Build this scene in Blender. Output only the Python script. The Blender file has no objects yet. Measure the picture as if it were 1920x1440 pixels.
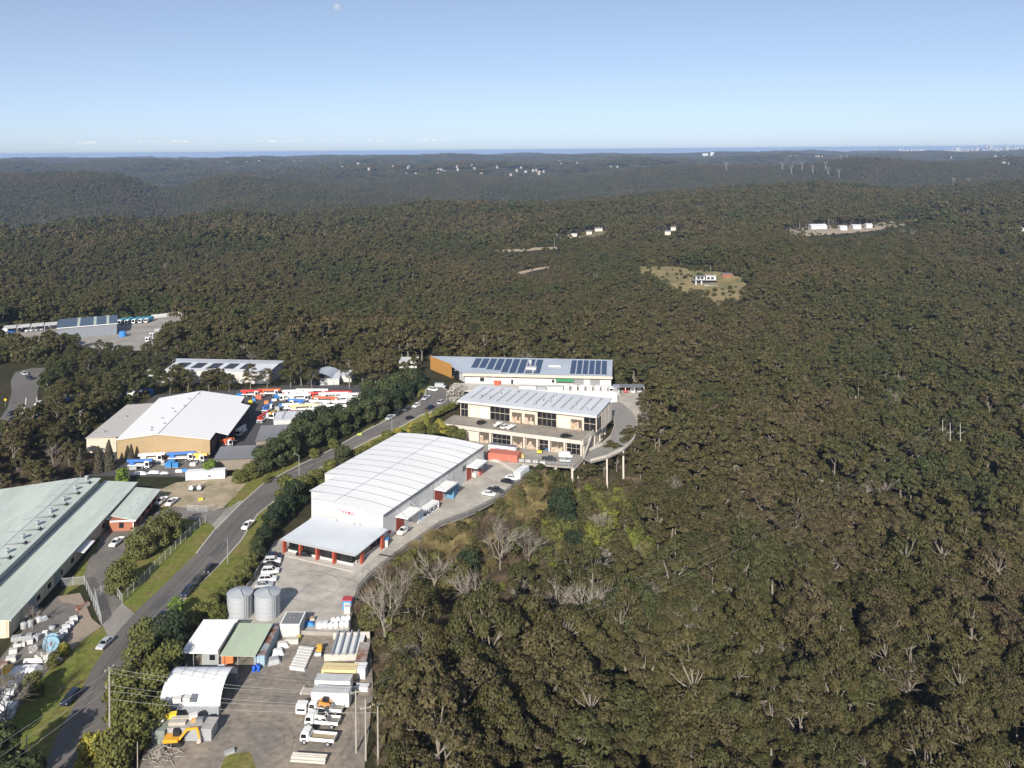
import bpy, math, random
import numpy as np
from mathutils import Vector, Matrix
sc = bpy.context.scene
# ------------------------------------------------------------------ camera, sky, sun, exposure
H, F, HY, RO = 112.0, 1650.0, 281.0, math.radians(0.45)   # camera height, focal length and level line (in 1920-px units), roll
cam = bpy.data.cameras.new('camera'); cam_o = bpy.data.objects.new('camera', cam); sc.collection.objects.link(cam_o)
cam.sensor_width = 36.0; cam.lens = 36.0 * F / 1920.0; cam.shift_y = -(720.0 - HY) / 1920.0
cam.clip_start = 1.0; cam.clip_end = 200000.0
cam_o.location = (0, 0, H)
cam_o.rotation_euler = (Matrix.Rotation(math.pi/2, 3, 'X') @ Matrix.Rotation(-RO, 3, 'Z')).to_euler()
sc.camera = cam_o
SUN_AZ, SUN_EL = 10.0, 28.0          # light travels away from the camera, 10 deg to the right
w = bpy.data.worlds.new('World'); sc.world = w; w.use_nodes = True
nt = w.node_tree; bg = nt.nodes['Background']
sky = nt.nodes.new('ShaderNodeTexSky'); sky.sky_type = 'NISHITA'; sky.sun_disc = False
sky.sun_elevation = math.radians(SUN_EL); sky.sun_rotation = math.radians(180 + SUN_AZ)
sky.altitude = 300; sky.air_density = 0.38; sky.dust_density = 0.82; sky.ozone_density = 2.2
gm = nt.nodes.new('ShaderNodeGamma'); gm.inputs[1].default_value = 0.64; nt.links.new(sky.outputs[0], gm.inputs[0])   # film-like response of the whole sky
sm = nt.nodes.new('ShaderNodeVectorMath'); sm.operation = 'MULTIPLY'; sm.inputs[1].default_value = (1.66, 1.63, 1.60); nt.links.new(gm.outputs[0], sm.inputs[0])
nt.links.new(sm.outputs[0], bg.inputs[0]); bg.inputs[1].default_value = 0.12
sl = bpy.data.lights.new('sun', 'SUN'); sl.energy = 4.6; sl.angle = math.radians(0.5); sl.color = (1.0, 0.94, 0.85)
so = bpy.data.objects.new('sun', sl); sc.collection.objects.link(so)
a_, e_ = math.radians(SUN_AZ), math.radians(SUN_EL)
LD = Vector((math.sin(a_)*math.cos(e_), math.cos(a_)*math.cos(e_), -math.sin(e_)))
so.rotation_euler = LD.to_track_quat('-Z', 'Y').to_euler()
sc.view_settings.view_transform = 'Standard'; sc.view_settings.look = 'None'
sc.view_settings.exposure = 0.55; sc.view_settings.gamma = 1.0
sc.render.engine = 'CYCLES'
cy = sc.cycles
cy.max_bounces = 4; cy.diffuse_bounces = 2; cy.glossy_bounces = 2; cy.transmission_bounces = 2; cy.transparent_max_bounces = 48
cy.volume_bounces = 0; cy.caustics_reflective = False; cy.caustics_refractive = False
cy.use_denoising = True; cy.use_adaptive_sampling = True; cy.adaptive_threshold = 0.02
try: cy.denoiser = 'OPENIMAGEDENOISE'
except Exception: pass
R = random.Random(7); NR = np.random.default_rng(7)

# ------------------------------------------------------------------ helpers
def at(px, py, z=0.0):
    """ground position seen at a picture point, for a surface at height z"""
    dx, dy = px - 960.0, py - HY
    u = dx*math.cos(RO) - dy*math.sin(RO); v = dx*math.sin(RO) + dy*math.cos(RO)
    Y = F*(H - z)/v
    return Vector((u*Y/F, Y, z))
def frame(p0, p1, z):
    a, b = at(*p0, z), at(*p1, z); d = b - a
    return a, math.hypot(d.x, d.y), math.atan2(d.y, d.x)
def az(deg): return math.radians(90 - deg)        # compass-like heading -> rotation of local +x

_mats = {}
def M(name, col, rough=0.7, met=0.0, var=0.12, scale=0.6, big=0.0, bscale=0.06, bump=0.0, stretch=(1,1,1), alt=None, alpha=None, spec=0.4):
    """procedural material: base colour with fine and large noise"""
    if name in _mats: return _mats[name]
    m = bpy.data.materials.new(name); m.use_nodes = True; _mats[name] = m
    n = m.node_tree.nodes; l = m.node_tree.links; p = n['Principled BSDF']
    p.inputs['Roughness'].default_value = rough; p.inputs['Metallic'].default_value = met
    p.inputs['Specular IOR Level'].default_value = spec
    tc = n.new('ShaderNodeTexCoord'); mp = n.new('ShaderNodeMapping'); mp.inputs['Scale'].default_value = stretch
    l.new(tc.outputs['Object'], mp.inputs[0])
    nz = n.new('ShaderNodeTexNoise'); nz.inputs['Scale'].default_value = scale; nz.inputs['Detail'].default_value = 6; nz.inputs['Roughness'].default_value = 0.65
    l.new(mp.outputs[0], nz.inputs[0])
    mr = n.new('ShaderNodeMapRange'); mr.inputs[1].default_value = 0.3; mr.inputs[2].default_value = 0.7
    mr.inputs[3].default_value = 1 - var; mr.inputs[4].default_value = 1 + var
    l.new(nz.outputs[0], mr.inputs[0])
    src = None
    if alt is not None:
        n2 = n.new('ShaderNodeTexNoise'); n2.inputs['Scale'].default_value = bscale; n2.inputs['Detail'].default_value = 5; n2.inputs['Roughness'].default_value = 0.6
        l.new(mp.outputs[0], n2.inputs[0])
        r2 = n.new('ShaderNodeMapRange'); r2.inputs[1].default_value = 0.42; r2.inputs[2].default_value = 0.60; l.new(n2.outputs[0], r2.inputs[0])
        mx = n.new('ShaderNodeMix'); mx.data_type = 'RGBA'; mx.inputs[6].default_value = (*col, 1); mx.inputs[7].default_value = (*alt, 1)
        l.new(r2.outputs[0], mx.inputs[0]); src = mx.outputs[2]
    vm = n.new('ShaderNodeVectorMath'); vm.operation = 'SCALE'
    if src: l.new(src, vm.inputs[0])
    else: vm.inputs[0].default_value = col
    l.new(mr.outputs[0], vm.inputs[3])
    out = vm.outputs[0]
    if big:
        n3 = n.new('ShaderNodeTexNoise'); n3.inputs['Scale'].default_value = bscale; n3.inputs['Detail'].default_value = 4; l.new(mp.outputs[0], n3.inputs[0])
        r3 = n.new('ShaderNodeMapRange'); r3.inputs[1].default_value = 0.35; r3.inputs[2].default_value = 0.65; r3.inputs[3].default_value = 1 - big; r3.inputs[4].default_value = 1 + big
        l.new(n3.outputs[0], r3.inputs[0])
        v2 = n.new('ShaderNodeVectorMath'); v2.operation = 'SCALE'; l.new(out, v2.inputs[0]); l.new(r3.outputs[0], v2.inputs[3]); out = v2.outputs[0]
    l.new(out, p.inputs['Base Color'])
    if bump:
        b = n.new('ShaderNodeBump'); b.inputs['Strength'].default_value = bump; b.inputs['Distance'].default_value = 0.1
        l.new(nz.outputs[0], b.inputs['Height']); l.new(b.outputs[0], p.inputs['Normal'])
    if alpha is not None:
        p.inputs['Alpha'].default_value = alpha
    return m

class MB:
    def __init__(s): s.v = []; s.f = []
    def add(s, vs, fs):
        k = len(s.v); s.v += [tuple(p) for p in vs]; s.f += [tuple(i + k for i in q) for q in fs]; return s
    def box(s, x0, y0, z0, x1, y1, z1):
        x0, x1 = min(x0, x1), max(x0, x1); y0, y1 = min(y0, y1), max(y0, y1); z0, z1 = min(z0, z1), max(z0, z1)
        return s.add([(x0,y0,z0),(x1,y0,z0),(x1,y1,z0),(x0,y1,z0),(x0,y0,z1),(x1,y0,z1),(x1,y1,z1),(x0,y1,z1)],
                     [(3,2,1,0),(4,5,6,7),(0,1,5,4),(1,2,6,5),(2,3,7,6),(3,0,4,7)])
    def prism(s, pts, z0, z1):
        """vertical prism; z0, z1 numbers or lists"""
        n = len(pts); ar = sum(pts[i][0]*pts[(i+1)%n][1] - pts[(i+1)%n][0]*pts[i][1] for i in range(n))
        if ar < 0:
            pts = pts[::-1]
            z0 = z0[::-1] if isinstance(z0, (list, tuple)) else z0; z1 = z1[::-1] if isinstance(z1, (list, tuple)) else z1
        za = z0 if isinstance(z0, (list, tuple)) else [z0]*n; zb = z1 if isinstance(z1, (list, tuple)) else [z1]*n
        return s.add([(p[0],p[1],z) for p, z in zip(pts, za)] + [(p[0],p[1],z) for p, z in zip(pts, zb)],
                     [tuple(range(n-1,-1,-1)), tuple(range(n, 2*n))] + [(i,(i+1)%n,n+(i+1)%n,n+i) for i in range(n)])
    def slab(s, pts, t):
        """sheet through 3-D points with thickness t below"""
        n = len(pts)
        return s.add(list(pts) + [(p[0],p[1],p[2]-t) for p in pts],
                     [tuple(range(n)), tuple(range(2*n-1, n-1, -1))] + [((i+1)%n,i,n+i,n+(i+1)%n) for i in range(n)])
    def sideprof(s, prof, y0, y1):
        """x-z outline extruded along y"""
        n = len(prof)
        return s.add([(x,y0,z) for x,z in prof] + [(x,y1,z) for x,z in prof],
                     [tuple(range(n)), tuple(range(2*n-1,n-1,-1))] + [((i+1)%n,i,n+i,n+(i+1)%n) for i in range(n)])
    def tube(s, p, q, r0, r1=None, n=6, cap=True):
        r1 = r0 if r1 is None else r1
        p, q = Vector(p), Vector(q); d = (q - p); 
        if d.length < 1e-6: return s
        d.normalize(); a = d.orthogonal().normalized(); b = d.cross(a)
        vs = []
        for c, r in ((p, r0), (q, r1)):
            for i in range(n):
                t = 2*math.pi*i/n; vs.append(c + a*(r*math.cos(t)) + b*(r*math.sin(t)))
        fs = [(i,(i+1)%n,n+(i+1)%n,n+i) for i in range(n)]
        if cap: fs += [tuple(range(n-1,-1,-1)), tuple(range(n,2*n))]
        return s.add(vs, fs)
    def cyl(s, x, y, z0, z1, r, n=12, r1=None): return s.tube((x,y,z0),(x,y,z1), r, r1, n)
    def lathe(s, x, y, prof, n=24):
        k = len(prof); vs = [(x + r*math.cos(2*math.pi*i/n), y + r*math.sin(2*math.pi*i/n), z) for i in range(n) for r, z in prof]
        fs = [(i*k+j, ((i+1)%n)*k+j, ((i+1)%n)*k+j+1, i*k+j+1) for i in range(n) for j in range(k-1)]
        return s.add(vs, fs)
    def mesh(s, name, mat, smooth=False):
        me = bpy.data.meshes.new(name); me.from_pydata(s.v, [], s.f)
        if mat: me.materials.append(mat)
        if smooth: me.polygons.foreach_set('use_smooth', [True]*len(me.polygons))
        me.validate(); me.update()
        return me
    def build(s, name, mat, parent=None, smooth=False, label=None):
        o = bpy.data.objects.new(name, s.mesh(name, mat, smooth)); sc.collection.objects.link(o)
        if parent is not None: o.parent = parent
        if label: o['label'] = label
        return o
def B(*a): return MB().box(*a)
def thing(name, label, cat, loc=(0,0,0), rz=0.0, group=None):
    o = bpy.data.objects.new(name, None); sc.collection.objects.link(o)
    o.location = loc; o.rotation_euler = (0, 0, rz); o['label'] = label; o['category'] = cat
    if group: o['group'] = group
    return o
def tag(o, label, cat, group=None):
    o['label'] = label; o['category'] = cat
    if group: o['group'] = group
    return o
def kids(o): return list(o.children)
def dup(root, loc, rz, label, group=None, scale=None):
    r = root.copy(); sc.collection.objects.link(r); r.location = loc; r.rotation_euler = (0, 0, rz); r['label'] = label
    if group: r['group'] = group
    if scale: r.scale = scale
    for ch in tree_children.get(root.name, []):
        c = ch.copy(); sc.collection.objects.link(c); c.parent = r
        for g in tree_children.get(ch.name, []):
            d = g.copy(); sc.collection.objects.link(d); d.parent = c
    return r
tree_children = {}
def remember(root):
    """note a prototype's parts so that copies need no scene search"""
    by = {}
    for o in bpy.data.objects:
        if o.parent is not None: by.setdefault(o.parent.name, []).append(o)
    tree_children[root.name] = by.get(root.name, [])
    for c in tree_children[root.name]: tree_children[c.name] = by.get(c.name, [])
def mount(me, name, parent, loc, rz=0):
    o = bpy.data.objects.new(name, me); sc.collection.objects.link(o); o.parent = parent; o.location = loc; o.rotation_euler = (0,0,rz)
    return o
def text(body, size, mat, parent, loc, rot, name='lettering', sx=1.0, label=None):
    cu = bpy.data.curves.new(name, 'FONT'); cu.body = body; cu.size = size; cu.extrude = 0.01; cu.offset = 0.02*size; cu.align_x = 'CENTER'; cu.align_y = 'CENTER'
    cu.materials.append(mat); o = bpy.data.objects.new(name, cu); sc.collection.objects.link(o)
    bpy.context.view_layer.update(); me = bpy.data.meshes.new_from_object(o.evaluated_get(bpy.context.evaluated_depsgraph_get())); bpy.data.objects.remove(o)
    o = bpy.data.objects.new(name, me); sc.collection.objects.link(o)
    o.parent = parent; o.location = loc; o.rotation_euler = rot; o.scale = (sx, 1, 1)
    if label: o['label'] = label
    return o

# ------------------------------------------------------------------ terrain
TT = np.array([-1.2, -0.7, -0.35, 0.0, 0.35, 0.7, 1.2])
YY = np.array([60,100,200,300,400,500,650,800,1000,1240,1450,1700,2200,2700,3200,4000,5500,8000,12000,16000,20000,30000,90000], float)
ZT = np.array([[0,0,0,-20,-30,-34,-34],[0,0,0,-20,-30,-34,-34],[0,0,0,-20,-30,-34,-34],[0,0,0,-22,-32,-38,-38],[0,0,0,-18,-32,-38,-38],[0,0,0,-16,-28,-38,-38],
 [-4,-4,-8,-18,-24,-36,-36],[-10,-10,-17,-18,-15,-32,-32],[-14,-14,-20,-14,-8,-20,-20],[-15,-15,-16,-11,-4,-9,-9],[-45,-45,-9,-8,0,-4,-4],
 [-95,-95,-48,-2,2,0,0],[-115,-115,-95,-60,2,0,0],[-50,-50,-30,-115,-44,-16,-16],[30,30,22,-105,-66,-36,-36],[-30,-30,-28,-30,6,10,10],
 [14,14,12,4,-22,-14,-14],[16,16,18,16,10,14,14],[6,6,10,22,16,24,24],[-30,-30,-8,26,18,46,46],[-230,-230,-230,-60,-60,42,42],[-230]*7,[-230]*7], float)
XE = np.array([[60,-24],[159,-26],[200,-34],[212,-39],[224,-38.5],[242,-33],[264,-21.6],[285,-4],[300,3],[308,4],[316,10],[330,25],[345,39],[360,48],[380,56],[400,57],[430,40],[470,-10],[520,-60]], float)
left_e = [(70,1470,0),(82,1440,0),(107,1380,0),(135,1330,0),(152,1297,0),(172,1255,0),(192,1226,0),(207,1200,0),(240,1162,0),(250,1152,0),(370,1037,0),(405,992,0),(447,950,0),(495,907,0),(560,873,0.1),(615,847,0.7),(672,815,2.0),(722,790,3.4),(775,762,4.8),(797,745,5.3),(799,732,5.4),(806,724,5.4)]
right_e = [(160,1470,0),(178,1440,0),(200,1390,0),(226,1330,0),(246,1285,0),(270,1240,0),(300,1190,0),(337,1132,0),(410,1060,0),(450,1015,0),(482,965,0),(532,925,0),(562,900,0),(640,853,0.6),(700,822,1.8),(757,797,3.3),(790,778,4.5),(822,768,5.2),(846,756,5.4),(848,744,5.4),(838,732,5.4),(824,725,5.4)]
LE = [at(*p) for p in left_e]; RE = [at(*p) for p in right_e]
def smooth(a, b, x):
    t = np.clip((x - a)/(b - a), 0, 1); return t*t*(3 - 2*t)
def terr(X, Y):
    X = np.asarray(X, float); Y = np.maximum(np.asarray(Y, float), 61.0)
    t = np.clip(X/Y, -1.19, 1.19); ly = np.log(np.clip(Y, 61, 89000)); lk = np.log(YY)
    i = np.clip(np.searchsorted(lk, ly) - 1, 0, len(YY) - 2); fy = (ly - lk[i])/(lk[i+1] - lk[i]); fy = fy*fy*(3 - 2*fy)
    j = np.clip(np.searchsorted(TT, t) - 1, 0, len(TT) - 2); ft = (t - TT[j])/(TT[j+1] - TT[j]); ft = ft*ft*(3 - 2*ft)
    z = (ZT[i,j]*(1-fy) + ZT[i+1,j]*fy)*(1-ft) + (ZT[i,j+1]*(1-fy) + ZT[i+1,j+1]*fy)*ft
    nse = (np.sin(X/171.0 + 1.3*np.sin(Y/233.0)) * np.cos(Y/197.0 + 0.9*np.sin(X/143.0)) * 0.6 + np.sin(X/67.0 + Y/83.0 + 2.1*np.sin(X/119.0))*0.22
           + np.sin(X/611.0 - Y/487.0)*0.7)
    nse = nse + 1.5*smooth(2300, 3500, Y)*np.sin(X/260.0 + 2.0*np.sin(Y/520.0))*np.sin(Y/430.0 + 1.4*np.sin(X/390.0))
    amp = 13*smooth(900, 2600, Y)*(1 - smooth(14000, 19000, Y)) + 4*smooth(520, 800, Y)
    z = z + nse*amp
    nz2 = np.sin(X/23.0 + 1.7*np.sin(Y/31.0))*np.cos(Y/19.0 + X/47.0)
    d = X - np.interp(Y, XE[:,0], XE[:,1])
    wy = 1 - smooth(450, 560, Y)
    ww = wy*np.where(d < 0, 1.0, np.exp(-np.maximum(d, 0)/34.0)*np.clip(1 + 0.0*d, 0, 1))
    z = z*(1 - ww) + nz2*1.6*(1 - ww)*smooth(0, 15, np.where(Y < 560, d, 20))*(1 - smooth(900, 1300, Y))
    z = z + 9*smooth(560, 800, Y)*(1 - smooth(1500, 2000, Y))*(np.sin(X/74.0 + 1.6*np.sin(Y/131.0))*np.cos(Y/103.0 + 1.3*np.sin(X/97.0)) - .35)
    z = z - 75*np.exp(-((X/Y + .385 + .00001*(Y-2500))/.042)**2)*smooth(1900, 2400, Y)*(1 - smooth(4200, 5600, Y))
    # the road climbs to the cul-de-sac on a bank
    ys_l = np.array([p.y for p in LE[:20]]); xs_l = np.array([p.x for p in LE[:20]]); ys_r = np.array([p.y for p in RE[:18]]); xs_r = np.array([p.x for p in RE[:18]])
    rise = np.interp(Y, [p.y for p in LE[12:20]], [p.z for p in LE[12:20]]) * (1 - smooth(420, 520, Y))
    dl = X - np.interp(Y, ys_l, xs_l); dr = X - np.interp(Y, ys_r, xs_r)
    z = z + rise*smooth(-9, -2, dl)*(1 - smooth(1.5, np.where(Y > 352, 30.0, 7.0), dr))
    return z
nth, nr = 300, 360
ths = np.linspace(-1.02, 1.02, nth); rs = np.exp(np.linspace(math.log(70), math.log(88000), nr))
TH, RR = np.meshgrid(ths, rs); GX, GY = RR*np.sin(TH), RR*np.cos(TH); GZ = terr(GX, GY)
inpl = (GX < np.interp(GY, XE[:,0], XE[:,1])) & (GY < 470)
GZ = GZ - 0.12
V_ = np.stack([GX, GY, GZ], -1).reshape(-1, 3)
ii, jj = np.meshgrid(np.arange(nr-1), np.arange(nth-1), indexing='ij'); q = (ii*nth + jj).ravel()
FQ = np.stack([q, q+1, q+nth+1, q+nth], -1)
def np_mesh(name, verts, quads, mats, tint=None, mat_idx=None, smooth_=False):
    me = bpy.data.meshes.new(name); nv, nf = len(verts), len(quads)
    k = quads.shape[1] if nf else 4
    me.vertices.add(nv); me.vertices.foreach_set('co', np.ascontiguousarray(verts, np.float32).ravel())
    me.loops.add(nf*k); me.loops.foreach_set('vertex_index', np.ascontiguousarray(quads, np.int32).ravel())
    me.polygons.add(nf); me.polygons.foreach_set('loop_start', np.arange(0, nf*k, k, dtype=np.int32))
    for m in mats: me.materials.append(m)
    if mat_idx is not None: me.polygons.foreach_set('material_index', mat_idx.astype(np.int32))
    me.polygons.foreach_set('use_smooth', np.full(nf, smooth_, bool))
    me.update(calc_edges=True)
    if tint is not None:
        at_ = me.attributes.new('tint', 'FLOAT', 'POINT'); at_.data.foreach_set('value', np.ascontiguousarray(tint, np.float32))
    return me
m_floor = M('forest_floor', (0.055, 0.047, 0.026), 0.95, 0, 0.35, 0.35, alt=(0.034, 0.038, 0.018), bscale=0.012, spec=0.1)
ter = bpy.data.objects.new('terrain', np_mesh('terrain', V_, FQ, [m_floor], smooth_=True)); sc.collection.objects.link(ter); ter['kind'] = 'structure'
m_sea = M('sea_water', (0.03, 0.07, 0.12), 0.25, 0, 0.1, 0.001)
sea = MB().add([(-90000, 12000, -190), (90000, 12000, -190), (90000, 66000, -190), (-90000, 66000, -190)], [(0,1,2,3)]).build('sea', m_sea); sea['kind'] = 'structure'
# ------------------------------------------------------------------ ground sheets
m_road = M('road_asphalt', (0.130,0.120,0.110), 0.9, 0, 0.16, 1.2, alt=(0.155,0.142,0.129), bscale=0.05)
m_asph = M('yard_asphalt', (0.145,0.132,0.120), 0.9, 0, 0.2, 0.9, alt=(0.195,0.175,0.152), bscale=0.09)
m_dark = M('new_asphalt', (0.075,0.072,0.072), 0.9, 0, 0.2, 0.9)
m_conc = M('concrete_yard', (0.41,0.38,0.33), 0.85, 0, 0.15, 0.35, big=0.16, bscale=0.16)
m_concp = M('pale_concrete', (0.50,0.47,0.42), 0.8, 0, 0.12, 0.8)
m_concg = M('grey_concrete', (0.30,0.275,0.245), 0.85, 0, 0.15, 0.5, big=0.15, bscale=0.1)
m_dirt = M('dirt', (0.40,0.32,0.23), 0.95, 0, 0.22, 0.8, alt=(0.27,0.23,0.13), bscale=0.16, bump=0.4)
m_work = M('work_yard_gravel', (0.20,0.178,0.152), 0.95, 0, 0.30, 0.7, alt=(0.285,0.24,0.19), bscale=0.11, bump=0.3)
m_grass = M('verge_grass', (0.145,0.165,0.036), 0.95, 0, 0.35, 0.7, alt=(0.190,0.165,0.058), bscale=0.12, bump=0.6, spec=0.1)
m_mulch = M('mulch', (0.30,0.24,0.18), 0.95, 0, 0.35, 2.5, bump=0.5)
def sheet(name, px, z, mat, thick=0.0, kind='structure'):
    pts = [at(p[0], p[1], 0) for p in px]
    pts = [(p.x, p.y) for p in pts]
    mb = MB()
    n = len(pts); ar = sum(pts[i][0]*pts[(i+1)%n][1] - pts[(i+1)%n][0]*pts[i][1] for i in range(n))
    if ar < 0: pts = pts[::-1]
    mb.add([(x, y, z) for x, y in pts], [tuple(range(n))])
    o = mb.build(name, mat); o['kind'] = kind
    EXCL.append(pts)
    return o
EXCL = []; LOWZ = []        # no trees here; only low growth here
sheet('verge', [(0,1470),(0,1345),(60,1290),(115,1232),(165,1180),(192,1172),(229,1131),(300,1060),(365,995),(395,975),(425,950),(455,905),(500,880),(570,850),(600,865),(650,870),(645,885),(590,925),(545,965),(505,1010),(470,1050),(440,1090),(400,1140),(330,1235),(280,1330),(230,1470)], 0.02, m_grass)
rp0 = [Vector((p.x,p.y,p.z+.05)) for p in LE]; rp1 = [Vector((p.x,p.y,p.z+.05)) for p in RE]
MB().add([p for pr in zip(rp0, rp1) for p in pr], [(2*i, 2*i+1, 2*i+3, 2*i+2) for i in range(len(LE)-1)]).build('road', m_road)['kind'] = 'structure'
EXCL.append([(p.x,p.y) for p in LE] + [(p.x,p.y) for p in RE[::-1]])
def vribbon(P, side, w0, w1):
    vs = []
    for i, p in enumerate(P):
        d = P[min(i+1,len(P)-1)] - P[max(i-1,0)]; n = Vector((-d.y,d.x,0)).normalized()*side
        vs += [p + n*w0 + Vector((0,0,.03)), p + n*w1 + Vector((0,0,-.02 if p.z < .3 else -.8))]
    q_ = [(2*i,2*i+2,2*i+3,2*i+1) if side < 0 else (2*i,2*i+1,2*i+3,2*i+2) for i in range(len(P)-1)]
    MB().add(vs, q_).build('verge', m_grass)['kind'] = 'structure'
vribbon(LE[13:], 1, 0, 3.5); vribbon(RE[12:], -1, 0, 3.5)
def strip(name, px, off, wd, z0, z1, mat, parent=None):
    P = [p if isinstance(p, Vector) else at(p[0], p[1], 0) for p in px]; mb = MB(); L, Rr = [], []
    for i, p in enumerate(P):
        d = (P[min(i+1, len(P)-1)] - P[max(i-1, 0)]); d = Vector((d.x, d.y, 0)).normalized(); nn = Vector((-d.y, d.x, 0))
        L.append(p + nn*off); Rr.append(p + nn*(off + wd))
    n = len(P); vs = []
    for a, b in zip(L, Rr): vs += [(a.x,a.y,z0+a.z),(b.x,b.y,z0+b.z),(b.x,b.y,z1+b.z),(a.x,a.y,z1+a.z)]
    fs = [(4*i+j, 4*i+(j+1)%4, 4*i+4+(j+1)%4, 4*i+4+j) for i in range(n-1) for j in range(4)] + [(3,2,1,0), (4*n-4,4*n-3,4*n-2,4*n-1)]
    mb.add(vs, fs); o = mb.build(name, mat, parent)
    if parent is None: o['kind'] = 'structure'
    return o
strip('kerb', LE[10:], 0.0, 0.35, 0.0, 0.16, m_concp); strip('kerb', RE[6:], 0.0, -0.35, 0.0, 0.16, m_concp)
sheet('storage_yard', [(0,1235),(0,1372),(60,1295),(115,1228),(172,1168),(152,1128),(108,1118),(70,1150),(20,1210)], 0.03, m_asph)
sheet('compound_lawn', [(118,1118),(130,1090),(170,1030),(215,985),(255,975),(300,965),(360,960),(393,975),(365,995),(300,1060),(229,1131),(215,1108),(158,1093)], 0.03, m_grass)
sheet('compound_driveway', [(165,1108),(158,1080),(166,1050),(182,1030),(186,1012),(180,1000),(200,985),(222,975),(250,985),(290,962),(325,950),(400,958),(436,950),(402,990),(388,978),(340,972),(290,983),(256,1003),(238,1033),(214,1058),(203,1085),(203,1102),(228,1130),(250,1152),(222,1160),(190,1172),(175,1140)], 0.045, m_asph)
sheet('concrete_driveway', [(398,984),(422,957),(448,940),(460,938),(446,952),(406,993)], 0.06, m_concg)
sheet('concrete_driveway', [(192,1172),(229,1131),(252,1151),(240,1163),(206,1202)], 0.06, m_concg)
sheet('dirt_lot', [(285,925),(330,905),(430,893),(475,893),(440,930),(420,952),(400,958),(330,955),(296,950)], 0.035, m_dirt)
sheet('crane_yard', [(165,893),(350,895),(480,872),(560,820),(700,775),(705,722),(540,722),(430,732),(290,740),(225,795)], 0.02, m_dark)
sheet('display_yard', [(270,880),(350,895),(395,890),(395,855),(300,862)], 0.03, m_asph)
sheet('warehouse_yard', [(410,1172),(435,1135),(465,1098),(486,1064),(515,1015),(560,1000),(590,960),(760,900),(905,848),(938,856),(1003,884),(993,892),(937,938),(880,968),(825,988),(735,1052),(690,1087),(672,1110),(662,1140),(655,1190),(560,1200)], 0.03, m_conc)
sheet('work_yard', [(330,1232),(420,1190),(520,1180),(655,1188),(694,1190),(700,1300),(680,1470),(255,1470),(272,1400),(285,1330)], 0.04, m_work)
sheet('depot_yard', [(-40,650),(-40,622),(80,607),(340,590),(358,600),(300,640),(272,657),(215,658),(110,645),(60,655)], 0.03, m_concg)
sheet('side_road', [(-20,830),(-20,800),(0,785),(14,765),(22,735),(20,715),(28,698),(60,690),(88,690),(78,712),(70,735),(74,770),(72,785),(50,812),(36,830)], 0.05, m_road)
# tar seams, patches and tyre marks
m_seam = M('tar_seam', (0.055,0.052,0.05), .8); m_patch = M('asphalt_patch', (0.095,0.09,0.086), .9, 0, .15, 1.5); m_tyrem = M('tyre_mark', (0.06,0.056,0.05), .9, alpha=.13)
def lane(f, i0, i1, w, mat, name, dz=.062):
    vs = []
    for i in range(i0, i1):
        p = rp0[i].lerp(rp1[i], f + .006*math.sin(i*2.1)); q_ = rp0[i].lerp(rp1[i], f + w/9.0 + .006*math.sin(i*2.1)); vs += [p + Vector((0,0,dz-.05)), q_ + Vector((0,0,dz-.05))]
    MB().add(vs, [(2*i,2*i+1,2*i+3,2*i+2) for i in range(i1-i0-1)]).build(name, mat)['kind'] = 'structure'
lane(.5, 7, 18, .14, m_seam, 'tar_seam'); lane(.24, 3, 11, .12, m_seam, 'tar_seam'); lane(.78, 9, 17, .10, m_seam, 'tar_seam'); lane(.30, 4, 17, .9, m_tyrem, 'tyre_mark', .058); lane(.66, 4, 17, .9, m_tyrem, 'tyre_mark', .0585)
for px_, ang_, ln_, wd_ in ((300,80,7,2.2),(410,82,9,2.6),(520,62,6,2.4),(250,84,5,2),(640,65,8,2.2)):
    yy_ = {300:1130,410:1030,520:905,250:1200,640:838}[px_]; p_ = at(px_, yy_, .55 if px_ == 640 else 0); o_p = MB().prism([(-ln_/2,-wd_/2),(ln_/2,-wd_/2),(ln_/2,wd_/2),(-ln_/2,wd_/2)],.0,.012).build('road_patch', m_patch); o_p.location = (p_.x,p_.y,p_.z+.056); o_p.rotation_euler = (0,0,math.radians(ang_)); o_p['kind'] = 'structure'
for px_, py_, r_, a0_, a1_, zz_ in ((560,1110,9,20,120,.05),(580,1130,14,10,95,.051),(600,1080,11,-40,70,.052),(560,1120,19,30,80,.053),(470,1330,12,-60,60,.055),(500,1380,16,-30,80,.056),(520,1300,9,100,220,.057),(460,1400,7,-20,140,.058),(540,1340,21,60,120,.0585)):
    c_ = at(px_,py_,0); n_ = 24; vs = []
    for off_ in (0, 1.7):
        vs = []
        for i in range(n_+1):
            t_ = math.radians(a0_+(a1_-a0_)*i/n_); vs += [(c_.x+(r_+off_)*math.cos(t_), c_.y+(r_+off_)*math.sin(t_), zz_), (c_.x+(r_+off_+.32)*math.cos(t_), c_.y+(r_+off_+.32)*math.sin(t_), zz_)]
        MB().add(vs, [(2*i,2*i+1,2*i+3,2*i+2) for i in range(n_)]).build('tyre_mark', m_tyrem)['kind'] = 'structure'
m_line = M('road_paint', (0.75,0.74,0.70), 0.8, 0, 0.15, 3)
def line(px, wd, z, name='road_marking'):
    P = [at(*p, 0) for p in px]; mb = MB(); vs = []
    for i, p in enumerate(P):
        d = P[min(i+1,len(P)-1)] - P[max(i-1,0)]; d = Vector((d.x,d.y,0)).normalized(); n = Vector((-d.y,d.x,0))*wd/2
        vs += [(p.x-n.x,p.y-n.y,z),(p.x+n.x,p.y+n.y,z)]
    mb.add(vs, [(2*i,2*i+2,2*i+3,2*i+1) for i in range(len(P)-1)]); o = mb.build(name, m_line); o['kind'] = 'structure'
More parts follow.
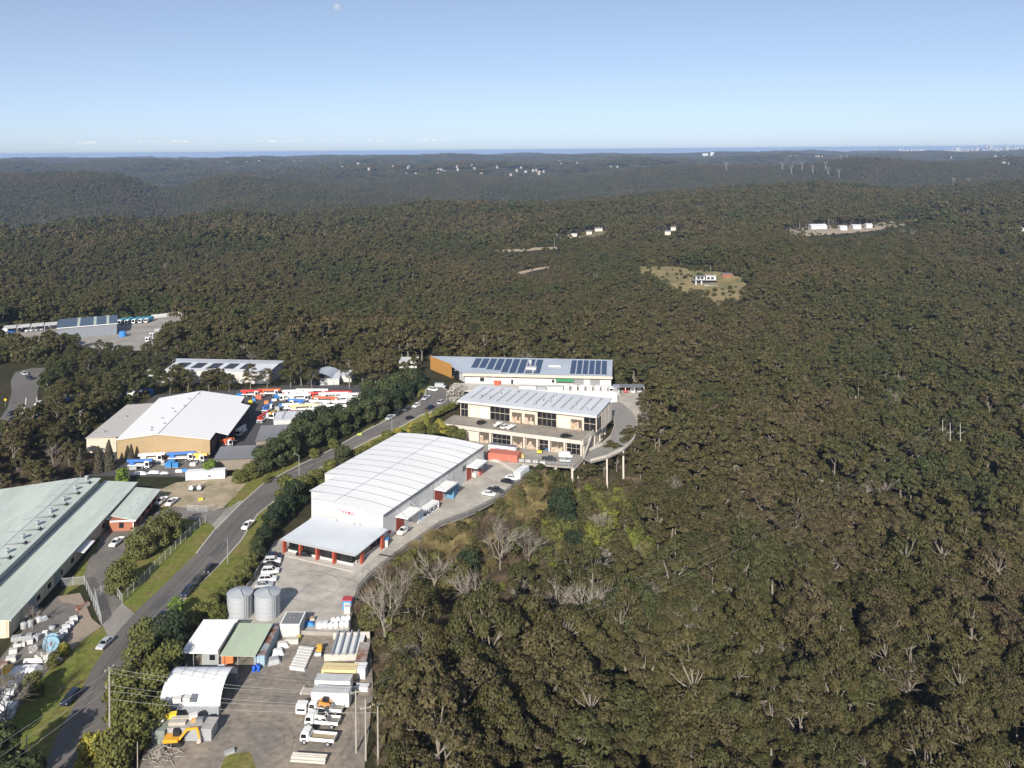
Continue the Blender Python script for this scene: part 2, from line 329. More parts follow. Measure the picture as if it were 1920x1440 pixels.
line([(20,811),(28,795),(36,785),(43,773),(48,757),(49,746)], 0.35, 0.058); line([(36,811),(36,800),(35,786)], 0.3, 0.058)
line([(69,780),(70,760),(68,745)], 0.25, 0.058)
# joints of the concrete yard
m_joint = M('joint_sealant', (0.20,0.185,0.165), 0.9)
def joints(o0, ang, xs, ys, x0, x1, y0, y1, parent):
    mb = MB()
    for x in xs: mb.box(x-0.05, y0, 0.036, x+0.05, y1, 0.04)
    for y in ys: mb.box(x0, y-0.05, 0.041, x1, y+0.05, 0.044)
    o = mb.build('yard_joint', m_joint); o.location = (o0.x, o0.y, 0); o.rotation_euler = (0,0,ang); o['kind'] = 'structure'
joints(at(500,1120,0), math.radians(65), [2,9,16,23,30], [-6,-14], -2, 34, -19, -2, None)
mulch = sheet('mulch_bed', [(110,1118),(150,1112),(158,1128),(172,1160),(190,1175),(150,1205),(128,1225),(118,1215),(150,1160),(146,1135),(112,1128)], 0.06, m_mulch)
sheet('grass_patch', [(415,1435),(425,1415),(470,1410),(480,1440),(470,1470),(410,1470)], 0.055, m_grass)

# ------------------------------------------------------------------ building materials
m_white = M('white_sheet_metal', (0.84,0.83,0.81), 0.45, 0.0, 0.035, 0.25, stretch=(1,8,1))
m_whitew = M('white_wall_panel', (0.52,0.52,0.505), 0.6, 0, 0.06, 0.3, big=0.05, bscale=.15)
m_roofw = M('white_roof_sheet', (0.81,0.805,0.79), 0.5, 0, 0.045, 0.3, big=0.04, stretch=(3,0.4,1))
m_ribg = M('grey_roof_rib', (0.34,0.345,0.35), 0.6, 0, 0.1, 1)
m_trim = M('dark_gutter', (0.10,0.105,0.11), 0.5, 0, 0.1, 1)
m_red = M('red_roller_door', (0.30,0.055,0.035), 0.6, 0, 0.1, 2, stretch=(1,1,12))
m_redcol = M('red_column', (0.38,0.075,0.04), 0.6, 0, 0.1, 2)
m_glass = M('dark_glazing', (0.012,0.014,0.016), 0.12, 0, 0.3, 0.5, spec=0.6)
m_glassb = M('blue_glazing', (0.02,0.03,0.05), 0.08, 0, 0.3, 0.5, spec=0.6)
m_cream = M('cream_wall', (0.56,0.475,0.385), 0.75, 0, 0.06, 0.5, big=0.06)
m_beige = M('beige_panel', (0.60,0.53,0.45), 0.75, 0, 0.06, 0.6)
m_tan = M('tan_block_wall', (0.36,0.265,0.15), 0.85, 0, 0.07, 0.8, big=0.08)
m_gtan = M('taupe_wall', (0.22,0.185,0.15), 0.8, 0, 0.06, 0.8)
m_gblue = M('green_roof_sheet', (0.50,0.55,0.49), 0.55, 0, 0.10, 0.4, big=0.10, bscale=0.08, stretch=(0.4,3,1))
m_gblue2 = M('sage_roof_sheet', (0.42,0.49,0.36), 0.55, 0, 0.07, 0.4, big=0.06, stretch=(3,0.4,1))
m_groof = M('grey_roof_sheet', (0.20,0.20,0.205), 0.55, 0, 0.08, 0.5, big=0.08)
m_sgrey = M('silver_roof_sheet', (0.46,0.50,0.55), 0.4, 0.1, 0.06, 0.3, big=0.06)
m_panelr = M('pale_roof_sheet', (0.62,0.63,0.65), 0.45, 0.1, 0.05, 0.3, big=0.05)
m_solar = M('solar_cell', (0.028,0.045,0.095), 0.25, 0, 0.12, 1.5, spec=0.6)
m_timber = M('orange_timber', (0.42,0.22,0.06), 0.65, 0, 0.16, 1.5, stretch=(1,1,10))
m_brick = M('red_brick', (0.36,0.14,0.085), 0.85, 0, 0.2, 4)
m_steel = M('galvanised_steel', (0.42,0.44,0.46), 0.45, 0.35, 0.08, 0.6)
m_silo = M('silo_steel', (0.42,0.44,0.46), 0.5, 0.15, 0.06, 0.5, stretch=(1,1,5))
m_conc2 = M('precast_concrete', (0.52,0.47,0.41), 0.85, 0, 0.1, 0.4, big=0.1)
m_deck = M('weathered_deck', (0.275,0.245,0.205), 0.9, 0, 0.2, 0.45, big=0.15, bscale=0.15)
m_inner = M('painted_interior_shade', (0.10,0.08,0.06), 0.9, 0, 0.4, 1.2)
m_stock = M('stacked_cartons', (0.42,0.27,0.15), 0.9, 0, 0.6, 1.6, alt=(0.5,0.45,0.4), bscale=1.3)
m_black = M('black_metal_and_shade', (0.02,0.02,0.022), 0.5)
m_blackw = M('charcoal_cladding_and_shade', (0.035,0.036,0.038), 0.6)

# ------------------------------------------------------------------ main white warehouse
o, L, a = frame((718,966),(907,836),8)
wh = thing('warehouse', 'large white warehouse with low curved roof and red roller doors beside the car park', 'warehouse', (o.x,o.y,0), a)
foot = [(0,0),(64,0),(64,35),(19.7,35),(19.7,29.6),(5.7,29.6),(5.7,24.8),(0,24.8)]
EXCL.append([tuple((Matrix.Rotation(a,3,'Z') @ Vector((x,y,0)) + o)[:2]) for x,y in foot])
def rz_(y): return 8.0 + 1.0*(1 - ((y - 17.0)/18.0)**2)
ys = [0,4,8,12.5,17,21,24.8]
MB().add([(0,0,0)]+[(0,y,rz_(y)-.05) for y in ys]+[(0,24.8,0)], [tuple(range(8,-1,-1))]).build('wall', m_whitew, wh)     # gable end
w_ = MB().add([(5.7,24.8,0),(5.7,24.8,rz_(24.8)-.05),(5.7,29.6,rz_(29.6)-.05),(5.7,29.6,0)], [(0,1,2,3)])
w_.add([(19.7,29.6,0),(19.7,29.6,rz_(29.6)-.05),(19.7,35,rz_(35)-.05),(19.7,35,0)], [(0,1,2,3)])
w_.add([(64,0,0)]+[(64,y,rz_(y)-.05) for y in (0,8,17,25,35)]+[(64,35,0)], [(0,1,2,3,4,5,6)])
w_.add([(0,24.8,0),(5.7,24.8,0),(5.7,24.8,rz_(24.8)-.06),(0,24.8,rz_(24.8)-.06)], [(0,1,2,3)])
w_.add([(5.7,29.6,0),(19.7,29.6,0),(19.7,29.6,rz_(29.6)-.06),(5.7,29.6,rz_(29.6)-.06)], [(0,1,2,3)])
w_.add([(19.7,35,0),(64,35,0),(64,35,rz_(35)-.06),(19.7,35,rz_(35)-.06)], [(0,1,2,3)])
w_.build('wall', m_whitew, wh)
for i, x in enumerate(np.linspace(0, 64, 9)[:-1]):            # tilt-up panels of the long wall
    B(x+0.04, 0, 0, x+7.96, 0.25, 7.9).build('wall_panel', m_whitew, wh)
nb = 13; xs = np.linspace(0, 64, nb+1)
for i in range(nb):
    x0, x1 = xs[i], xs[i+1]; ymax = 24.8 if x1 < 6 else (29.6 if x1 < 20.5 else 35)
    yy = np.linspace(-0.25, ymax+0.15, 10)
    mb = MB(); vs = [(x, y, rz_(y)+d) for d in (0.0,0.12) for x in (x0-(0.2 if i==0 else 0), x1+(0.2 if i==nb-1 else -0.02)) for y in yy]; k = len(yy)
    fs = [(2*k+j+1, 2*k+j, 3*k+j, 3*k+j+1) for j in range(k-1)] + [(j, j+1, k+j+1, k+j) for j in range(k-1)]
    fs += [(j, 2*k+j, 2*k+j+1, j+1) for j in range(k-1)] + [(k+j, k+j+1, 3*k+j+1, 3*k+j) for j in range(k-1)] + [(0,k,3*k,2*k),(k-1,3*k-1,4*k-1,2*k-1)]
    mb.add(vs, fs).build('roof_panel', m_roofw, wh)
    if i:
        mb = MB()
        for j in range(k-1):
            mb.add([(x0-0.16,yy[j],rz_(yy[j])+.13),(x0+0.16,yy[j],rz_(yy[j])+.13),(x0+0.16,yy[j+1],rz_(yy[j+1])+.13),(x0-0.16,yy[j+1],rz_(yy[j+1])+.13),
                    (x0-0.16,yy[j],rz_(yy[j])+.2),(x0+0.16,yy[j],rz_(yy[j])+.2),(x0+0.16,yy[j+1],rz_(yy[j+1])+.2),(x0-0.16,yy[j+1],rz_(yy[j+1])+.2)],
                   [(4,5,6,7),(0,1,5,4),(2,3,7,6),(1,2,6,5),(3,0,4,7)])
        mb.build('roof_rib', m_ribg, wh)
B(0.3,16.9,rz_(17)+.125,63.8,17.1,rz_(17)+.17).build('ridge_cap', m_ribg, wh)
B(-0.3,-0.5,7.85,64.3,-0.27,8.1).build('gutter', m_trim, wh)
MB().add([(-0.3,y,rz_(y)+dz) for y in ys for dz in (-.1,.15)], [(2*i,2*i+1,2*i+3,2*i+2) for i in range(6)]).build('barge_board', m_ribg, wh)
for x in (14.5, 27.8, 41, 54.5): B(x,-0.18,0,x+0.16,-0.02,7.85).build('downpipe', m_steel, wh)
for k, (x0, x1) in enumerate(((6.9,11.2),(29.5,34.5),(51.2,56.2))):
    B(x0,-0.06,0.0,x1,0.02,4.4).build('roller_door', m_red, wh)
    cn = MB().box(x0-0.3,-4.2,4.9,x0+7.8,-0.02,5.12).build('loading_canopy', m_white, wh)
    MB().tube((x0,-4.0,5.1),(x0,-0.1,7.2),0.05).build('tie_rod', m_steel, cn); MB().tube((x0+7,-4.0,5.1),(x0+7,-0.1,7.2),0.05).build('tie_rod', m_steel, cn)
    MB().box(x0-0.35,-4.3,4.8,x0+7.85,-4.2,5.16).build('fascia', m_ribg, cn)
MB().box(48.2,-0.1,4.2,50.6,-0.02,5.9).build('wall_vent', m_trim, wh)
B(57.5,-0.08,2.2,60.5,-0.02,3.4).build('window', m_glass, wh)
sg = B(-0.12,8.0,5.9,-0.02,15.5,7.5).build('sign_board', M('sign_white', (0.9,0.9,0.9), 0.5, 0, 0.02), wh)
text('THERMAL', 1.75, M('sign_red', (0.5,0.03,0.05), 0.6), sg, (-0.16,12.4,6.7), (math.pi/2,0,-math.pi/2), sx=0.82)
# office with the broad low canopy roof
o, L, a2 = frame((528.7,1010),(667,1040),4.2)
of = thing('office', 'low warehouse office with broad pale flat roof, dark glazing and red columns', 'office', (o.x,o.y,0), a2)
EXCL.append([tuple((Matrix.Rotation(a2,3,'Z') @ Vector((x,y,0)) + o)[:2]) for x,y in ((0,0),(24.5,0),(24.5,16),(0,16))])
MB().slab([(-0.2,-0.2,4.25),(24.6,-0.2,4.05),(24.6,15.9,4.75),(-0.2,15.9,4.75)], 0.28).build('roof', M('office_roof_sheet',(0.60,0.63,0.66),0.5,0.0,0.04,0.3,big=0.05,bscale=0.12), of)
B(-0.25,-0.32,3.8,24.65,-0.2,4.3).build('fascia', m_ribg, of)
B(0.8,1.6,0,22.6,14.9,0.75).build('base_wall', m_whitew, of)
B(1.2,2.0,0.75,22.2,14.9,3.95).build('core_wall', m_blackw, of)
for i in range(4):
    x0 = 0.8 + i*5.45
    B(x0+0.35,1.62,0.78,x0+5.1,1.8,3.75).build('window', m_glass, of)
for i in range(3):
    y0 = 2.0 + i*4.2
    B(22.3,y0+0.3,0.78,22.5,y0+3.9,3.75).build('window', m_glass, of)
for x, y in ((0.0,0.1),(5.6,0.1),(11.2,0.1),(16.8,0.1),(23.6,3.2),(23.9,12.9)):
    B(x,y,0,x+0.5,y+1.3,3.75).build('column', m_redcol, of)
MB().prism([(0,-0.8),(24.5,-1.2),(25.4,1.2),(25.2,14),(22.7,14),(22.7,1.5),(0.8,1.5)],0.03,0.17).build('footpath', m_concp, of)
for x,y in ((8,15),(14,15.1),(16,15.1)): MB().cyl(x,y-0.6,4.7,5.4,0.13).build('vent_pipe', m_steel, of)

# ------------------------------------------------------------------ unit block on two decks
o, L, a = frame((862,749),(1118,778),12.25)
ub = thing('unit_block', 'cream two-level factory unit block with roller bays above parking decks', 'building', (o.x,o.y,5.6), a); ub.scale = (.95,.95,.95)
def wexc(o, a, pts): EXCL.append([tuple((Matrix.Rotation(a,3,'Z') @ Vector((x,y,0)) + o)[:2]) for x,y in pts])
wexc(o, a, [(-2,-31),(58,-31),(62,24),(-2,24)]); LOWZ.append(([tuple((Matrix.Rotation(a,3,'Z') @ Vector((x,y,0)) + o)[:2]) for x,y in ((-6,-31),(-6,-50),(40,-58),(75,-45),(85,20),(58,-20))], .6))
B(0,0.6,0,59.9,21,6.4).build('wall', m_cream, ub)
MB().slab([(-0.5,-0.7,6.9),(60.3,-0.7,6.9),(60.3,21.6,7.9),(-0.5,21.6,7.9)],0.25).build('roof', m_panelr, ub)
B(-0.6,-0.95,6.0,60.4,-0.7,6.95).build('fascia', m_whitew, ub)
for i in range(14):
    x = 3.2 + i*4.05; d = R.uniform(1,4)
    MB().slab([(x,2.2+d*.5,7.06+(2.2+d*.5)*.0448),(x+0.75,2.2+d*.5,7.06+(2.2+d*.5)*.0448),(x+0.75,17+d,7.06+(17+d)*.0448),(x,17+d,7.06+(17+d)*.0448)],0.06).build('skylight', m_ribg, ub)
for i in range(11):
    x, y = R.uniform(4,56), R.uniform(3,18)
    v = MB().lathe(x,y,[(0.32,7.0+y*.0448),(0.32,7.7+y*.0448),(0.55,7.9+y*.0448),(0.5,8.25+y*.0448),(0.0,8.45+y*.0448)],10).build('roof_vent', m_steel, ub)
def bay(x0, x1, kind, zb, zt, y, par):
    if kind == 'glass':
        n = max(1, round((x1-x0)/2.2)); wd = (x1-x0)/n
        for i in range(n):
            B(x0+i*wd+.06,y-.14,zb+.05,x0+(i+1)*wd-.06,y+.05,zb+(zt-zb)*.52).build('window', m_glass, par)
            B(x0+i*wd+.06,y-.14,zb+(zt-zb)*.56,x0+(i+1)*wd-.06,y+.05,zt).build('window', m_glass, par)
    elif kind == 'shut':
        B(x0,y-.1,zb,x1,y+.05,zt).build('roller_door', m_beige, par)
    elif kind == 'white':
        B(x0,y-.1,zb,x1,y+.05,zt).build('roller_door', m_whitew, par)
    else:                      # open bay: flat sheet painted dark for the shade inside, stock in front
        r = MB().add([(x0,y-.12,zb),(x1,y-.12,zb),(x1,y-.12,zt),(x0,y-.12,zt)], [(0,1,2,3)]).build('bay_shade_sheet', m_inner, par)
        rr = random.Random(int(x0*10)+int(zb))
        mb = MB()
        for k in range(5):
            xx = x0 + 0.2 + k*(x1-x0-0.4)/5; mb.box(xx,y-.9,zb+.02,xx+(x1-x0-.4)/5-.08,y-.16,zb+rr.uniform(.8,(zt-zb)*.75))
        mb.build('stock', m_stock, r)
        B(x0-.1,y-.2,zt-.25,x1+.1,y-.1,zt+.2).build('shutter_box', m_beige, par)
for x0,x1,k in ((0.3,3.6,'glass'),(4.3,8.4,'shut'),(9,13.1,'white'),(13.8,22.6,'glass'),(23.6,28,'open'),(29.2,33.7,'open'),(34.8,43,'glass'),(43.7,48.4,'shut'),(49.2,53.8,'open'),(54.6,59.6,'glass')):
    bay(x0,x1,k,0.06,5.6 if k=='glass' else 4.4,0.6,ub)
B(60.0,0.8,0.8,60.12,6,5).build('window', m_glass, ub); 
for y in (7,12,17): B(59.95,y,-1,60.04,y+4.7,6.3).build('side_panel', m_beige, ub)
B(-3,-12.9,-0.5,58.5,0.58,0.02).build('upper_deck', m_deck, ub)
B(-3,-13.05,-0.9,58.6,-12.85,0.55).build('parapet', m_conc2, ub)
B(58.45,-13,-1.3,58.75,21,0.95).build('parapet', m_conc2, ub)
B(2,-11.6,-5.5,58.2,20.5,-0.52).build('lower_wall', m_cream, ub)
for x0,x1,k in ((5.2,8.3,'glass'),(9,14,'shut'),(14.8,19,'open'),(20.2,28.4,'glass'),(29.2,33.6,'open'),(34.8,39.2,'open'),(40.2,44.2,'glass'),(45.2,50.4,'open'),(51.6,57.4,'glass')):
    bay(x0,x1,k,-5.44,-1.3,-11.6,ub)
for x in (8.7,14.4,19.6,28.8,34.2,39.7,44.7,51.0,57.8): B(x-.35,-12.8,-5.4,x+.35,-11.5,-0.52).build('pier', m_conc2, ub)
MB().prism([(10,-24),(34,-29),(58.7,-24.5),(58.7,-11.5),(2,-11.5)],-6.1,-5.48).build('lower_deck', m_concg, ub)
def rail(p, q, z, par, n):
    p, q = Vector((*p,z)), Vector((*q,z)); mb = MB(); mb.tube(p+Vector((0,0,1.05)), q+Vector((0,0,1.05)), 0.06); mb.tube(p+Vector((0,0,.55)), q+Vector((0,0,.55)), 0.05)
    for i in range(n+1):
        c = p.lerp(q, i/n); mb.box(c.x-.06,c.y-.06,z,c.x+.06,c.y+.06,z+1.1)
    mb.build('railing', m_steel, par)
rail((10.2,-23.8),(34,-28.8),-5.48,ub,14); rail((34,-28.8),(58.5,-24.4),-5.48,ub,14)
for (x,y) in ((12,-24),(20,-25.5),(28,-27.2),(36,-28),(44,-26.6),(52,-25.2),(58,-24),(58.2,-18),(58.2,-11),(58.2,-4),(58.2,3),(58.2,10),(58.2,17)):
    B(x-.35,y-.35,-15,x+.35,y+.35,-6.1 if y < -12 else -1.3).build('column', m_conc2, ub)
B(57.6,-24.5,-6.9,58.9,20.5,-6.1).build('edge_beam', m_conc2, ub); B(56.5,-11.4,-5.4,58.0,20,-5.3).build('walkway', m_concg, ub)
# stairs between the decks
MB().add([(x,y,z) for x in (58.9,59.7) for y,z in ((-4,0.3),(-4.9,0.3),(-14.9,-5.4),(-14,-5.4))],[(0,1,2,3),(7,6,5,4),(0,4,5,1),(1,5,6,2),(2,6,7,3),(3,7,4,0)]).build('stair', m_concg, ub)
# curved ramp
m_ramp = M('ramp_concrete', (0.235,0.225,0.205), 0.9, 0, 0.12, 0.6)
cp = [(41.8, 380.0, 2.56), (44.17, 370.5, 2.37), (45.22, 359.1, 1.99), (44.17, 347.7, 1.52), (41.32, 337.25, 0.94), (36.57, 328.7, 0.57), (30.4, 322.05, 0.38), (24.7, 318.25, 0.38)]
vs = []; inner = []; outer = []
for i, p in enumerate(cp):
    d = Vector(cp[min(i+1,len(cp)-1)]) - Vector(cp[max(i-1,0)]); d.z = 0; d.normalize(); n = Vector((-d.y, d.x, 0))*4.6; p = Vector(p)
    outer.append(p + n); inner.append(p - n)
def ribbon(A, Bb, t, mat, name, par):
    n = len(A); vs = []
    for p, q_ in zip(A, Bb): vs += [p, q_, q_ - Vector((0,0,t)), p - Vector((0,0,t))]
    return MB().add(vs, [(4*i+j, 4*i+(j+1)%4, 4*i+4+(j+1)%4, 4*i+4+j) for i in range(n-1) for j in range(4)] + [(3,2,1,0),(4*n-4,4*n-3,4*n-2,4*n-1)]).build(name, mat, par)
rp = thing('vehicle_ramp', 'curved concrete vehicle ramp on columns wrapping the right end of the unit block', 'ramp')
ribbon(outer, inner, 0.5, m_ramp, 'ramp_deck', rp)
up = Vector((0,0,0.9))
for e in (outer, inner):
    c = [(a_+b_)/2 for a_, b_ in zip(inner, outer)]
    e2 = [p + (q_-p).normalized()*0.25 for p, q_ in zip(e, c)]
    ribbon([p+up for p in e], [p+up for p in e2], 1.5, m_conc2, 'ramp_wall', rp)
for i in (3,4,5,6):
    for e in (outer, inner):
        p = e[i]; B(p.x-.3,p.y-.3,-12,p.x+.3,p.y+.3,p.z-.5).build('column', m_conc2, rp)
EXCL.append([(p.x+1,p.y) for p in outer] + [(p.x-6,p.y) for p in inner[::-1]]); EXCL.append([(21,319),(36,321),(51,345),(60,404),(19,404)])
ly = MB().prism([(38,359),(54.2,361),(59.8,403),(38,403)],-6,1.6).build('lower_yard', m_conc); ly['kind'] = 'structure'
cpk = thing('carport', 'dark flat carport with parked cars behind the unit block', 'carport', (46.1,398,1.6), math.radians(-2))
B(0,0,2.6,13,5,2.8).build('roof', m_groof, cpk); 
for x in (0.2,4.2,8.4,12.6): B(x,0.1,0,x+.3,.4,2.6).build('post', m_concp, cpk)
B(0,4.8,0,13,5,2.6).build('rear_wall', m_blackw, cpk)

# ------------------------------------------------------------------ timber-fronted building with solar roof
K = Vector((-23.1,400.7,5.6)); ka = math.radians(-6.6)
bb = thing('solar_roof_building', 'long white building with silver solar roof and orange timber prow', 'building', K, ka); bb.scale = (.95,.95,.95)
wexc(K, ka, [(-23,-13),(75,-13),(75,31),(-23,31)])
rp_ = [(0,0),(71,0),(71.2,28.2),(-21.6,28.6),(-8.4,12.8)]
zr = lambda x,y: 5.0 + y*0.045
MB().slab([(x,y,zr(x,y)) for x,y in rp_],0.3).build('roof', m_sgrey, bb)
MB().prism([(0.8,1.6),(70.5,1.6),(70.5,27.5),(-7,27.5),(-6.5,13.2)],0,4.6).build('wall', m_whitew, bb)
B(-0.2,-0.25,3.9,71.2,0.0,5.1).build('fascia', m_cream, bb)
tw = thing_w = None
def wallstrip(p, q, z0, z1, t, name, mat, par):
    d = Vector((q[0]-p[0], q[1]-p[1], 0)).normalized(); n = Vector((-d.y, d.x, 0))*t
    return MB().prism([p, q, (q[0]+n.x,q[1]+n.y), (p[0]+n.x,p[1]+n.y)], z0, z1).build(name, mat, par)
pz = [(-8.2,12.4),(-21.9,28.4)]
tb = wallstrip(pz[1], pz[0], -0.4, 6.2, 0.4, 'timber_screen', m_timber, bb)
for k in range(13):
    z = 0.0 + k*0.48; wallstrip(pz[1], pz[0], z, z+0.3, -0.09, 'slat', m_timber, tb)
MB().prism([(-21.9,28.4),(-8.2,12.4),(-1,12.4),(-3,27)],-0.5,-0.42).build('soffit', m_timber, bb)
for x,y in ((-20.6,27.6),(-15,21.2),(-9.4,14.2)): MB().cyl(x,y,-4.5,-0.4,0.3).build('pillar', m_whitew, bb)
for i in range(9):
    x = 2.3+i*3.9; y0 = (9.5,9.5,7.5,6.5,3,2.4,2.4,2.4,2.4)[i] if i < 9 else 2.4
    MB().slab([(x+(y0-14)*.0,y0,zr(0,y0)+.18),(x+3.1,y0,zr(0,y0)+.18),(x+3.1,25.5,zr(0,25.5)+.18),(x,25.5,zr(0,25.5)+.18)],0.08).build('solar_panel', m_solar, bb)
for i in range(6):
    x = 51+i*3.0
    MB().slab([(x,3,zr(0,3)+.18),(x+2.4,3,zr(0,3)+.18),(x+2.4,25.5,zr(0,25.5)+.18),(x,25.5,zr(0,25.5)+.18)],0.08).build('solar_panel', m_solar, bb)
B(29.5,8,5.3,34.5,11,6.5).build('roof_plant', m_whitew, bb); B(40,14,5.5,46,16,6.3).build('roof_plant', m_whitew, bb); B(30,19,5.7,31.2,20.5,7.6).build('roof_plant', m_steel, bb)
for x0,x1,z0,z1 in ((8,10,1,2.8),(23,24,0.1,2.2),(42.6,43.6,1.2,2.6)): B(x0,1.52,z0,x1,1.62,z1).build('window', m_glass, bb)
for x in (11,15.2,19.4,23.6): B(x,1.5,3.1,x+2.8,1.6,3.8).build('window', m_glass, bb)
for x in (53,60.6): 
    lw = B(x,1.5,0.3,x+4.6,1.6,3.9).build('louvre', m_groof, bb)
    for k in range(3): B(x,1.4,1.0+k*.9,x+4.6,1.5,1.2+k*.9).build('slat', m_steel, lw)
B(-6,8,0.3,0.7,8.1,4.2).build('window', m_glass, bb)
B(-5,-11,-0.6,73.2,1.6,0.0).build('deck', m_concp, bb)
B(8,-11.3,-8,73.4,-11,1.15).build('parapet', m_whitew, bb)
for x in (39,50.5): B(x,-11.4,-3.2,x+6,-11.28,-1.0).build('window', m_glassb, bb)
B(28,-9.5,0.02,36,-6.5,2.2).build('plant_room', m_whitew, bb); B(41,-9.5,0.02,48.5,-6.5,2.2).build('plant_room', m_whitew, bb); B(36.2,-9.2,0.02,40.6,-7.5,1.9).build('plant_screen', m_steel, bb)
B(71.3,2,-9,74.5,5,0.1).build('stair_tower', m_steel, bb); B(71.4,-1,0.0,74.4,5,0.2).build('landing', m_steel, bb)
gs = thing('shade_sail', 'small green shade canopy against the white rear building wall', 'canopy', K + Matrix.Rotation(ka,3,'Z') @ Vector((42.3,-1.4,0)), ka)
MB().slab([(0,0,2.6),(8,0,2.6),(8,2.4,3.2),(0,2.4,3.2)],0.1).build('canopy', M('green_canvas',(0.06,0.30,0.13),0.8), gs)
for x in (0.1,7.7): B(x,.1,0,x+.15,.25,2.5).build('post', m_steel, gs)
ob = thing('bin', 'red-orange skip bin against the white rear building wall', 'bin', K + Matrix.Rotation(ka,3,'Z') @ Vector((14.2,-0.8,0)), ka)
MB().add([(0.3,0,0.1),(2.7,0,0.1),(2.7,1.6,0.1),(0.3,1.6,0.1),(0,0,1.7),(3,0,1.7),(3,1.6,1.7),(0,1.6,1.7)],[(3,2,1,0),(0,1,5,4),(1,2,6,5),(2,3,7,6),(3,0,4,7),(4,5,6,7)]).build('hopper', M('orange_red_paint',(0.62,0.10,0.05),0.5), ob)
B(0.3,0.1,0,2.7,.3,.1).build('skid', m_black, ob)
# ------------------------------------------------------------------ green-roofed factory on the left
G0 = at(10,1066,7); ga = math.radians(94.5)
gf = thing('green_roof_factory', 'long factory with pale green sheet roofs and rows of roof vents, left edge', 'factory', (G0.x,G0.y,0), ga)
wexc(Vector((G0.x,G0.y,0)), ga, [(-22,-11),(66,-11),(66,38),(-22,38)])
MB().slab([(-20.4,-.3,6.95),(61.9,-.3,6.95),(60.4,6,7.9),(-20.4,6,7.9)],0.15).build('roof', m_gblue, gf)
MB().slab([(-20.4,6,7.9),(60.4,6,7.9),(57,38,5.2),(-20.4,38,5.2)],0.15).build('roof', m_gblue, gf)
B(-20.6,5.85,7.86,60.2,6.15,8.0).build('ridge_cap', m_gblue, gf)
MB().prism([(-20,0.1),(61.2,0.1),(56.4,37),(-20,37)],0,[6.7,6.7,5.0,5.0]).build('wall', M('factory_upper_wall',(0.34,0.36,0.33),0.7), gf)
MB().slab([(-20.6,-10.9,4.35),(64.2,-10.9,4.35),(65,-0.15,4.95),(-20.6,-0.15,4.95)],0.15).build('roof', m_gblue, gf)
B(-20,-10.3,0,63.5,-0.05,4.15).build('wall', M('factory_cream_wall',(0.55,0.48,0.35),0.8,0,0.06,0.6), gf)
B(-20.7,-11.05,4.05,64.3,-10.88,4.45).build('gutter', m_gblue, gf)
B(-20.15,-9.8,0.02,-20.0,-3,4.2).build('end_panel', M('pale_peach_panel',(0.75,0.60,0.42),0.7), gf)
for x in (-6,0,7,14,24,36,43): B(x,-10.42,1.2,x+1.6,-10.3,2.4).build('window', m_glass, gf)
for x in (-10,4): B(x,-10.45,0.05,x+3.4,-10.3,3.6).build('door', M('grey_green_door',(0.26,0.29,0.30),0.6), gf)
for x in (-14,-2,11,20,32): B(x,-10.55,0.2,x+.14,-10.42,4.5).build('downpipe', m_beige, gf)
aw = MB().slab([(17,-12.6,2.7),(24.5,-12.6,2.7),(24.5,-10.4,3.1),(17,-10.4,3.1)],0.12).build('awning', m_white, gf)
for i in range(8):                                   # roof lights and turbine vents
    x = -6 + i*8.6; zz = lambda y: 6.95 + y/6*1.0 if y < 6 else 7.95 - (y-6)*.0844
    st = MB().slab([(x,9,zz(9)+.06),(x+.55,9,zz(9)+.06),(x+.55+1.5,1.2,zz(1.2)+.9),(x+1.5,1.2,zz(1.2)+.9)],0.05).build('roof_light', m_ribg, gf)
    v = MB().lathe(x+5,3.2,[(.35,7.2),(.35,8.1),(.62,8.4),(.58,8.8),(0,9.0)],10).build('turbine_vent', m_steel, gf)
    MB().add([(x+1.8,0.9,7.0),(x+3.4,0.9,7.0),(x+2.6,2.4,7.25),(x+2.6,1.2,8.2)],[(0,1,3),(1,2,3),(2,0,3),(0,2,1)]).build('vent_cowl', m_blackw, gf)
o_, L_a, aa = frame((253,974),(299,917),3.5)
br = thing('brick_office', 'small red brick office with green roof attached beside the green-roofed factory', 'office', (o_.x,o_.y,0), aa)
wexc(Vector((o_.x,o_.y,0)), aa, [(0,0),(25,0),(25,8),(0,8)])
bw = MB().box(0.5,0.5,0,23.2,7.5,3.2).build('wall', m_brick, br)
MB().slab([(-0.3,-0.3,3.35),(23.8,-0.3,3.35),(25.5,8.0,3.75),(3,8.0,3.75)],0.16).build('roof', m_gblue, br)
B(-0.35,-0.35,3.1,23.9,-0.25,3.42).build('gutter', m_white, br); B(-0.35,-0.25,3.1,-0.25,7,3.5).build('fascia', m_white, br)
B(0.4,3.4,1.0,0.52,4.7,2.5).build('window', m_glass, br); B(0.38,0.55,0,0.5,0.75,3.1).build('downpipe', m_white, br)
for x in (3,8,13,18): B(x,0.38,0.9,x+2.4,0.52,2.5).build('window', m_glass, br)
for i in range(5): MB().cyl(5+i*3.4,3.4+(i%2)*.8,3.5,4.1,.1).build('roof_pipe', m_steel, br)
lk = MB().slab([(2,8.0,3.0),(5.2,8.0,3.0),(5.2,10.8,3.1),(2,10.8,3.1)],.12).build('link_awning', m_white, br)

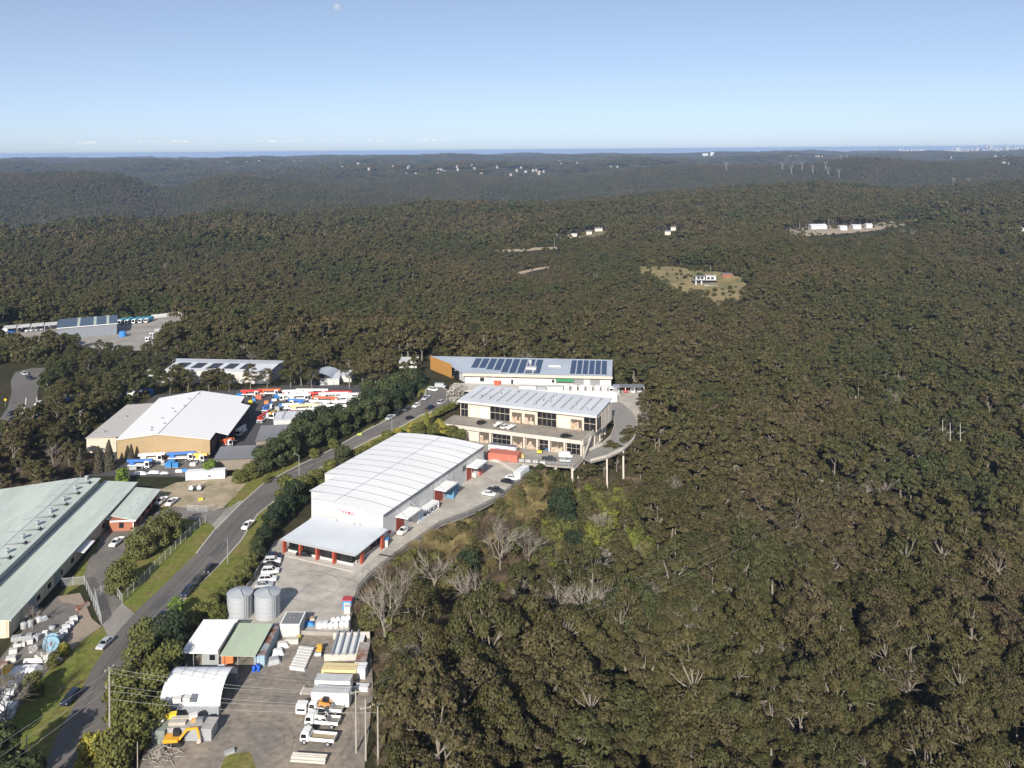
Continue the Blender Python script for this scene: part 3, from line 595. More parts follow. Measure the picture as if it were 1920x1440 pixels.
# ------------------------------------------------------------------ tan warehouse with white gable roof
o_, L_a, aa = frame((219.5,824),(394.5,822.5),7); O_ = Vector((o_.x,o_.y,0))
tw = thing('tan_warehouse', 'tan block warehouse with bright white gable roof in the crane yard', 'warehouse', O_, aa)
wexc(O_, aa, [(-16,-1),(40,-1),(37,60),(-20,60)])
ft = [(0,0),(34.2,0),(30,55),(10.5,57.5),(-5.8,54)]
MB().add([(0,0,0),(34,0,0),(34,0,6.85),(15.1,0,8.85),(0,0,6.85)],[(0,1,2,3,4)]).build('gable_wall', m_tan, tw)
MB().add([(34,0,0),(30,55,0),(30,55,6.85),(34,0,6.85)],[(0,1,2,3)]).build('side_wall', m_blackw, tw)  # wall away from the sun: its shade is put into the near-black colour
MB().add([(0,0,0),(-5.8,54,0),(-5.8,54,6.85),(0,0,6.85)],[(3,2,1,0)]).add([(-5.8,54,0),(30,55,0),(30,55,6.85),(10.5,57.5,8.85),(-5.8,54,6.85)],[(4,3,2,1,0)]).build('rear_wall', m_tan, tw)
MB().slab([(-0.3,-0.4,7.0),(15.1,-0.4,9.0),(10.5,57.8,9.0),(-6.1,54.2,7.0)],0.12).build('roof', m_white, tw)
MB().slab([(15.1,-0.4,9.0),(34.4,-0.4,6.95),(33.6,7.8,6.95),(38.8,6.0,6.4),(35.8,44,6.4),(31.2,46,6.9),(30.1,55.4,6.9),(10.5,57.8,9.0)],0.12).build('roof', m_white, tw)
MB().tube((15.1,-.4,9.03),(10.5,57.8,9.03),.14).build('ridge_cap', m_ribg, tw)
MB().add([(-.3,-.55,6.75),(15.1,-.55,8.75),(34.4,-.55,6.7),(34.4,-.55,7.0),(15.1,-.55,9.05),(-.3,-.55,7.05)],[(0,1,4,5),(1,2,3,4)]).build('barge_board', m_beige, tw)
for (x,y) in ((10.5,5),(9.2,8.5),(12.6,12),(8.6,20),(10.9,27),(7.5,33),(12.2,34),(10,45),(11.5,52)):
    z = 9 - abs(x-(15.1-y*.08))*.13; MB().lathe(x,y,[(.3,z-.2),(.3,z+.35),(.5,z+.5),(0,z+.75)],8).build('turbine_vent', m_steel, tw)
for x0,y0,x1,y1 in ((3,8,9,9.5),(1,20,8,22),(2,26,9,27)): MB().tube((x0,y0,7.45),(x1,y1,8.25),.12).build('roof_pipe', m_ribg, tw)
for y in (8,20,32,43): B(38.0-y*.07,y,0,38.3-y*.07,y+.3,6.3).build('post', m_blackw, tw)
MB().add([(34.5,0.3,0.2),(33.6,8,0.2),(33.6,8,6),(34.5,0.3,6)],[(0,1,2,3)]).build('opening_shade_sheet', m_black, tw)  # flat black sheet painted in for the shade inside the side opening
an = MB().prism([(-14.2,6.2),(-3.5,7.2),(-5.5,50),(-17.5,49)],0,5.4).build('annex_wall', m_cream, tw)
MB().slab([(-14.6,5.9,5.6),(-1.2,7.0,6.1),(-5.0,50,6.1),(-18,49.4,5.6)],.15).build('annex_roof', M('grey_cream_roof',(0.50,0.47,0.44),0.6,0,0.05,0.4), tw)
for (x,y) in ((-10.5,12),(-10.5,31)): 
    MB().lathe(x,y,[(.3,5.6),(.3,6.5),(.5,6.7),(0,6.9)],8).build('turbine_vent', m_steel, tw); B(x-4,y-.1,5.95,x-.5,y+.1,6.1).build('roof_pipe', m_ribg, tw)
# small grey sheds
def gshed(p0, p1, z, depth, nm, label):
    o_, L, a = frame(p0, p1, z); t = thing('shed', label, 'shed', (o_.x,o_.y,0), a); wexc(Vector((o_.x,o_.y,0)), a, [(0,0),(L,0),(L,depth),(0,depth)])
    MB().slab([(-.3,-.3,z),(L+.3,-.3,z),(L+.3,depth+.3,z+.9),(-.3,depth+.3,z+.9)],.16).build('roof', m_groof, t)
    B(0,0,0,L,depth,z-.15).build('wall', m_gtan, t); B(-.3,-.42,z-.22,L+.3,-.3,z+.04).build('gutter', m_trim, t)
    B(L-.02,2,0,L+.06,5,2.6).build('door', m_black, t); return t
gshed((402,861),(476,858),4,10.5,'','grey skillion shed with taupe wall behind the white container')
gshed((480,826),(537,823),4,15,'','grey skillion shed half hidden by roadside trees below the crane yard')
o_, L_, a = frame((512,787),(592,784),4.5); t = thing('shed', 'low white-roofed shed partly behind dark trees at the crane yard edge', 'shed', (o_.x,o_.y,0), a)
B(0.2,0,0,L_,9,4.2).build('wall', m_whitew, t); MB().slab([(0,-.3,4.4),(L_+.2,-.3,4.4),(L_+.2,9.3,5.0),(0,9.3,5.0)],.14).build('roof', m_panelr, t)
for i in range(3): MB().slab([(3+i*5,.5,4.52),(3.9+i*5,.5,4.52),(3.9+i*5,8.6,5.06),(3+i*5,8.6,5.06)],.05).build('skylight', m_ribg, t)
wexc(Vector((o_.x,o_.y,0)), a, [(0,0),(L_,0),(L_,9),(0,9)])

# ------------------------------------------------------------------ containers
def container(label, p0, p1, z, mat, length=None, depth=2.44, hgt=2.6, zb=0.0, roofm=None, name='shipping_container'):
    o_, L, a = frame(p0, p1, z); L = length or L
    t = thing(name, label, 'container', (o_.x,o_.y,zb), a)
    mb = MB().box(0.06,0.06,0.15,L-.06,depth-.06,hgt-.05)
    n = int(L/0.6)
    mb.build('body', mat, t)
    rb = MB()
    for i in range(n): rb.box(0.25+i*(L-.5)/n,0.0,0.25,0.25+(i+.5)*(L-.5)/n,0.07,hgt-.2).box(0.25+i*(L-.5)/n,depth-.07,0.25,0.25+(i+.5)*(L-.5)/n,depth,hgt-.2)
    r = rb.build('corrugation', mat, t); r['kind'] = 'stuff'
    for x in (0,L-.16):
        for y in (0,depth-.16): B(x,y,0,x+.16,y+.16,hgt).build('corner_post', mat, t)
    MB().box(0,0,hgt-.06,L,depth,hgt+.02).build('roof', roofm or mat, t)
    for y in (0.1,depth/2+.03): B(L-.01,y,.2,L+.05,y+depth/2-.13,hgt-.12).build('door', mat, t)
    return t, L, o_, a
m_cw = M('container_white', (0.74,0.75,0.75), 0.5, 0, 0.05, 0.8); m_cb = M('container_blue', (0.10,0.24,0.38), 0.55, 0, 0.12, 0.8)
m_cr = M('container_red', (0.52,0.16,0.11), 0.55, 0, 0.08, 0.8, big=0.06); m_co = M('container_orange', (0.58,0.20,0.075), 0.6, 0, 0.15, 1.2)
m_clb = M('container_pale_blue', (0.27,0.41,0.50), 0.6, 0, 0.12, 1.0, alt=(0.36,0.42,0.44), bscale=.5); m_navy = M('navy_lettering', (0.015,0.02,0.05), 0.6)
m_cg = M('container_grey', (0.17,0.175,0.19), 0.6, 0, 0.1, 0.8)
tm, L, *_ = container('white shipping container lettered MAERSK along the warehouse wall', (783.75,982.5), (822.5,955), 0.0, m_cw, 12.2)
text('MAERSK', 2.0, m_navy, tm, (7.2,-0.03,1.3), (math.pi/2,0,0), sx=1.15)
B(1.0,-.03,0.6,2.6,0.0,2.0).build('emblem', M('pale_blue_emblem',(0.35,0.55,0.68),0.6), tm)
container('blue open-ended shipping container under the warehouse loading canopy', (851,936), (864,917), 0.0, m_cb, 6.1)
container('white shipping container with open doors under the loading canopy beside the blue one', (833,932), (845,917), 0.0, m_cw, 5.8)
t, *_ = container('long white portable building on the dirt lot', (348,902), (421,898), 0.0, m_cw, 12.9, 3.0, 2.9)
B(7.2,-.04,.9,8.4,.02,1.6).build('window', m_groof, t)
container('faded red shipping container on the lower deck beside the warehouse corner', (912,862), (967,868), 0.4, m_cr, 11.6, 4.9, zb=0.4)
t, L, *_ = container('white container with dark grey roof behind the red container', (916,846), (964,852), 0.4, m_cw, 10.5, zb=0.4, roofm=m_cg)
text('TRADE DIRECT', .9, M('blue_lettering',(0.10,0.12,0.35),.6), t, (5.5,-.03,1.4), (math.pi/2,0,0))
o_ = at(477,1251,0); t = thing('shipping_container','pale blue rust-topped shipping container standing end-on beside the green shed roof','container',(o_.x+2.3,o_.y,0),math.pi/2)
B(.06,.06,.1,12.0,2.3,2.55).build('body', m_clb, t); B(0,0,2.5,12.1,2.36,2.62).build('roof', M('rusty_container_roof',(0.30,0.35,0.36),.7,0,.3,1.0,alt=(0.20,0.07,0.04),bscale=.35), t)
rb = MB()
for i in range(19): rb.box(.3+i*.62,-.0,.2,.62+i*.62,.07,2.4)
rb.build('corrugation', m_clb, t)['kind'] = 'stuff'
for y in (.12,1.22): B(-.05,y,.15,.06,y+1.02,2.45).build('door', m_clb, t)
wexc(Vector((o_.x+2.3,o_.y,0)), math.pi/2, [(0,0),(12,0),(12,2.4),(0,2.4)])
o_ = at(413,1247,0); t = thing('shipping_container','orange shipping container end under the green shed roof','container',(o_.x+2.9,o_.y,0),math.pi/2)
B(.06,.06,.1,6,2.6,2.5).build('body', m_co, t); B(-.05,.1,.15,.06,1.3,2.4).build('door', m_co, t); B(-.05,1.36,.15,.06,2.55,2.4).build('door', m_co, t); B(0,0,2.5,6.06,2.66,2.6).build('roof', m_co, t)

# ------------------------------------------------------------------ lower work yard: sheds, silos, tent
o_, L, a = frame((341,1222),(410,1222),3.5)
t = thing('shed', 'shed with bright white skillion roof under tree shade by the silos', 'shed', (o_.x,o_.y,0), a); wexc(Vector((o_.x,o_.y,0)), a, [(0,0),(8,0),(8,12.5),(0,12.5)])
MB().slab([(-.2,-.2,3.35),(8.0,-.2,3.35),(8.3,12.4,3.9),(0.2,12.4,3.9)],.15).build('roof', m_white, t)
B(4.2,.4,0,7.9,12,3.25).build('wall', M('shed_grey_wall',(0.30,0.32,0.31),.7), t); B(.3,11.5,0,4.2,12,3.3).build('rear_wall', m_gtan, t)
B(5.9,.3,1.5,7.1,.42,2.6).build('window', m_glass, t); B(7.95,-.2,3.3,8.3,12.2,3.85).build('barge_board', m_trim, t)
for x in (.4,2.4): B(x,.1,0,x+.15,.25,3.2).build('post', m_steel, t)
o_, L, a = frame((413,1227),(478,1228),3.3)
t = thing('shed', 'open shed with sage green sheet roof between white shed and blue container', 'shed', (o_.x,o_.y,0), a); wexc(Vector((o_.x,o_.y,0)), a, [(0,0),(7.6,0),(7.6,12.2),(0,12.2)])
for i in range(14):
    y0, y1 = -.2+i*.886, -.2+(i+1)*.886
    MB().slab([(-.1,y0,3.1+i*.03),(7.7,y0,3.1+i*.03),(7.7,y1+.03,3.15+i*.03),(-.1,y1+.03,3.15+i*.03)],.08).build('roof_sheet', m_gblue2, t)
for x in (.1,3.7,7.3):
    for y in (.1,11.6): B(x,y,0,x+.15,y+.15,3.0).build('post', m_steel, t)
B(.1,11.9,0,7.5,12.1,3.0).build('rear_wall', m_gtan, t)
for k, px in enumerate((443,495)):
    c = at(px,1165,0); c.y += 3
    t = thing('silo', 'galvanised water tank with shallow cone lid, %s of the pair' % ('left' if k == 0 else 'right'), 'tank', (c.x,c.y,0), 0, 'steel tanks above the sheds'); EXCL.append([(c.x-3.5,c.y-3.5),(c.x+3.5,c.y-3.5),(c.x+3.5,c.y+3.5),(c.x-3.5,c.y+3.5)])
    MB().lathe(0,0,[(3.02,0),(3.02,5.4)],40).build('shell', m_silo, t, True)
    for z in (1.1,2.2,3.3,4.4): MB().lathe(0,0,[(3.02,z),(3.05,z+.04),(3.05,z+.1),(3.02,z+.14)],40).build('band', m_silo, t, True)
    MB().lathe(0,0,[(3.12,5.36),(3.12,5.46),(0.0,6.25)],24).build('lid', m_silo, t)
    l = MB().tube((1.75,-2.52,0),(1.75,-2.52,6.0),.06).tube((2.15,-2.25,0),(2.15,-2.25,6.0),.06)
    for i in range(16): l.tube((1.75,-2.52,.4+i*.35),(2.15,-2.25,.4+i*.35),.03,n=4)
    l.build('ladder', m_steel, t); MB().tube((1.7,-2.5,5.6),(0.2,-.3,6.35),.05).build('lid_rail', m_trim, t); MB().tube((2.6,-1.7,0),(2.6,-1.7,5.3),.09).build('pipe', m_trim, t)
o_, L, a = frame((524,1171),(562,1171),3)
t = thing('shed', 'small white flat-roofed pump shed with grey roof beside the tanks', 'shed', (o_.x,o_.y,0), a); wexc(Vector((o_.x,o_.y,0)), a, [(0,0),(4.7,0),(4.7,5.6),(0,5.6)])
B(.1,.1,0,4.6,5.5,2.85).build('wall', m_whitew, t); B(0,0,2.85,4.7,5.6,3.0).build('parapet', m_white, t); B(.3,.3,3.0,4.4,5.3,3.04).build('roof', m_groof, t)
for x in (1.8,2.7): MB().cyl(x,3,3.04,3.4,.08).build('vent_pipe', m_steel, t)
# arched tent
o_, L, a = frame((298,1345),(410,1345),0.0); TL = 12.2
t = thing('arched_shelter', 'white fabric arched shelter on stacked containers in the work yard', 'shelter', (o_.x,o_.y+0.6,0), a)
wexc(Vector((o_.x,o_.y,0)), a, [(-1,-8),(12,-8),(12,11),(-1,11)])
W2 = 5.4; n = 14; Hs = 1.9; Ht = 5.3
arc = [(W2 - W2*math.cos(math.pi*i/n), Hs + (Ht-Hs)*math.sin(math.pi*i/n)) for i in range(n+1)]
def arch(x0, x1, off, mat, nm, par):
    return MB().add([(x, y + (0.0), z+off) for x in (x0,x1) for y, z in arc], [(i, n+1+i, n+2+i, i+1) for i in range(n)]).build(nm, mat, par, True)
m_fab = M('white_fabric', (0.80,0.80,0.80), 0.7, 0, 0.04, 0.5)
seg = np.linspace(0, 11.9, 6)
for i in range(5): arch(seg[i]+.02, seg[i+1]-.02, 0, m_fab, 'canopy_panel', t)
for x in seg: arch(x-.12, x+.12, .05, M('fabric_seam',(0.60,0.61,0.62),.7), 'hoop', t)
for y in (0,2*W2-.3): B(0,y-.6,0,11.9,y+.9,Hs).build('base_container', m_cg if y else m_steel, t)
MB().add([(0.3,y,z) for y,z in arc]+[(0.3,2*W2,Hs),(0.3,0,Hs)],[tuple(range(n+3))]).build('end_curtain', m_groof, t)
# cluttered container roof in front of the tent
P = at(283,1395,0); t = thing('storage_container', 'weathered grey container in front of the arched shelter, its roof piled with materials', 'container', (P.x,P.y,0), math.radians(-2))
B(0,0,0,2.6,4.4,2.5).build('body', M('dull_green_container',(0.22,0.25,0.22),.7,0,.2,1.2), t)
B(2.7,1.0,0,11.2,4.4,2.3).build('body', m_steel, t); B(2.6,.9,2.3,11.4,4.5,2.42).build('roof', M('worn_sheet',(0.38,0.36,0.33),.8,0,.3,.8), t)
for i in range(10): B(.1+i*.25,-.04,.1,.2+i*.25,0,2.4).build('rib', _mats['dull_green_container'], t)
rr = random.Random(3)
def clutter(cx_, cy_, z, items, sd=1):
    rr = random.Random(sd)
    for nm, lab, cat, (x, y), (sx, sy, sz), mat, rot in items:
        o = MB()
        o.prism([(-sx/2,-sy/2),(sx/2,-sy/2),(sx/2,sy/2),(-sx/2,sy/2)],0,sz)
        for k in range(3): o.prism([(-sx/2-.03,-sy/2+sy*(k+.3)/3.2),(sx/2+.03,-sy/2+sy*(k+.3)/3.2),(sx/2+.03,-sy/2+sy*(k+.5)/3.2),(-sx/2-.03,-sy/2+sy*(k+.5)/3.2)],.02,sz+.03)
        ob_ = o.build(nm, mat); ob_.location = (cx_+x, cy_+y, z); ob_.rotation_euler = (0,0,rot); tag(ob_, lab, cat)
m_yel = M('yellow_plastic',(0.72,0.55,0.04),.5); m_tim = M('weathered_timber',(0.42,0.38,0.33),.85,0,.2,2); m_paleb = M('pale_bundle',(0.62,0.60,0.57),.8,0,.15,1.5)
clutter(P.x, P.y, 2.44, [('yellow_tarp','yellow tarp bundle on the container roof','tarp',(2.2,4.0),(2.2,1.2,.8),m_yel,.2),
 ('timber_stack','long grey timber bundle on the container roof nearest the shelter','timber',(4.4,3.4),(3.4,.9,.5),m_tim,.05),('timber_stack','lower timber bundle along the container roof front','timber',(4.3,2.0),(3.2,.9,.55),m_tim,.05),
 ('crate','pale square crate at the left end of the container roof','crate',(0.9,2.6),(1.3,1.4,.7),m_paleb,.1),('bag_pile','white bags heaped on the container roof middle','bags',(6.6,3.9),(1.5,1.1,.7),m_paleb,.5),
 ('tool_box','dark tool box on the right of the container roof','box',(8.4,2.4),(1.3,.9,.9),m_groof,.1),('board_stack','stack of orange-brown boards on the container roof','boards',(7.4,2.9),(1.4,.7,.4),M('orange_board',(0.6,0.33,0.12),.8),.3)])
clutter(P.x, P.y, 4.0, [('crate','pale crate resting high on the shelter fabric edge, left of two','crate',(2.6,6.4),(1.6,1.2,.9),m_paleb,.1),('crate','pale crate resting high on the shelter fabric edge, right of two','crate',(4.6,6.4),(1.4,1.2,1.0),m_paleb,-.1)])

# ------------------------------------------------------------------ vehicles
paint = {'white':(0.78,0.78,0.77),'silver':(0.42,0.44,0.46),'grey':(0.13,0.135,0.14),'black':(0.012,0.012,0.014),'navy':(0.015,0.022,0.05),'red':(0.45,0.02,0.03),'blue':(0.03,0.12,0.45),'charcoal':(0.04,0.043,0.048)}
def pm(c): return M('car_paint_'+c, paint[c], 0.28, 0.0, 0.02, 1, spec=0.6)
m_tyre = M('tyre_rubber', (0.02,0.02,0.02), 0.85); m_lamp = M('lamp_glass', (0.8,0.8,0.78), 0.2); m_tail = M('tail_lamp', (0.35,0.02,0.02), 0.3)
def wheel_mesh(r, wd, nm):
    mb = MB().tube((0,-wd/2,0),(0,wd/2,0), r, n=14); return mb.mesh(nm, m_tyre)
def rim_mesh(r, wd): return MB().tube((0,-wd/2-.012,0),(0,wd/2+.012,0), r*.6, n=10).mesh('rim', m_steel)
WM = {r: (wheel_mesh(r, .24 if r < .45 else .32, 'tyre'), rim_mesh(r, .24 if r < .45 else .32)) for r in (.32,.36,.5)}
def wheels(t, xs, W, r):
    for x in xs:
        for s in (-1,1):
            w_ = mount(WM[r][0], 'wheel', t, (x, s*(W/2-.14), r)); mount(WM[r][1], 'rim', w_, (0,0,0))
def hull(prof, W, mat, nm, par, tum=0.10):
    """side outline -> rounded body"""
    n = len(prof); zc = sum(p[1] for p in prof)/n; xc = sum(p[0] for p in prof)/n
    rows_h = [(-W/2, .955, .90), (-W/2+tum, .99, .98), (-W/2+.3, 1, 1), (W/2-.3, 1, 1), (W/2-tum, .99, .98), (W/2, .955, .90)]
    vs = [(xc+(x-xc)*sx, y, zc+(z-zc)*sz) for y, sx, sz in rows_h for x, z in prof]
    fs = [(r*n+(i+1)%n, r*n+i, (r+1)*n+i, (r+1)*n+(i+1)%n) for r in range(5) for i in range(n)] + [tuple(range(n)), tuple(range(6*n-1,5*n-1,-1))]
    return MB().add(vs, fs).build(nm, mat, par)
def cabin(t, xb0, xt0, xt1, xb1, zb, zt, W, mat):
    """glasshouse between beltline and roof (front x first)"""
    wb, wt = W/2-.06, W/2-.26
    v = [(xb0,-wb,zb),(xb0,wb,zb),(xb1,wb,zb),(xb1,-wb,zb),(xt0,-wt,zt),(xt0,wt,zt),(xt1,wt,zt),(xt1,-wt,zt)]
    for nm, f in (('windscreen',(0,1,5,4)),('rear_window',(2,3,7,6)),('side_window',(1,2,6,5)),('side_window',(3,0,4,7))):
        MB().add([v[i] for i in f],[(0,1,2,3)]).build(nm, m_glass, t)
    p = MB()
    for a_, b_ in ((0,4),(1,5),(2,6),(3,7)): p.tube(v[a_], v[b_], .055, n=4)
    xm = (xt0+xt1)/2
    for s in (-1,1): p.tube((xm,s*wb,zb),(xm,s*wt,zt),.05,n=4)
    p.build('pillars', mat, t)
    MB().slab([(xt0+.06,-wt-.03,zt+.03),(xt1-.06,-wt-.03,zt+.03),(xt1-.06,wt+.03,zt+.03),(xt0+.06,wt+.03,zt+.03)],.06).add([(xt0-.12,-wt+.1,zt+.07),(xt0-.12,wt-.1,zt+.07),(xt1+.12,wt-.1,zt+.07),(xt1+.12,-wt+.1,zt+.07)],[(3,2,1,0)]).build('roof', mat, t)
def lamps(t, xf, xr, W, z):
    for s in (-1,1):
        B(xf-.04,s*(W/2-.38)-.16,z,xf+.02,s*(W/2-.38)+.16,z+.13).build('headlight', m_lamp, t); B(xr-.02,s*(W/2-.3)-.12,z+.05,xr+.04,s*(W/2-.3)+.12,z+.25).build('tail_light', m_tail, t)
def mk_car(kind, col):
    c = pm(col); t = thing({'sedan':'sedan_car','hatch':'hatchback_car','suv':'suv_car','ute':'pickup_truck','flat':'tray_truck','van':'van'}[kind], 'x', 'car')
    if kind == 'sedan':
        hull([(2.3,.35),(2.32,.6),(2.1,.78),(1.0,.95),(-1.5,1.0),(-2.2,.98),(-2.32,.7),(-2.28,.35),(0,.25)], 1.82, c, 'body', t); cabin(t,1.05,.35,-1.0,-1.75,.93,1.42,1.78,c); wheels(t,(1.4,-1.35),1.82,.32); lamps(t,2.25,-2.28,1.8,.62)
    elif kind == 'hatch':
        hull([(2.05,.35),(2.07,.65),(1.85,.85),(1.0,1.0),(-1.6,1.05),(-2.0,1.0),(-2.05,.6),(-2.0,.35),(0,.25)], 1.78, c, 'body', t); cabin(t,1.15,.4,-1.35,-1.9,.97,1.5,1.74,c); wheels(t,(1.25,-1.25),1.78,.32); lamps(t,2.0,-2.02,1.76,.68)
    elif kind == 'suv':
        hull([(2.3,.42),(2.33,.8),(2.1,.98),(1.15,1.08),(-1.9,1.12),(-2.25,1.08),(-2.32,.6),(-2.28,.42),(0,.32)], 1.9, c, 'body', t); cabin(t,1.2,.5,-1.75,-2.2,1.04,1.7,1.86,c); wheels(t,(1.42,-1.4),1.9,.36); lamps(t,2.27,-2.28,1.88,.75)
    elif kind == 'ute':
        hull([(2.6,.45),(2.63,.85),(2.4,1.02),(1.5,1.1),(-.75,1.12),(-.75,.5),(0.9,.38)], 1.88, c, 'body', t); cabin(t,1.5,.85,-.45,-.72,1.06,1.75,1.84,c)
        tr = MB().box(-2.62,-.92,.55,-.82,-.84,1.12).box(-2.62,.84,.55,-.82,.92,1.12).box(-2.62,-.84,.55,-2.54,.84,1.12).box(-.9,-.84,.55,-.82,.84,1.12).box(-2.6,-.9,.5,-.82,.9,.62).build('tray', c, t)
        B(-2.5,-.82,.62,-.92,.82,.70).build('tray_liner', m_black, tr); wheels(t,(1.6,-1.65),1.88,.36); lamps(t,2.58,-2.62,1.86,.78)
    elif kind == 'flat':
        hull([(2.6,.45),(2.63,.85),(2.4,1.02),(1.5,1.1),(-.3,1.12),(-.3,.5),(0.9,.38)], 1.88, c, 'body', t); cabin(t,1.5,.85,-.05,-.28,1.06,1.75,1.84,c)
        tr = B(-2.7,-.98,.85,-.4,.98,.95).build('tray', m_steel, t); MB().box(-.45,-.95,.95,-.38,.95,1.75).build('headboard', m_steel, tr); B(-2.6,-.4,.5,-.3,.4,.85).build('chassis', m_black, t)
        wheels(t,(1.6,-1.65),1.88,.36); lamps(t,2.58,-2.66,1.86,.68)
    elif kind == 'van':
        hull([(2.5,.4),(2.55,.8),(2.2,1.1),(1.5,1.9),(1.2,2.0),(-2.4,2.02),(-2.5,1.9),(-2.55,.4),(0,.3)], 1.92, c, 'body', t)
        MB().add([(2.26,-.8,1.12),(2.26,.8,1.12),(1.62,.72,1.84),(1.62,-.72,1.84)],[(0,1,2,3)]).build('windscreen', m_glass, t)
        for s in (-1,1): MB().add([(1.9,s*.965,1.2),(1.0,s*.965,1.2),(1.0,s*.945,1.75),(1.45,s*.945,1.75)],[(0,1,2,3) if s > 0 else (3,2,1,0)]).build('side_window', m_glass, t)
        wheels(t,(1.55,-1.5),1.92,.36); lamps(t,2.48,-2.52,1.9,.75)
    remember(t); return t
cars_made = {}
def road_z(py): return float(np.interp(py, [724,745,762,790,815,847,873], [5.4,5.3,4.8,3.4,2.0,.7,0]))
def car(px, py, head, kind, col, label, z=0.0, group=None, cat=None):
    p = at(px, py, z); key = (kind, col)
    if key not in cars_made:
        t = mk_car(kind, col); cars_made[key] = t; t.location = (p.x,p.y,z+.055); t.rotation_euler = (0,0,az(head)); t['label'] = label
    else: t = dup(cars_made[key], (p.x,p.y,z+.055), az(head), label)
    if group: t['group'] = group
    elif 'group' in t: del t['group']
    t['category'] = cat or {'ute':'pickup','flat':'truck','van':'van'}.get(kind,'car')
    return t
car(197,1211,190,'sedan','silver','silver sedan driving on the road beside the storage yard gate')
car(133,1315,190,'suv','navy','navy SUV parked on the grass edge at the lower left of the road')
car(352,1114,187,'suv','navy','navy SUV at the near end of three dark vehicles parked at the kerb')
car(371,1093,187,'ute','charcoal','charcoal pickup in the middle of three dark vehicles parked at the kerb')
car(394,1070,187,'sedan','black','black sedan at the far end of three dark vehicles parked at the kerb')
car(302,1163,187,'hatch','navy','dark hatchback half hidden behind a roadside tree')
car(465,989,190,'ute','white','white pickup parked on the road beside the right verge below the lamp post')
car(590,856,205,'suv','charcoal','dark SUV parked alone at the left kerb under roadside trees', road_z(856))
car(732,786,204,'ute','silver','silver pickup at the near end of the kerb line past the yellow sign', road_z(786))
car(747,778,204,'suv','black','black SUV parked behind the silver pickup at the far kerb', road_z(778))
car(763,770,204,'hatch','charcoal','charcoal hatchback among cars lining the left kerb near the cul-de-sac', road_z(770))
car(781,763,204,'hatch','white','white hatchback in shade at the left kerb near the cul-de-sac', road_z(763))
car(770,787,60,'hatch','black','black hatchback parked at the right kerb before the unit block drive', road_z(787))
car(807,768,30,'ute','navy','navy pickup at the edge of the clipped hedge', road_z(768))
car(828,757,30,'suv','silver','silver SUV parked nose-in beside the clipped hedge', road_z(757))
car(799,749,200,'ute','silver','silver pickup on the cul-de-sac bulb', road_z(749))
car(812,733,120,'suv','white','white SUV at the end of the cul-de-sac', road_z(733))
car(826,727,100,'van','silver','silver van under the pale flowering tree at the cul-de-sac', road_z(727))
yardL = [(513,1048,'suv','navy','dark blue SUV in the top bay of the tree-shaded parking row'),(511,1056,'suv','white','white SUV second from the top of the parking row'),(508,1064,'sedan','black','black sedan third from the top of the parking row'),
 (507,1075,'suv','white','white SUV in the middle of the parking row'),(502,1090,'suv','white','white SUV just above the silver sedan in the parking row'),(495,1101,'sedan','silver','silver sedan near the lower end of the parking row'),(477,1120,'sedan','navy','dark blue sedan behind the steel tanks at the low end of the row')]
for px,py,k,c,lab in yardL: car(px,py,84,k,c,lab)
car(571,1043,100,'sedan','black','black sedan parked in front of the office glazing')
car(219,1021,188,'ute','white','white pickup on the compound driveway beside the lawn')
car(303,943,188,'ute','white','white pickup beside the brick office, left of two'); car(322,945,188,'ute','white','white pickup beside the brick office, right of two')
car(929,923,115,'ute','charcoal','charcoal pickup parked by the yard fence'); car(917,929,115,'sedan','white','white sedan mostly behind the charcoal pickup by the yard fence')
car(952,906,115,'sedan','black','black sedan near the yard fence corner'); car(960,899,115,'sedan','white','white sedan behind the black sedan near the yard fence corner')
car(758,999,208,'flat','white','white tray truck in front of the red roller door')
car(903,795,40,'hatch','black','black hatchback on the upper deck',5.62); car(964,786,95,'ute','white','white pickup outside an open bay on the upper deck',5.62)
car(947,803,40,'hatch','white','white hatchback on the upper deck among boats',5.62); car(1062,820,70,'sedan','black','black convertible at the right end of the upper deck',5.62)
car(1030,864,105,'ute','charcoal','charcoal pickup on the lower deck by the railing',0.4); car(1061,858,100,'van','white','white van at the corner of the lower deck',0.4)
car(1060,866,100,'hatch','silver','silver hatchback beside the white van on the lower deck',0.4)
car(24,790,190,'suv','black','black SUV at the left kerb of the far road bend'); car(22,778,190,'suv','charcoal','charcoal SUV behind the black SUV at the far road bend')
car(60,792,190,'hatch','red','red hatchback parked at the right kerb of the far road bend'); car(73,759,190,'hatch','white','white hatchback on the far road verge')
car(46,703,130,'suv','silver','silver SUV in tree shade at the far junction'); car(56,711,130,'ute','navy','navy pickup beside the silver SUV at the far junction')
for i,(px,c,lab) in enumerate(((43,'black','black car at the left end of the depot parking row'),(53,'white','white car second in the depot parking row'),(62,'white','white car in the middle of the depot parking row'),(71,'silver','silver car fourth in the depot parking row'),(81,'silver','silver car at the right end of the depot parking row'))):
    car(px,622-i*.8,185,'suv',c,lab)
car(21,624,110,'ute','blue','bright blue pickup at the left edge of the depot yard'); car(12,622,110,'van','white','white van beside the blue pickup at the depot edge')
for i,(px,c,lab) in enumerate(((1165,'black','black car under the carport, left bay'),(1172,'red','red car under the carport'),(1183,'white','white car under the carport, right of the red one'),(1192,'silver','silver car under the carport, right bay'))):
    p = Vector((47.6+i*3.1,399.6,1.6)); k = ('hatch',c)
    if k not in cars_made: cars_made[k] = mk_car(*k); tcar = cars_made[k]; tcar.location = p; tcar.rotation_euler = (0,0,az(182)); tcar['label'] = lab
    else: dup(cars_made[k], p, az(182), lab)
m_wp = M('white_truck_paint',(0.75,0.75,0.74),.4,0,.03,1); m_boat = M('white_hull',(0.75,0.75,0.73),.4)
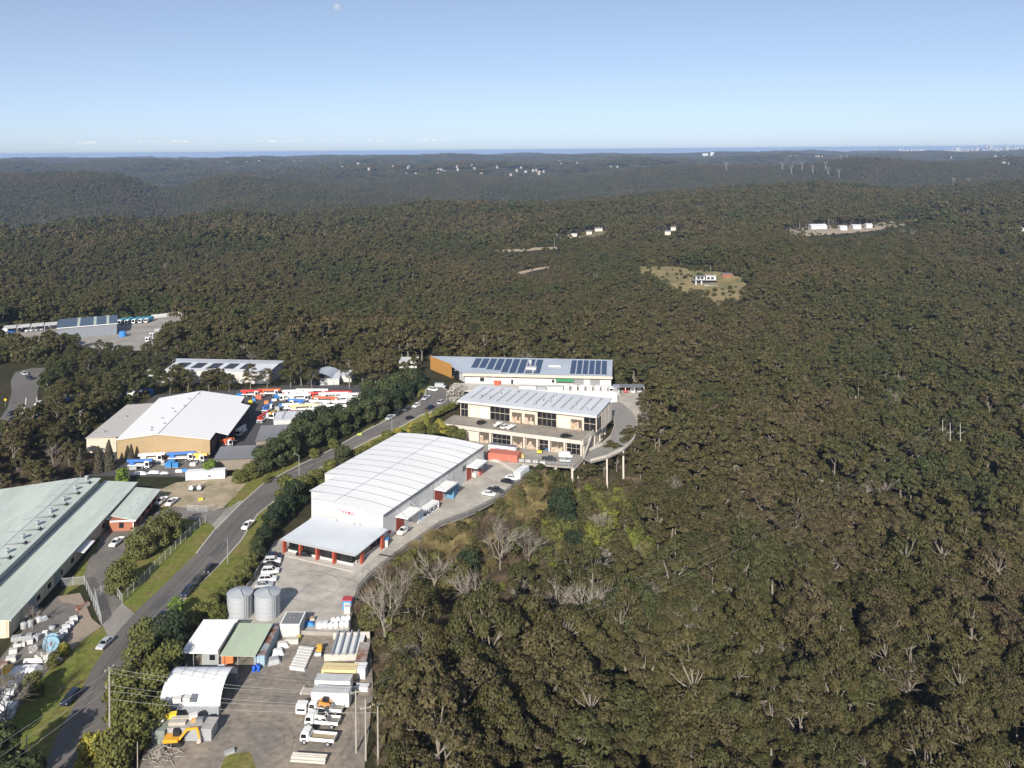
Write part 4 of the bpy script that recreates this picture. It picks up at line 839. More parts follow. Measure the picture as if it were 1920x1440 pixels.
def truck_cab(t, x0, mat, W=2.1, h=2.35, ln=1.75):
    hull([(x0+ln,.55),(x0+ln+.03,1.15),(x0+ln-.22,h-.12),(x0+ln-.4,h),(x0+.1,h+.02),(x0,h-.1),(x0,.55)], W, mat, 'cab', t)
    MB().add([(x0+ln+.025,-W/2+.2,1.2),(x0+ln+.025,W/2-.2,1.2),(x0+ln-.2,W/2-.26,h-.25),(x0+ln-.2,-W/2+.26,h-.25)],[(0,1,2,3)]).build('windscreen', m_glass, t)
    for s in (-1,1):
        y = s*(W/2+.004); MB().add([(x0+ln-.15,y,1.25),(x0+.5,y,1.25),(x0+.5,y-.0*s,h-.35),(x0+ln-.32,y,h-.35)],[(0,1,2,3) if s > 0 else (3,2,1,0)]).build('side_window', m_glass, t)
        B(x0+ln-.02,s*(W/2-.4)-.18,.75,x0+ln+.05,s*(W/2-.4)+.18,.95).build('headlight', m_lamp, t)
def chassis(t, x0, x1): B(x0,-.45,.45,x1,.45,.8).build('chassis', m_black, t)
def tipper(label, loc, head, load=None, ln=3.6, rims=True):
    t = thing('tipper_truck', label, 'truck', loc, az(head)); truck_cab(t, 1.0, m_wp); chassis(t, -ln+.6, 1.2); wheels(t,(1.9,-ln+1.5),2.1,.5 if ln > 4 else .36)
    tr = MB().box(-ln+.3,-1.05,.85,.8,1.05,.95).box(-ln+.3,-1.07,.95,.8,-1.0,1.5).box(-ln+.3,1.0,.95,.8,1.07,1.5).box(-ln+.25,-1.07,.9,-ln+.33,1.07,1.5).box(.76,-1.07,.9,.86,1.07,1.8).build('tray', m_wp, t)
    if load: B(-ln+.4,-.96,.96,.7,.96,1.05).build('tray_floor', load, tr)
    return t
def loc3(px,py,z=0): p = at(px,py,z); return (p.x,p.y,z+.05)
tipper('white tipper truck with empty sandy tray nearest the picture bottom', loc3(592,1392), 278, M('sandy_tray',(0.35,0.29,0.18),.9), 4.2)
tipper('white truck carrying a white skid loader, second from bottom', loc3(600,1360), 278, m_work, 4.2)
tipper('white truck carrying an orange skid loader, below the white box bodies', loc3(606,1336), 278, m_work, 4.4)
tipper('white tipper truck parked across the shaded shed front', loc3(398,1273), 80, m_tim, 3.6)
def skid(label, loc, head, col):
    t = thing('skid_loader', label, 'loader', loc, az(head)); m = M('loader_'+col, {'orange':(0.65,0.28,0.05),'white':(0.7,0.7,0.68)}[col], .5)
    hull([(.9,.3),(.9,.8),(.3,1.0),(-1.2,1.25),(-1.3,.35)],1.2,m,'body',t); hull([(.6,.9),(.55,1.9),(-.5,1.95),(-.6,.9)],1.0,m_black,'cab',t)
    wheels(t,(.6,-.6),1.7,.36)
    for s in (-1,1): MB().tube((-1.1,s*.62,1.35),(.9,s*.62,1.2),.1,n=4).tube((.9,s*.62,1.2),(1.3,s*.62,.5),.09,n=4).build('lift_arm', m, t)
    MB().sideprof([(1.2,.15),(1.9,.1),(1.5,.75),(1.25,.75)],-.85,.85).build('bucket', m_groof, t); return t
skid('white skid loader riding on the second white truck', (loc3(604,1360)[0]-.2,loc3(604,1360)[1],1.05), 98, 'white')
skid('orange skid loader riding on the truck below the box bodies', (loc3(614,1336)[0]-.4,loc3(614,1336)[1],1.05), 98, 'orange')
def boxbody(label, p0, wd, dep, hh):
    o_ = at(*p0,0); t = thing('box_trailer', label, 'trailer', (o_.x,o_.y,0), math.radians(-4))
    B(0,0,.7,wd,dep,hh).build('box_body', m_wp, t); MB().box(-.03,-.03,hh,wd+.03,dep+.03,hh+.08).build('roof', M('aged_box_roof',(0.50,0.51,0.50),.6,0,.15,.5), t)
    B(.4,.3,.45,wd-.4,dep-.3,.7).build('chassis', m_black, t)
    for x in (1.2,wd-1.4):
        for y in (.2,dep-.2): mount(WM[.5][0],'wheel',t,(x,y,.5))
    for k in range(2): B(wd,.15+k*1.1,.8,wd+.05,1.15+k*1.1,hh-.15).build('rear_door', m_white, t)
    return t
boxbody('white box trailer body, lower of the two side by side', (584,1330), 7.6, 2.4, 3.4); boxbody('white box trailer body, upper of the two side by side', (590,1306), 7.4, 2.4, 3.3)
rd = thing('flat_trailer','dark flat trailer with red ends beside the box bodies','trailer',loc3(590,1303),az(275))
B(-2.6,-1,.6,2.6,1,.8).build('deck', m_tim, rd); B(-2.7,-1.05,.5,-2.5,1.05,1.2).build('end_gate', m_redcol, rd); B(2.5,-1.05,.5,2.7,1.05,.9).build('end_gate', m_white, rd); wheels(rd,(-.6,.6),2.0,.36)
cc = thing('car_trailer','white cab beside the lower box trailer','truck',loc3(568,1337),az(185)); truck_cab(cc,-.4,m_wp); chassis(cc,-2.4,.2); wheels(cc,(.6,-1.6),2.1,.36); B(-2.5,-1,.85,-.5,1,.95).build('tray',m_groof,cc)
# excavator
ex = thing('excavator','yellow orange excavator with bent boom in front of the container','excavator',loc3(327,1396),az(85)); m_ex = M('excavator_yellow',(0.75,0.36,0.03),.45)
for s in (-1,1): MB().sideprof([(1.5,.1),(1.7,.4),(1.4,.75),(-1.4,.75),(-1.7,.4),(-1.5,.1)],s*.85-.25,s*.85+.25).build('track', m_tyre, ex)
hull([(.9,.85),(.9,1.4),(-.4,1.5),(-1.7,1.55),(-1.9,1.3),(-1.8,.85)],2.0,m_ex,'body',ex); hull([(1.0,1.0),(.95,2.3),(.7,2.6),(-.3,2.6),(-.35,1.0)],.95,m_black,'cab',ex).location = (0,.45,0)
MB().sideprof([(.7,1.1),(1.1,1.0),(2.5,2.7),(4.2,2.9),(4.3,3.2),(2.3,3.15)],-.55,-.25).build('boom', m_ex, ex)
MB().sideprof([(4.0,3.2),(4.45,3.25),(4.9,1.2),(4.6,1.1)],-.52,-.28).build('dipper', m_ex, ex)
MB().sideprof([(4.5,1.2),(5.0,1.2),(5.1,.5),(4.6,.2),(4.2,.5)],-.75,-.05).build('bucket', m_tim, ex); MB().tube((1.1,-.4,1.6),(2.7,-.4,2.75),.09).build('hydraulic_ram', m_steel, ex)
oa = thing('auger_attachment','orange machine attachment on the ground past the excavator bucket','attachment',loc3(378,1385),az(90))
B(-1.2,-.5,0,.6,.5,.9).build('frame', M('loader_orange2',(0.68,0.25,0.05),.5), oa); MB().tube((.6,0,.5),(1.8,0,.4),.3).build('drum', M('loader_orange2',(0.68,0.25,0.05),.5), oa)
gv = thing('enclosed_trailer','grey glass-topped enclosed trailer in the shade beside the shelter','trailer',loc3(335,1272),az(2)); B(-1.9,-1.1,.5,1.9,1.1,2.1).build('body', m_steel, gv); B(-1.85,-1.05,2.1,1.85,1.05,2.16).build('roof', m_glassb, gv); wheels(gv,(-.4,.5),2.2,.32); MB().tube((1.9,0,.6),(3.2,0,.5),.06).build('drawbar', m_black, gv)
# crane trucks in the crane yard
boomc = {'white':(0.76,0.76,0.74),'red':(0.55,0.06,0.05),'orange':(0.62,0.14,0.06),'cream':(0.70,0.55,0.30),'blue':(0.06,0.18,0.5),'yellow':(0.75,0.50,0.12)}
def crane(px, py, head, col, label, ln=10, raise_=0.0):
    t = thing('crane_truck', label, 'crane truck', loc3(px,py), az(head)); truck_cab(t, ln/2-1.9, m_wp, 2.4, 2.8, 1.9); B(-ln/2,-.55,.6,ln/2-1.7,.55,1.1).build('chassis', m_black, t)
    B(-ln/2,-1.2,1.1,ln/2-2.1,1.2,1.35).build('deck', m_wp, t); wheels(t,(ln/2-1.1,-ln/2+2.6,-ln/2+1.2),2.4,.5)
    bm = M('boom_'+col, boomc[col], .45)
    MB().slab([(-ln/2-.6,-.45,3.0),(ln/2+.8,-.45,3.3+raise_),(ln/2+.8,.45,3.3+raise_),(-ln/2-.6,.45,3.0)],.8).build('boom', bm, t)
    B(-ln/2+.6,-.9,1.35,-ln/2+2.2,.9,2.4).build('turret', bm, t)
    for x in (-ln/2+.3,ln/2-2.6): B(x,-1.4,.2,x+.3,1.4,.7).build('outrigger', m_steel, t)
    return t
cr = [(586,742,'white',13,'white crane truck with full-length white boom along the back fence of the crane yard'),(560,752,'white',9,'white boom truck left of the orange boom in the crane yard'),(610,757,'orange',10,'white truck with orange-red boom in the middle of the crane yard'),(625,749,'white',12,'long white boom truck just behind the orange boom'),
 (640,746,'red',8,'truck with dark red boom near the right trees'),(570,772,'cream',11,'truck with cream boom above the red one'),(566,785,'red',10,'truck with bright red boom in the front row of the crane yard'),(618,772,'white',8,'white cab truck right of the cream boom'),
 (645,765,'white',9,'white boom truck beside the right-hand trees'),(628,785,'white',10,'white boom truck in the front row at right'),(604,789,'white',7,'short white truck in the front row beside the red boom'),(660,750,'white',9,'white crane truck at the right end under the trees'),(540,752,'white',7,'white cab truck at the left end of the crane yard')]
for i,(px,py,c,ln,lab) in enumerate(cr): crane(px,py,(268,88,270,92)[i%4],c,lab,ln)
crane(494,790,14,'red','crimson telescopic lift between tan warehouse and crane yard',7); crane(502,772,14,'blue','blue telescopic lift behind the crimson lift',6)
crane(505,742,92,'orange','orange crane body behind the tan warehouse corner',9); crane(470,744,95,'red','red crane boom at the rear corner of the tan warehouse',8)
crane(512,785,190,'yellow','small yellow lift truck by the grey shed',4); crane(452,815,190,'white','white truck in the tan warehouse shadow',6); crane(425,838,60,'orange','orange machine at the tan warehouse shed opening',4)
more = [(548,744,'white',8),(566,747,'white',9),(598,748,'red',9),(600,764,'white',8),(582,779,'white',8),(556,762,'blue',6),(640,756,'white',8),(652,773,'white',8),(612,780,'white',8),(640,779,'white',7),(672,760,'white',8),(590,770,'white',7),(545,770,'white',6)]
for i,(px,py,c,ln) in enumerate(more): crane(px,py,(92,268,85,275)[i%4],c,'%s-boom truck packed into the crane yard, %s filler from the back left' % (c, ('first','second','third','fourth','fifth','sixth','seventh','eighth','ninth','tenth','eleventh','twelfth','thirteenth')[i]),ln)
# depot trucks facing the camera
m_teal = M('teal_compactor',(0.06,0.33,0.45),.45)
for i,(px,lab) in enumerate(((230,'leftmost'),(243,'second'),(256,'middle'),(268,'fourth'),(279,'rightmost'))):
    p = at(px,607-i*.8,0); t = thing('garbage_truck','%s white-cab garbage truck with teal body in the depot row' % lab,'garbage truck',(p.x,p.y,0),az(188),'garbage trucks in the depot row')
    truck_cab(t, 2.2, m_wp, 2.4, 2.9, 1.9); hull([(2.1,.9),(2.1,3.2),(-3.5,3.4),(-4.4,2.6),(-4.2,.9)],2.5,m_teal,'compactor_body',t); B(-4,-.5,.5,2.4,.5,.9).build('chassis',m_black,t); wheels(t,(3.2,-1.6,-2.9),2.4,.5)
for px,py,lab in ((282,640,'white truck in the tangle of parked trucks at the depot edge, front'),(290,632,'white truck in the tangle at the depot edge, middle'),(300,625,'white and blue truck at the depot edge, rear')):
    crane(px,py,200,'white',lab,6)
# white trucks on the rear deck
for i in range(6):
    p = K + Matrix.Rotation(ka,3,'Z') @ Vector((47.7+i*3.32,-8.2,0)); t = thing('delivery_truck','small white truck parked nose-out on the rear deck, number %s from the left' % ('one','two','three','four','five','six')[i],'truck',p,ka-math.pi/2,'white trucks on the rear deck')
    truck_cab(t,.6,m_wp,2.0,2.2,1.5); B(-2.4,-1.05,.8,.5,1.05,2.6).build('box_body',m_wp,t); wheels(t,(1.2,-1.5),2.0,.36)
for i,(x,lab) in enumerate(((66.8,'white van standing at the right end of the rear deck, left of two'),(70,'white van standing at the right end of the rear deck, right of two'))):
    p = K + Matrix.Rotation(ka,3,'Z') @ Vector((x*.95+.6,-7.4,0)); dup(cars_made[('van','white')], p, ka-math.pi/2, lab)
p = K + Matrix.Rotation(ka,3,'Z') @ Vector((16.6,-8,0)); dup(cars_made[('sedan','black')], p, ka+.2, 'black sedan alone on the rear deck')
# boats on the upper deck
for i,(px,py) in enumerate(((935,800),(959,805))):
    t = thing('boat','white boat on trailer on the upper deck, %s of two' % ('left','right')[i],'boat',loc3(px,py,5.62),az(40))
    MB().add([(2.4,0,1.3),(1.2,.9,1.2),(-2.2,.9,1.1),(-2.2,-.9,1.1),(1.2,-.9,1.2),(1.8,0,.5),(-2.1,.5,.5),(-2.1,-.5,.5)],[(0,1,2,3,4),(0,5,6,2,1),(0,4,3,7,5),(5,7,6),(2,6,7,3)]).build('hull', m_boat, t)
    B(-.8,-.5,1.2,.5,.5,1.8).build('cuddy', m_boat, t); wheels(t,(-.6,),1.5,.32); MB().tube((1.6,0,.4),(3.2,0,.4),.06).build('drawbar', m_steel, t)
t = thing('tractor','blue small tractor outside a lower bay of the unit block','tractor',loc3(1026,846,0.4),az(80)); hull([(1.2,.6),(1.2,1.2),(-.2,1.3),(-.9,1.2),(-.9,.6)],1.0,pm('blue'),'body',t); wheels(t,(.9,-.6),1.6,.5); MB().box(-.9,-.5,1.2,-.1,.5,1.9).build('canopy', m_black, t)
t = thing('forklift','yellow forklift at the edge of a lower bay','forklift',loc3(1012,850,0.4),az(100)); hull([(.9,.3),(.9,.9),(-.9,1.1),(-1,.3)],1.1,m_yel,'body',t); wheels(t,(.6,-.6),1.1,.32); MB().tube((1.0,-.3,.1),(1.0,-.3,2.2),.06).tube((1.0,.3,.1),(1.0,.3,2.2),.06).build('mast', m_black, t); B(-.6,-.5,1.9,.5,.5,2.0).build('overhead_guard', m_black, t)
# ------------------------------------------------------------------ ground lookup on the terrain, clearings
def gat(px, py, canopy=0.0):
    """first terrain point seen at a picture point"""
    dx, dy = px - 960.0, py - HY; u = dx*math.cos(RO) - dy*math.sin(RO); v = dx*math.sin(RO) + dy*math.cos(RO)
    Y = np.exp(np.linspace(math.log(110), math.log(20000), 6000)); zz = H - v*Y/F; k = np.argmax(zz <= terr(u*Y/F, Y) + canopy)
    y = float(Y[k]); x = u*y/F; return Vector((x, y, float(terr(np.array([x]), np.array([y]))[0])))
def tz(x, y): return float(terr(np.array([x]), np.array([y]))[0])
def pin(poly, X, Y):
    P = np.array(poly, float); r = np.zeros(np.shape(X), bool)
    for i in range(len(P)):
        (x0, y0), (x1, y1) = P[i], P[(i+1) % len(P)]
        if y0 != y1: r ^= ((y0 > Y) != (y1 > Y)) & (X < (x1-x0)*(Y-y0)/(y1-y0)+x0)
    return r
CLEARINGS = []; FARSPOTS = []
def clearing(px, name, mat, step=4.0, front=20.0, dz=0.5):
    pts = [gat(*p) for p in px]; poly = [(p.x,p.y) for p in pts]; ym = sum(p[1] for p in poly)/len(poly)
    CLEARINGS.append([(x, y - (front if y < ym else 0)) for x, y in poly])
    P = np.array(poly); xs = np.arange(P[:,0].min(), P[:,0].max()+step, step); ys = np.arange(P[:,1].min(), P[:,1].max()+step, step)
    X, Y = np.meshgrid(xs, ys); I = pin(poly, X, Y); Z = terr(X.ravel(), Y.ravel()).reshape(X.shape) + dz
    nx = len(xs); ii, jj = np.where(I[:-1,:-1] | I[1:,1:] | I[1:,:-1] | I[:-1,1:]) if False else np.where(I[:-1,:-1] & I[1:,1:] & I[1:,:-1] & I[:-1,1:])
    q_ = ii*nx + jj
    if len(q_) == 0: return
    o = bpy.data.objects.new(name, np_mesh(name, np.stack([X.ravel(),Y.ravel(),Z.ravel()],-1), np.stack([q_,q_+1,q_+nx+1,q_+nx],-1), [mat], smooth_=True)); sc.collection.objects.link(o); o['kind'] = 'structure'
m_dryg = M('dry_hill_grass', (0.23,0.18,0.085), .95, 0, .3, .25, alt=(0.15,0.135,0.055), bscale=.06)
m_track = M('pale_track', (0.34,0.27,0.20), .95, 0, .2, .3)
clearing([(1185,500),(1255,499),(1300,505),(1400,522),(1408,545),(1370,575),(1335,590),(1290,560),(1230,545),(1195,528)], 'hill_clearing', m_dryg, 4, 30)
clearing([(838,477),(900,468),(975,467),(1048,463),(1050,468),(980,473),(905,475),(845,483)], 'cleared_track', m_track, 2, 85)
clearing([(945,513),(1000,504),(1035,499),(1036,503),(1000,509),(948,518)], 'cleared_track', m_track, 2, 60)
clearing([(1440,436),(1520,424),(1640,420),(1700,416),(1700,424),(1640,434),(1500,446),(1440,444)], 'cleared_ground', m_track, 5, 60)
clearing([(1670,414),(1760,404),(1830,402),(1830,410),(1760,414),(1680,424)], 'cleared_ground', m_dryg, 6, 60)
clearing([(1070,440),(1110,432),(1150,432),(1130,446),(1080,450)], 'cleared_ground', m_dryg, 6, 50)
clearing([(770,538),(820,530),(825,545),(790,556),(770,550)], 'cleared_ground', m_dryg, 4, 12)
# hill house with pool
p = gat(1322,532); hh = thing('hill_house','modern white two-storey house with pool in the grassy clearing','house',(p.x,p.y,p.z+.3),math.radians(-8))
EXCL.append([(p.x-14,p.y-16),(p.x+34,p.y-16),(p.x+34,p.y+14),(p.x-14,p.y+14)])
B(-11,0,-2,11,9,2.9).build('lower_wall', m_blackw, hh); B(-12.5,-3.5,2.9,12,9.5,3.3).build('terrace_roof', m_groof, hh)
B(-9,1,3.3,0,8.5,6.2).build('upper_wall', m_whitew, hh); B(1,0,3.3,10.5,8.5,6.8).build('upper_wall', m_whitew, hh); B(-9.5,.5,6.2,.5,9,6.5).build('roof', m_groof, hh); B(.7,-.4,6.8,10.9,9,7.1).build('roof', m_whitew, hh)
for x in (-9.5,-4.2): B(x,-3.3,-3,x+1.2,-2.2,2.9).build('pillar', m_whitew, hh)
for x0 in (-7.5,-4,2,5.8): B(x0,-.12 if x0 > 0 else .88,4,x0+2.6,.0 if x0 > 0 else 1.0,5.9).build('window', m_glass, hh)
B(-2,-9,-2.2,11,-3.6,-.2).build('pool_terrace', m_concg, hh); B(2,-8,-.19,12,-5,-.1).build('pool', M('pool_water',(0.05,0.12,0.25),.1), hh)
p = gat(1362,520); rb_ = thing('shed','rust red shed beside the white hill house','shed',(p.x,p.y,p.z+.3),0); B(-4,0,0,6,5,3).build('wall', M('rust_wall',(0.30,0.10,0.07),.8), rb_); MB().slab([(-4.5,-.5,3),(6.5,-.5,3),(6.5,5.5,3.6),(-4.5,5.5,3.6)],.2).build('roof', m_groof, rb_)
def cottage(px, py, wd, dp, hh_, label, rot=0.0, roofm=None, group=None, wallm=None):
    p = gat(px, py); t = thing('house', label, 'house', (p.x,p.y,p.z), rot, group)
    B(-wd/2,-dp/2,-2,wd/2,dp/2,hh_).build('wall', wallm or m_whitew, t)
    MB().add([(-wd/2-.5,-dp/2-.5,hh_),(wd/2+.5,-dp/2-.5,hh_),(wd/2+.5,dp/2+.5,hh_),(-wd/2-.5,dp/2+.5,hh_),(-wd/2-.5,0,hh_+dp*.2),(wd/2+.5,0,hh_+dp*.2)],[(0,1,5,4),(3,4,5,2),(0,4,3),(1,2,5),(0,3,2,1)]).build('roof', roofm or m_panelr, t)
    FARSPOTS.append((p.x,p.y)); t.location.z += 1.5; EXCL.append([(p.x-wd*.7,p.y-dp-55),(p.x+wd*.7,p.y-dp-55),(p.x+wd*.7,p.y+dp),(p.x-wd*.7,p.y+dp)])
for px,py,wd,lab in ((1048,447,12,'grey-roofed cottage left of the hillside row near the pale track'),(1073,446,16,'long white cottage in the hillside row beyond the pale track'),(1105,440,10,'white cottage in the middle of the hillside row'),(1122,434,14,'white cottage at the right end of the hillside row'),(1262,432,9,'small white cottage among green trees right of the hillside row'),(1252,440,10,'small cream cottage below the white one among green trees')):
    cottage(px,py,wd*.8,7,3.2,lab,R.uniform(-.4,.4),m_groof if wd % 4 else m_panelr,None,m_beige)
for px,py,wd,dp,lab in ((1533,430,23,12,'white-roofed farm shed on the pale cleared ground'),(1580,432,10,8,'low grey shed right of the white farm shed'),(1605,430,12,8,'row of pale sheds on the cleared ground'),(1628,428,9,8,'pale shed at the right end of the cleared ground'),(1908,436,14,10,'pale house at the right picture edge')):
    cottage(px,py,wd,dp,4,lab,.05)
cottage(1337,405,16,9,4,'white roofed building behind the tall pine row',.1); cottage(1195,385,11,8,4,'pink-roofed house alone in the far bush',.2,M('pink_tile',(0.45,0.28,0.22),.8))
# far houses on the ridges beyond
FH = 'far houses on the horizon ridges'; m_farw = M('far_house_wall',(0.34,0.32,0.30),.8)
rf = random.Random(11)
for cx_, cy_, n, sx, sy in ((700,312,10,70,7),(830,318,18,110,9),(930,320,14,100,8),(1010,319,4,20,4),(1130,310,6,50,5),(1280,296,10,60,4),(1530,293,16,70,3),(1700,292,16,90,4),(1820,300,14,90,8),(1000,306,6,60,5),(580,303,7,60,2),(470,303,6,60,3),(1190,318,4,30,4)):
    for i in range(n):
        px, py = cx_+rf.uniform(-sx,sx), cy_+rf.uniform(-sy,sy)
        p = gat(px, py, 6.0)
        if p.y > 15500 or p.y < 2700 or rf.random() < .3: continue
        wd = rf.uniform(5,10)*(1+p.y/12000); t = thing('house','tiny pale house scattered on the far wooded ridge','house',(p.x,p.y,p.z+6.5),rf.uniform(-.6,.6),FH)
        B(-wd/2,-6,-9,wd/2,6,4).build('wall', m_farw, t)
        MB().add([(-wd/2-1,-7,4),(wd/2+1,-7,4),(wd/2+1,7,4),(-wd/2-1,7,4),(-wd/2,0,7),(wd/2,0,7)],[(0,1,5,4),(3,4,5,2),(0,4,3),(1,2,5)]).build('roof', rf.choice([m_panelr, m_groof, _mats['pink_tile']]), t)
        FARSPOTS.append((p.x,p.y))
for px, Yd, wd, ht, lab in ((405,9000,40,28,'white water tower on the far left skyline hill'),(1322,9500,60,22,'white block building on the far centre skyline'),(1335,9600,40,28,'second white block on the far centre skyline'),(1003,9000,16,24,'small white tower on the far centre ridge')):
    x = (px-960)/F*Yd; z = tz(x,Yd); t = thing('tower', lab, 'building', (x,Yd,z+6)); B(-wd/2,-10,-10,wd/2,10,ht).build('wall', m_whitew, t); B(-wd/2-1,-11,ht,wd/2+1,11,ht+2).build('roof', m_panelr, t); FARSPOTS.append((x,Yd))
# city on the horizon, too far to count
mb = MB()
for i in range(420):
    t_ = rf.uniform(.30,.62)**1; Yd = rf.uniform(13500,16500); x = t_*Yd; k = ((t_-.30)/.32)**1.2; hb = rf.uniform(6,16) + (rf.random() < .25*k)*rf.uniform(10,60)*k; wd = rf.uniform(20,70); z = tz(x,Yd)+4
    mb.box(x-wd/2,Yd-15,z,x+wd/2,Yd+15,z+10+hb)
cty = mb.build('far_city', M('far_city_wall',(0.36,0.36,0.37),.8,0,.2,.01)); cty['kind'] = 'stuff'
# lattice pylons
def pylon_mesh():
    mb = MB(); r = .34
    for sx in (-1,1):
        for sy in (-1,1):
            mb.tube((sx*2.6,sy*2.6,0),(sx*.9,sy*.9,17),r,r,4)
        mb.tube((sx*.9,0,17),(sx*6.5,0,32),r,r,4); mb.tube((sx*.3,0,17),(sx*3.2,0,32),r*.8,r*.8,4); mb.tube((sx*6.5,0,32),(sx*9.5,0,31),r,r,4)
    for z in (4,9,14):
        k = 2.6-(1.7*z/17); mb.tube((-k,-k,z),(k,k,z+4),r*.6,n=3).tube((k,-k,z),(-k,k,z+4),r*.6,n=3)
    mb.tube((-9.5,0,31.6),(9.5,0,31.6),r,r,4); mb.tube((-6.5,0,32),(-6.5,0,35),r*.8,n=3).tube((6.5,0,32),(6.5,0,35),r*.8,n=3)
    return mb.mesh('lattice', M('pylon_steel',(0.30,0.31,0.32),.5))
pym = pylon_mesh(); mbx = MB()
for s in (-1,0,1): mbx.tube((s*7,0,31.4),(s*7,0,29),.28,n=4)
insm = mbx.mesh('insulators', m_glass)
for px,py,lab in ((1788,351,'left of the near pair on the right ridge'),(1816,352,'right of the near pair on the right ridge'),(1362,322,'alone in the hazy centre valley'),(1467,322,'leftmost of the middle cluster'),(1484,328,'second of the middle cluster'),(1504,321,'third of the middle cluster'),(1524,327,'fourth of the middle cluster'),(1548,320,'fifth of the middle cluster, farthest'),(1553,330,'sixth of the middle cluster, nearest'),(1573,334,'rightmost of the middle cluster'),(1577,304,'tiny and far beyond the middle cluster')):
    p = gat(px,py); t = thing('pylon','steel lattice power pylon, %s' % lab,'pylon',(p.x,p.y,p.z+3),R.uniform(-.3,.3),'transmission pylons'); s = min(1.4,max(.8,p.y*16.5/F/35)); t.scale = (s,s,s); mount(pym,'lattice',t,(0,0,0)); mount(insm,'insulators',t,(0,0,0)); FARSPOTS.append((p.x,p.y))
# moon
mo = MB().lathe(0,0,[(0.001,-1),(.38,-.92),(.71,-.71),(.92,-.38),(1,0),(.92,.38),(.71,.71),(.38,.92),(.001,1)],24)
m_moon = M('moon_rock',(0.55,0.56,0.58),.9,0,.25,1.6,alpha=.14); mo_o = mo.build('moon', m_moon, None, True); D = 120000.0; mo_o.location = ((634-960)/F*D, D, H+(281+2.5-13)/F*D); s = 8.3/F*D; mo_o.scale = (s,s,s); mo_o.rotation_euler = (.3,.2,.5); tag(mo_o,'faint daytime moon near the top of the sky','moon'); mo_o.visible_shadow = True
# low cloud puffs over the sea
m_cl = M('cloud_vapour',(0.75,0.75,0.75),1.0,0,.05,.001,alpha=.05); mb = MB(); rc = random.Random(5)
for px, sz in ((80,9),(95,5),(203,7),(225,5),(270,8),(285,6),(335,4),(450,7),(470,5),(515,6),(560,4),(680,6),(700,4),(785,7),(610,4),(30,5),(830,4),(160,4)):
    for k in range(8):
        a_ = rc.uniform(-1,1); x = (px+a_*sz*3.0-960)/F*88000; z = H + (281-264+4 + rc.uniform(0,sz*.5)*(1-abs(a_)))/F*88000; r0 = rc.uniform(.35,.8)*sz/F*88000
        lat = [(r0*math.sin(math.pi*i/6)*1.0+.001, z - r0*.7*math.cos(math.pi*i/6)) for i in range(7)]
        mb.lathe(x, 88000+rc.uniform(-1500,1500), lat, 10)
cl = mb.build('clouds', m_cl, None, True); cl['kind'] = 'stuff'; cl.location.y = 9000

# ------------------------------------------------------------------ poles and wires
m_pole = M('timber_pole',(0.36,0.33,0.29),.9,0,.2,1.5); m_wire = M('wire',(0.30,0.30,0.29),.6)
def pole(px, py, h, label, r=.15, arms=(), lamp=False, z=None, arm_dir=0.0, mat=None):
    p = gat(px, py) if z is None else at(px, py, z); zz = p.z if z is None else z
    t = thing('lamp_post' if lamp else 'power_pole', label, 'lamp post' if lamp else 'power pole', (p.x,p.y,zz), arm_dir)
    MB().tube((0,0,-1),(0,0,h),r*1.1,r*.75,8).build('shaft', mat or m_pole, t)
    for hz_, wd in arms:
        B(-wd/2,-.08,hz_-.08,wd/2,.08,hz_+.08).build('crossarm', m_pole, t)
        for s in (-1,0,1): MB().cyl(s*wd*.45,0,hz_+.08,hz_+.35,.07,6).build('insulator', m_concp, t)
    if lamp: MB().tube((0,0,h-.2),(1.6,0,h+.25),.05).build('arm', m_steel, t); B(1.4,-.12,h+.18,2.1,.12,h+.32).build('lamp_head', m_steel, t)
    return Vector((p.x,p.y,zz)), h
wires = []
def wire(a_, b_, sag, label, r=.026, n=14):
    a_, b_ = Vector(a_), Vector(b_); mb = MB(); pts = [a_.lerp(b_, i/n) - Vector((0,0,sag*4*(i/n)*(1-i/n))) for i in range(n+1)]
    for i in range(n): mb.tube(pts[i], pts[i+1], r, r, 4, False)
    tag(mb.build('power_line', m_wire), label, 'wire', 'overhead power lines')
pa, ha = pole(206,1394,14.5,'tall timber power pole beside the road at lower left',.17,[(14.2,2.2),(11.0,1.8)],z=0.0,arm_dir=1.2)
pole(427,1057,6.8,'grey steel pole on the right verge near three dark parked cars',.1,z=0.0,mat=m_steel)
pole(561,901,8.6,'grey lamp post on the verge at the road bend',.11,lamp=True,z=0.0,arm_dir=2.6,mat=m_steel)
pole(735,817,7.2,'thin lamp post beside the road behind the white warehouse roof',.09,lamp=True,z=2.0,arm_dir=2.6,mat=m_steel)
pole(237,1300,3.4,'short timber stub pole among the roadside trees',.14,z=0.0); pole(50,1420,4.2,'short timber post at the lower left corner',.15,z=0.0); pole(258,1438,4.6,'thin timber pole near the bottom edge by the brush pile',.1,z=0.0)
P3 = [pole(668,1412,11.6,'timber power pole at bottom, left of three',.17,[(11.3,2.0)],arm_dir=.3), pole(686,1426,11.2,'timber power pole at bottom, middle of three',.17,[(9.6,2.0)],arm_dir=.3), pole(709,1432,11.2,'timber power pole at bottom, right of three',.17,[(10.9,2.0)],arm_dir=.3)]
HF = [pole(px,py,hh_,'grey pole of the forest three-pole structure, %s' % nm,.2,[(hh_-4.5,3.0)],arm_dir=.2) for px,py,hh_,nm in ((1768,850,16,'left'),(1782,856,16,'middle'),(1801,858,16,'right'))]
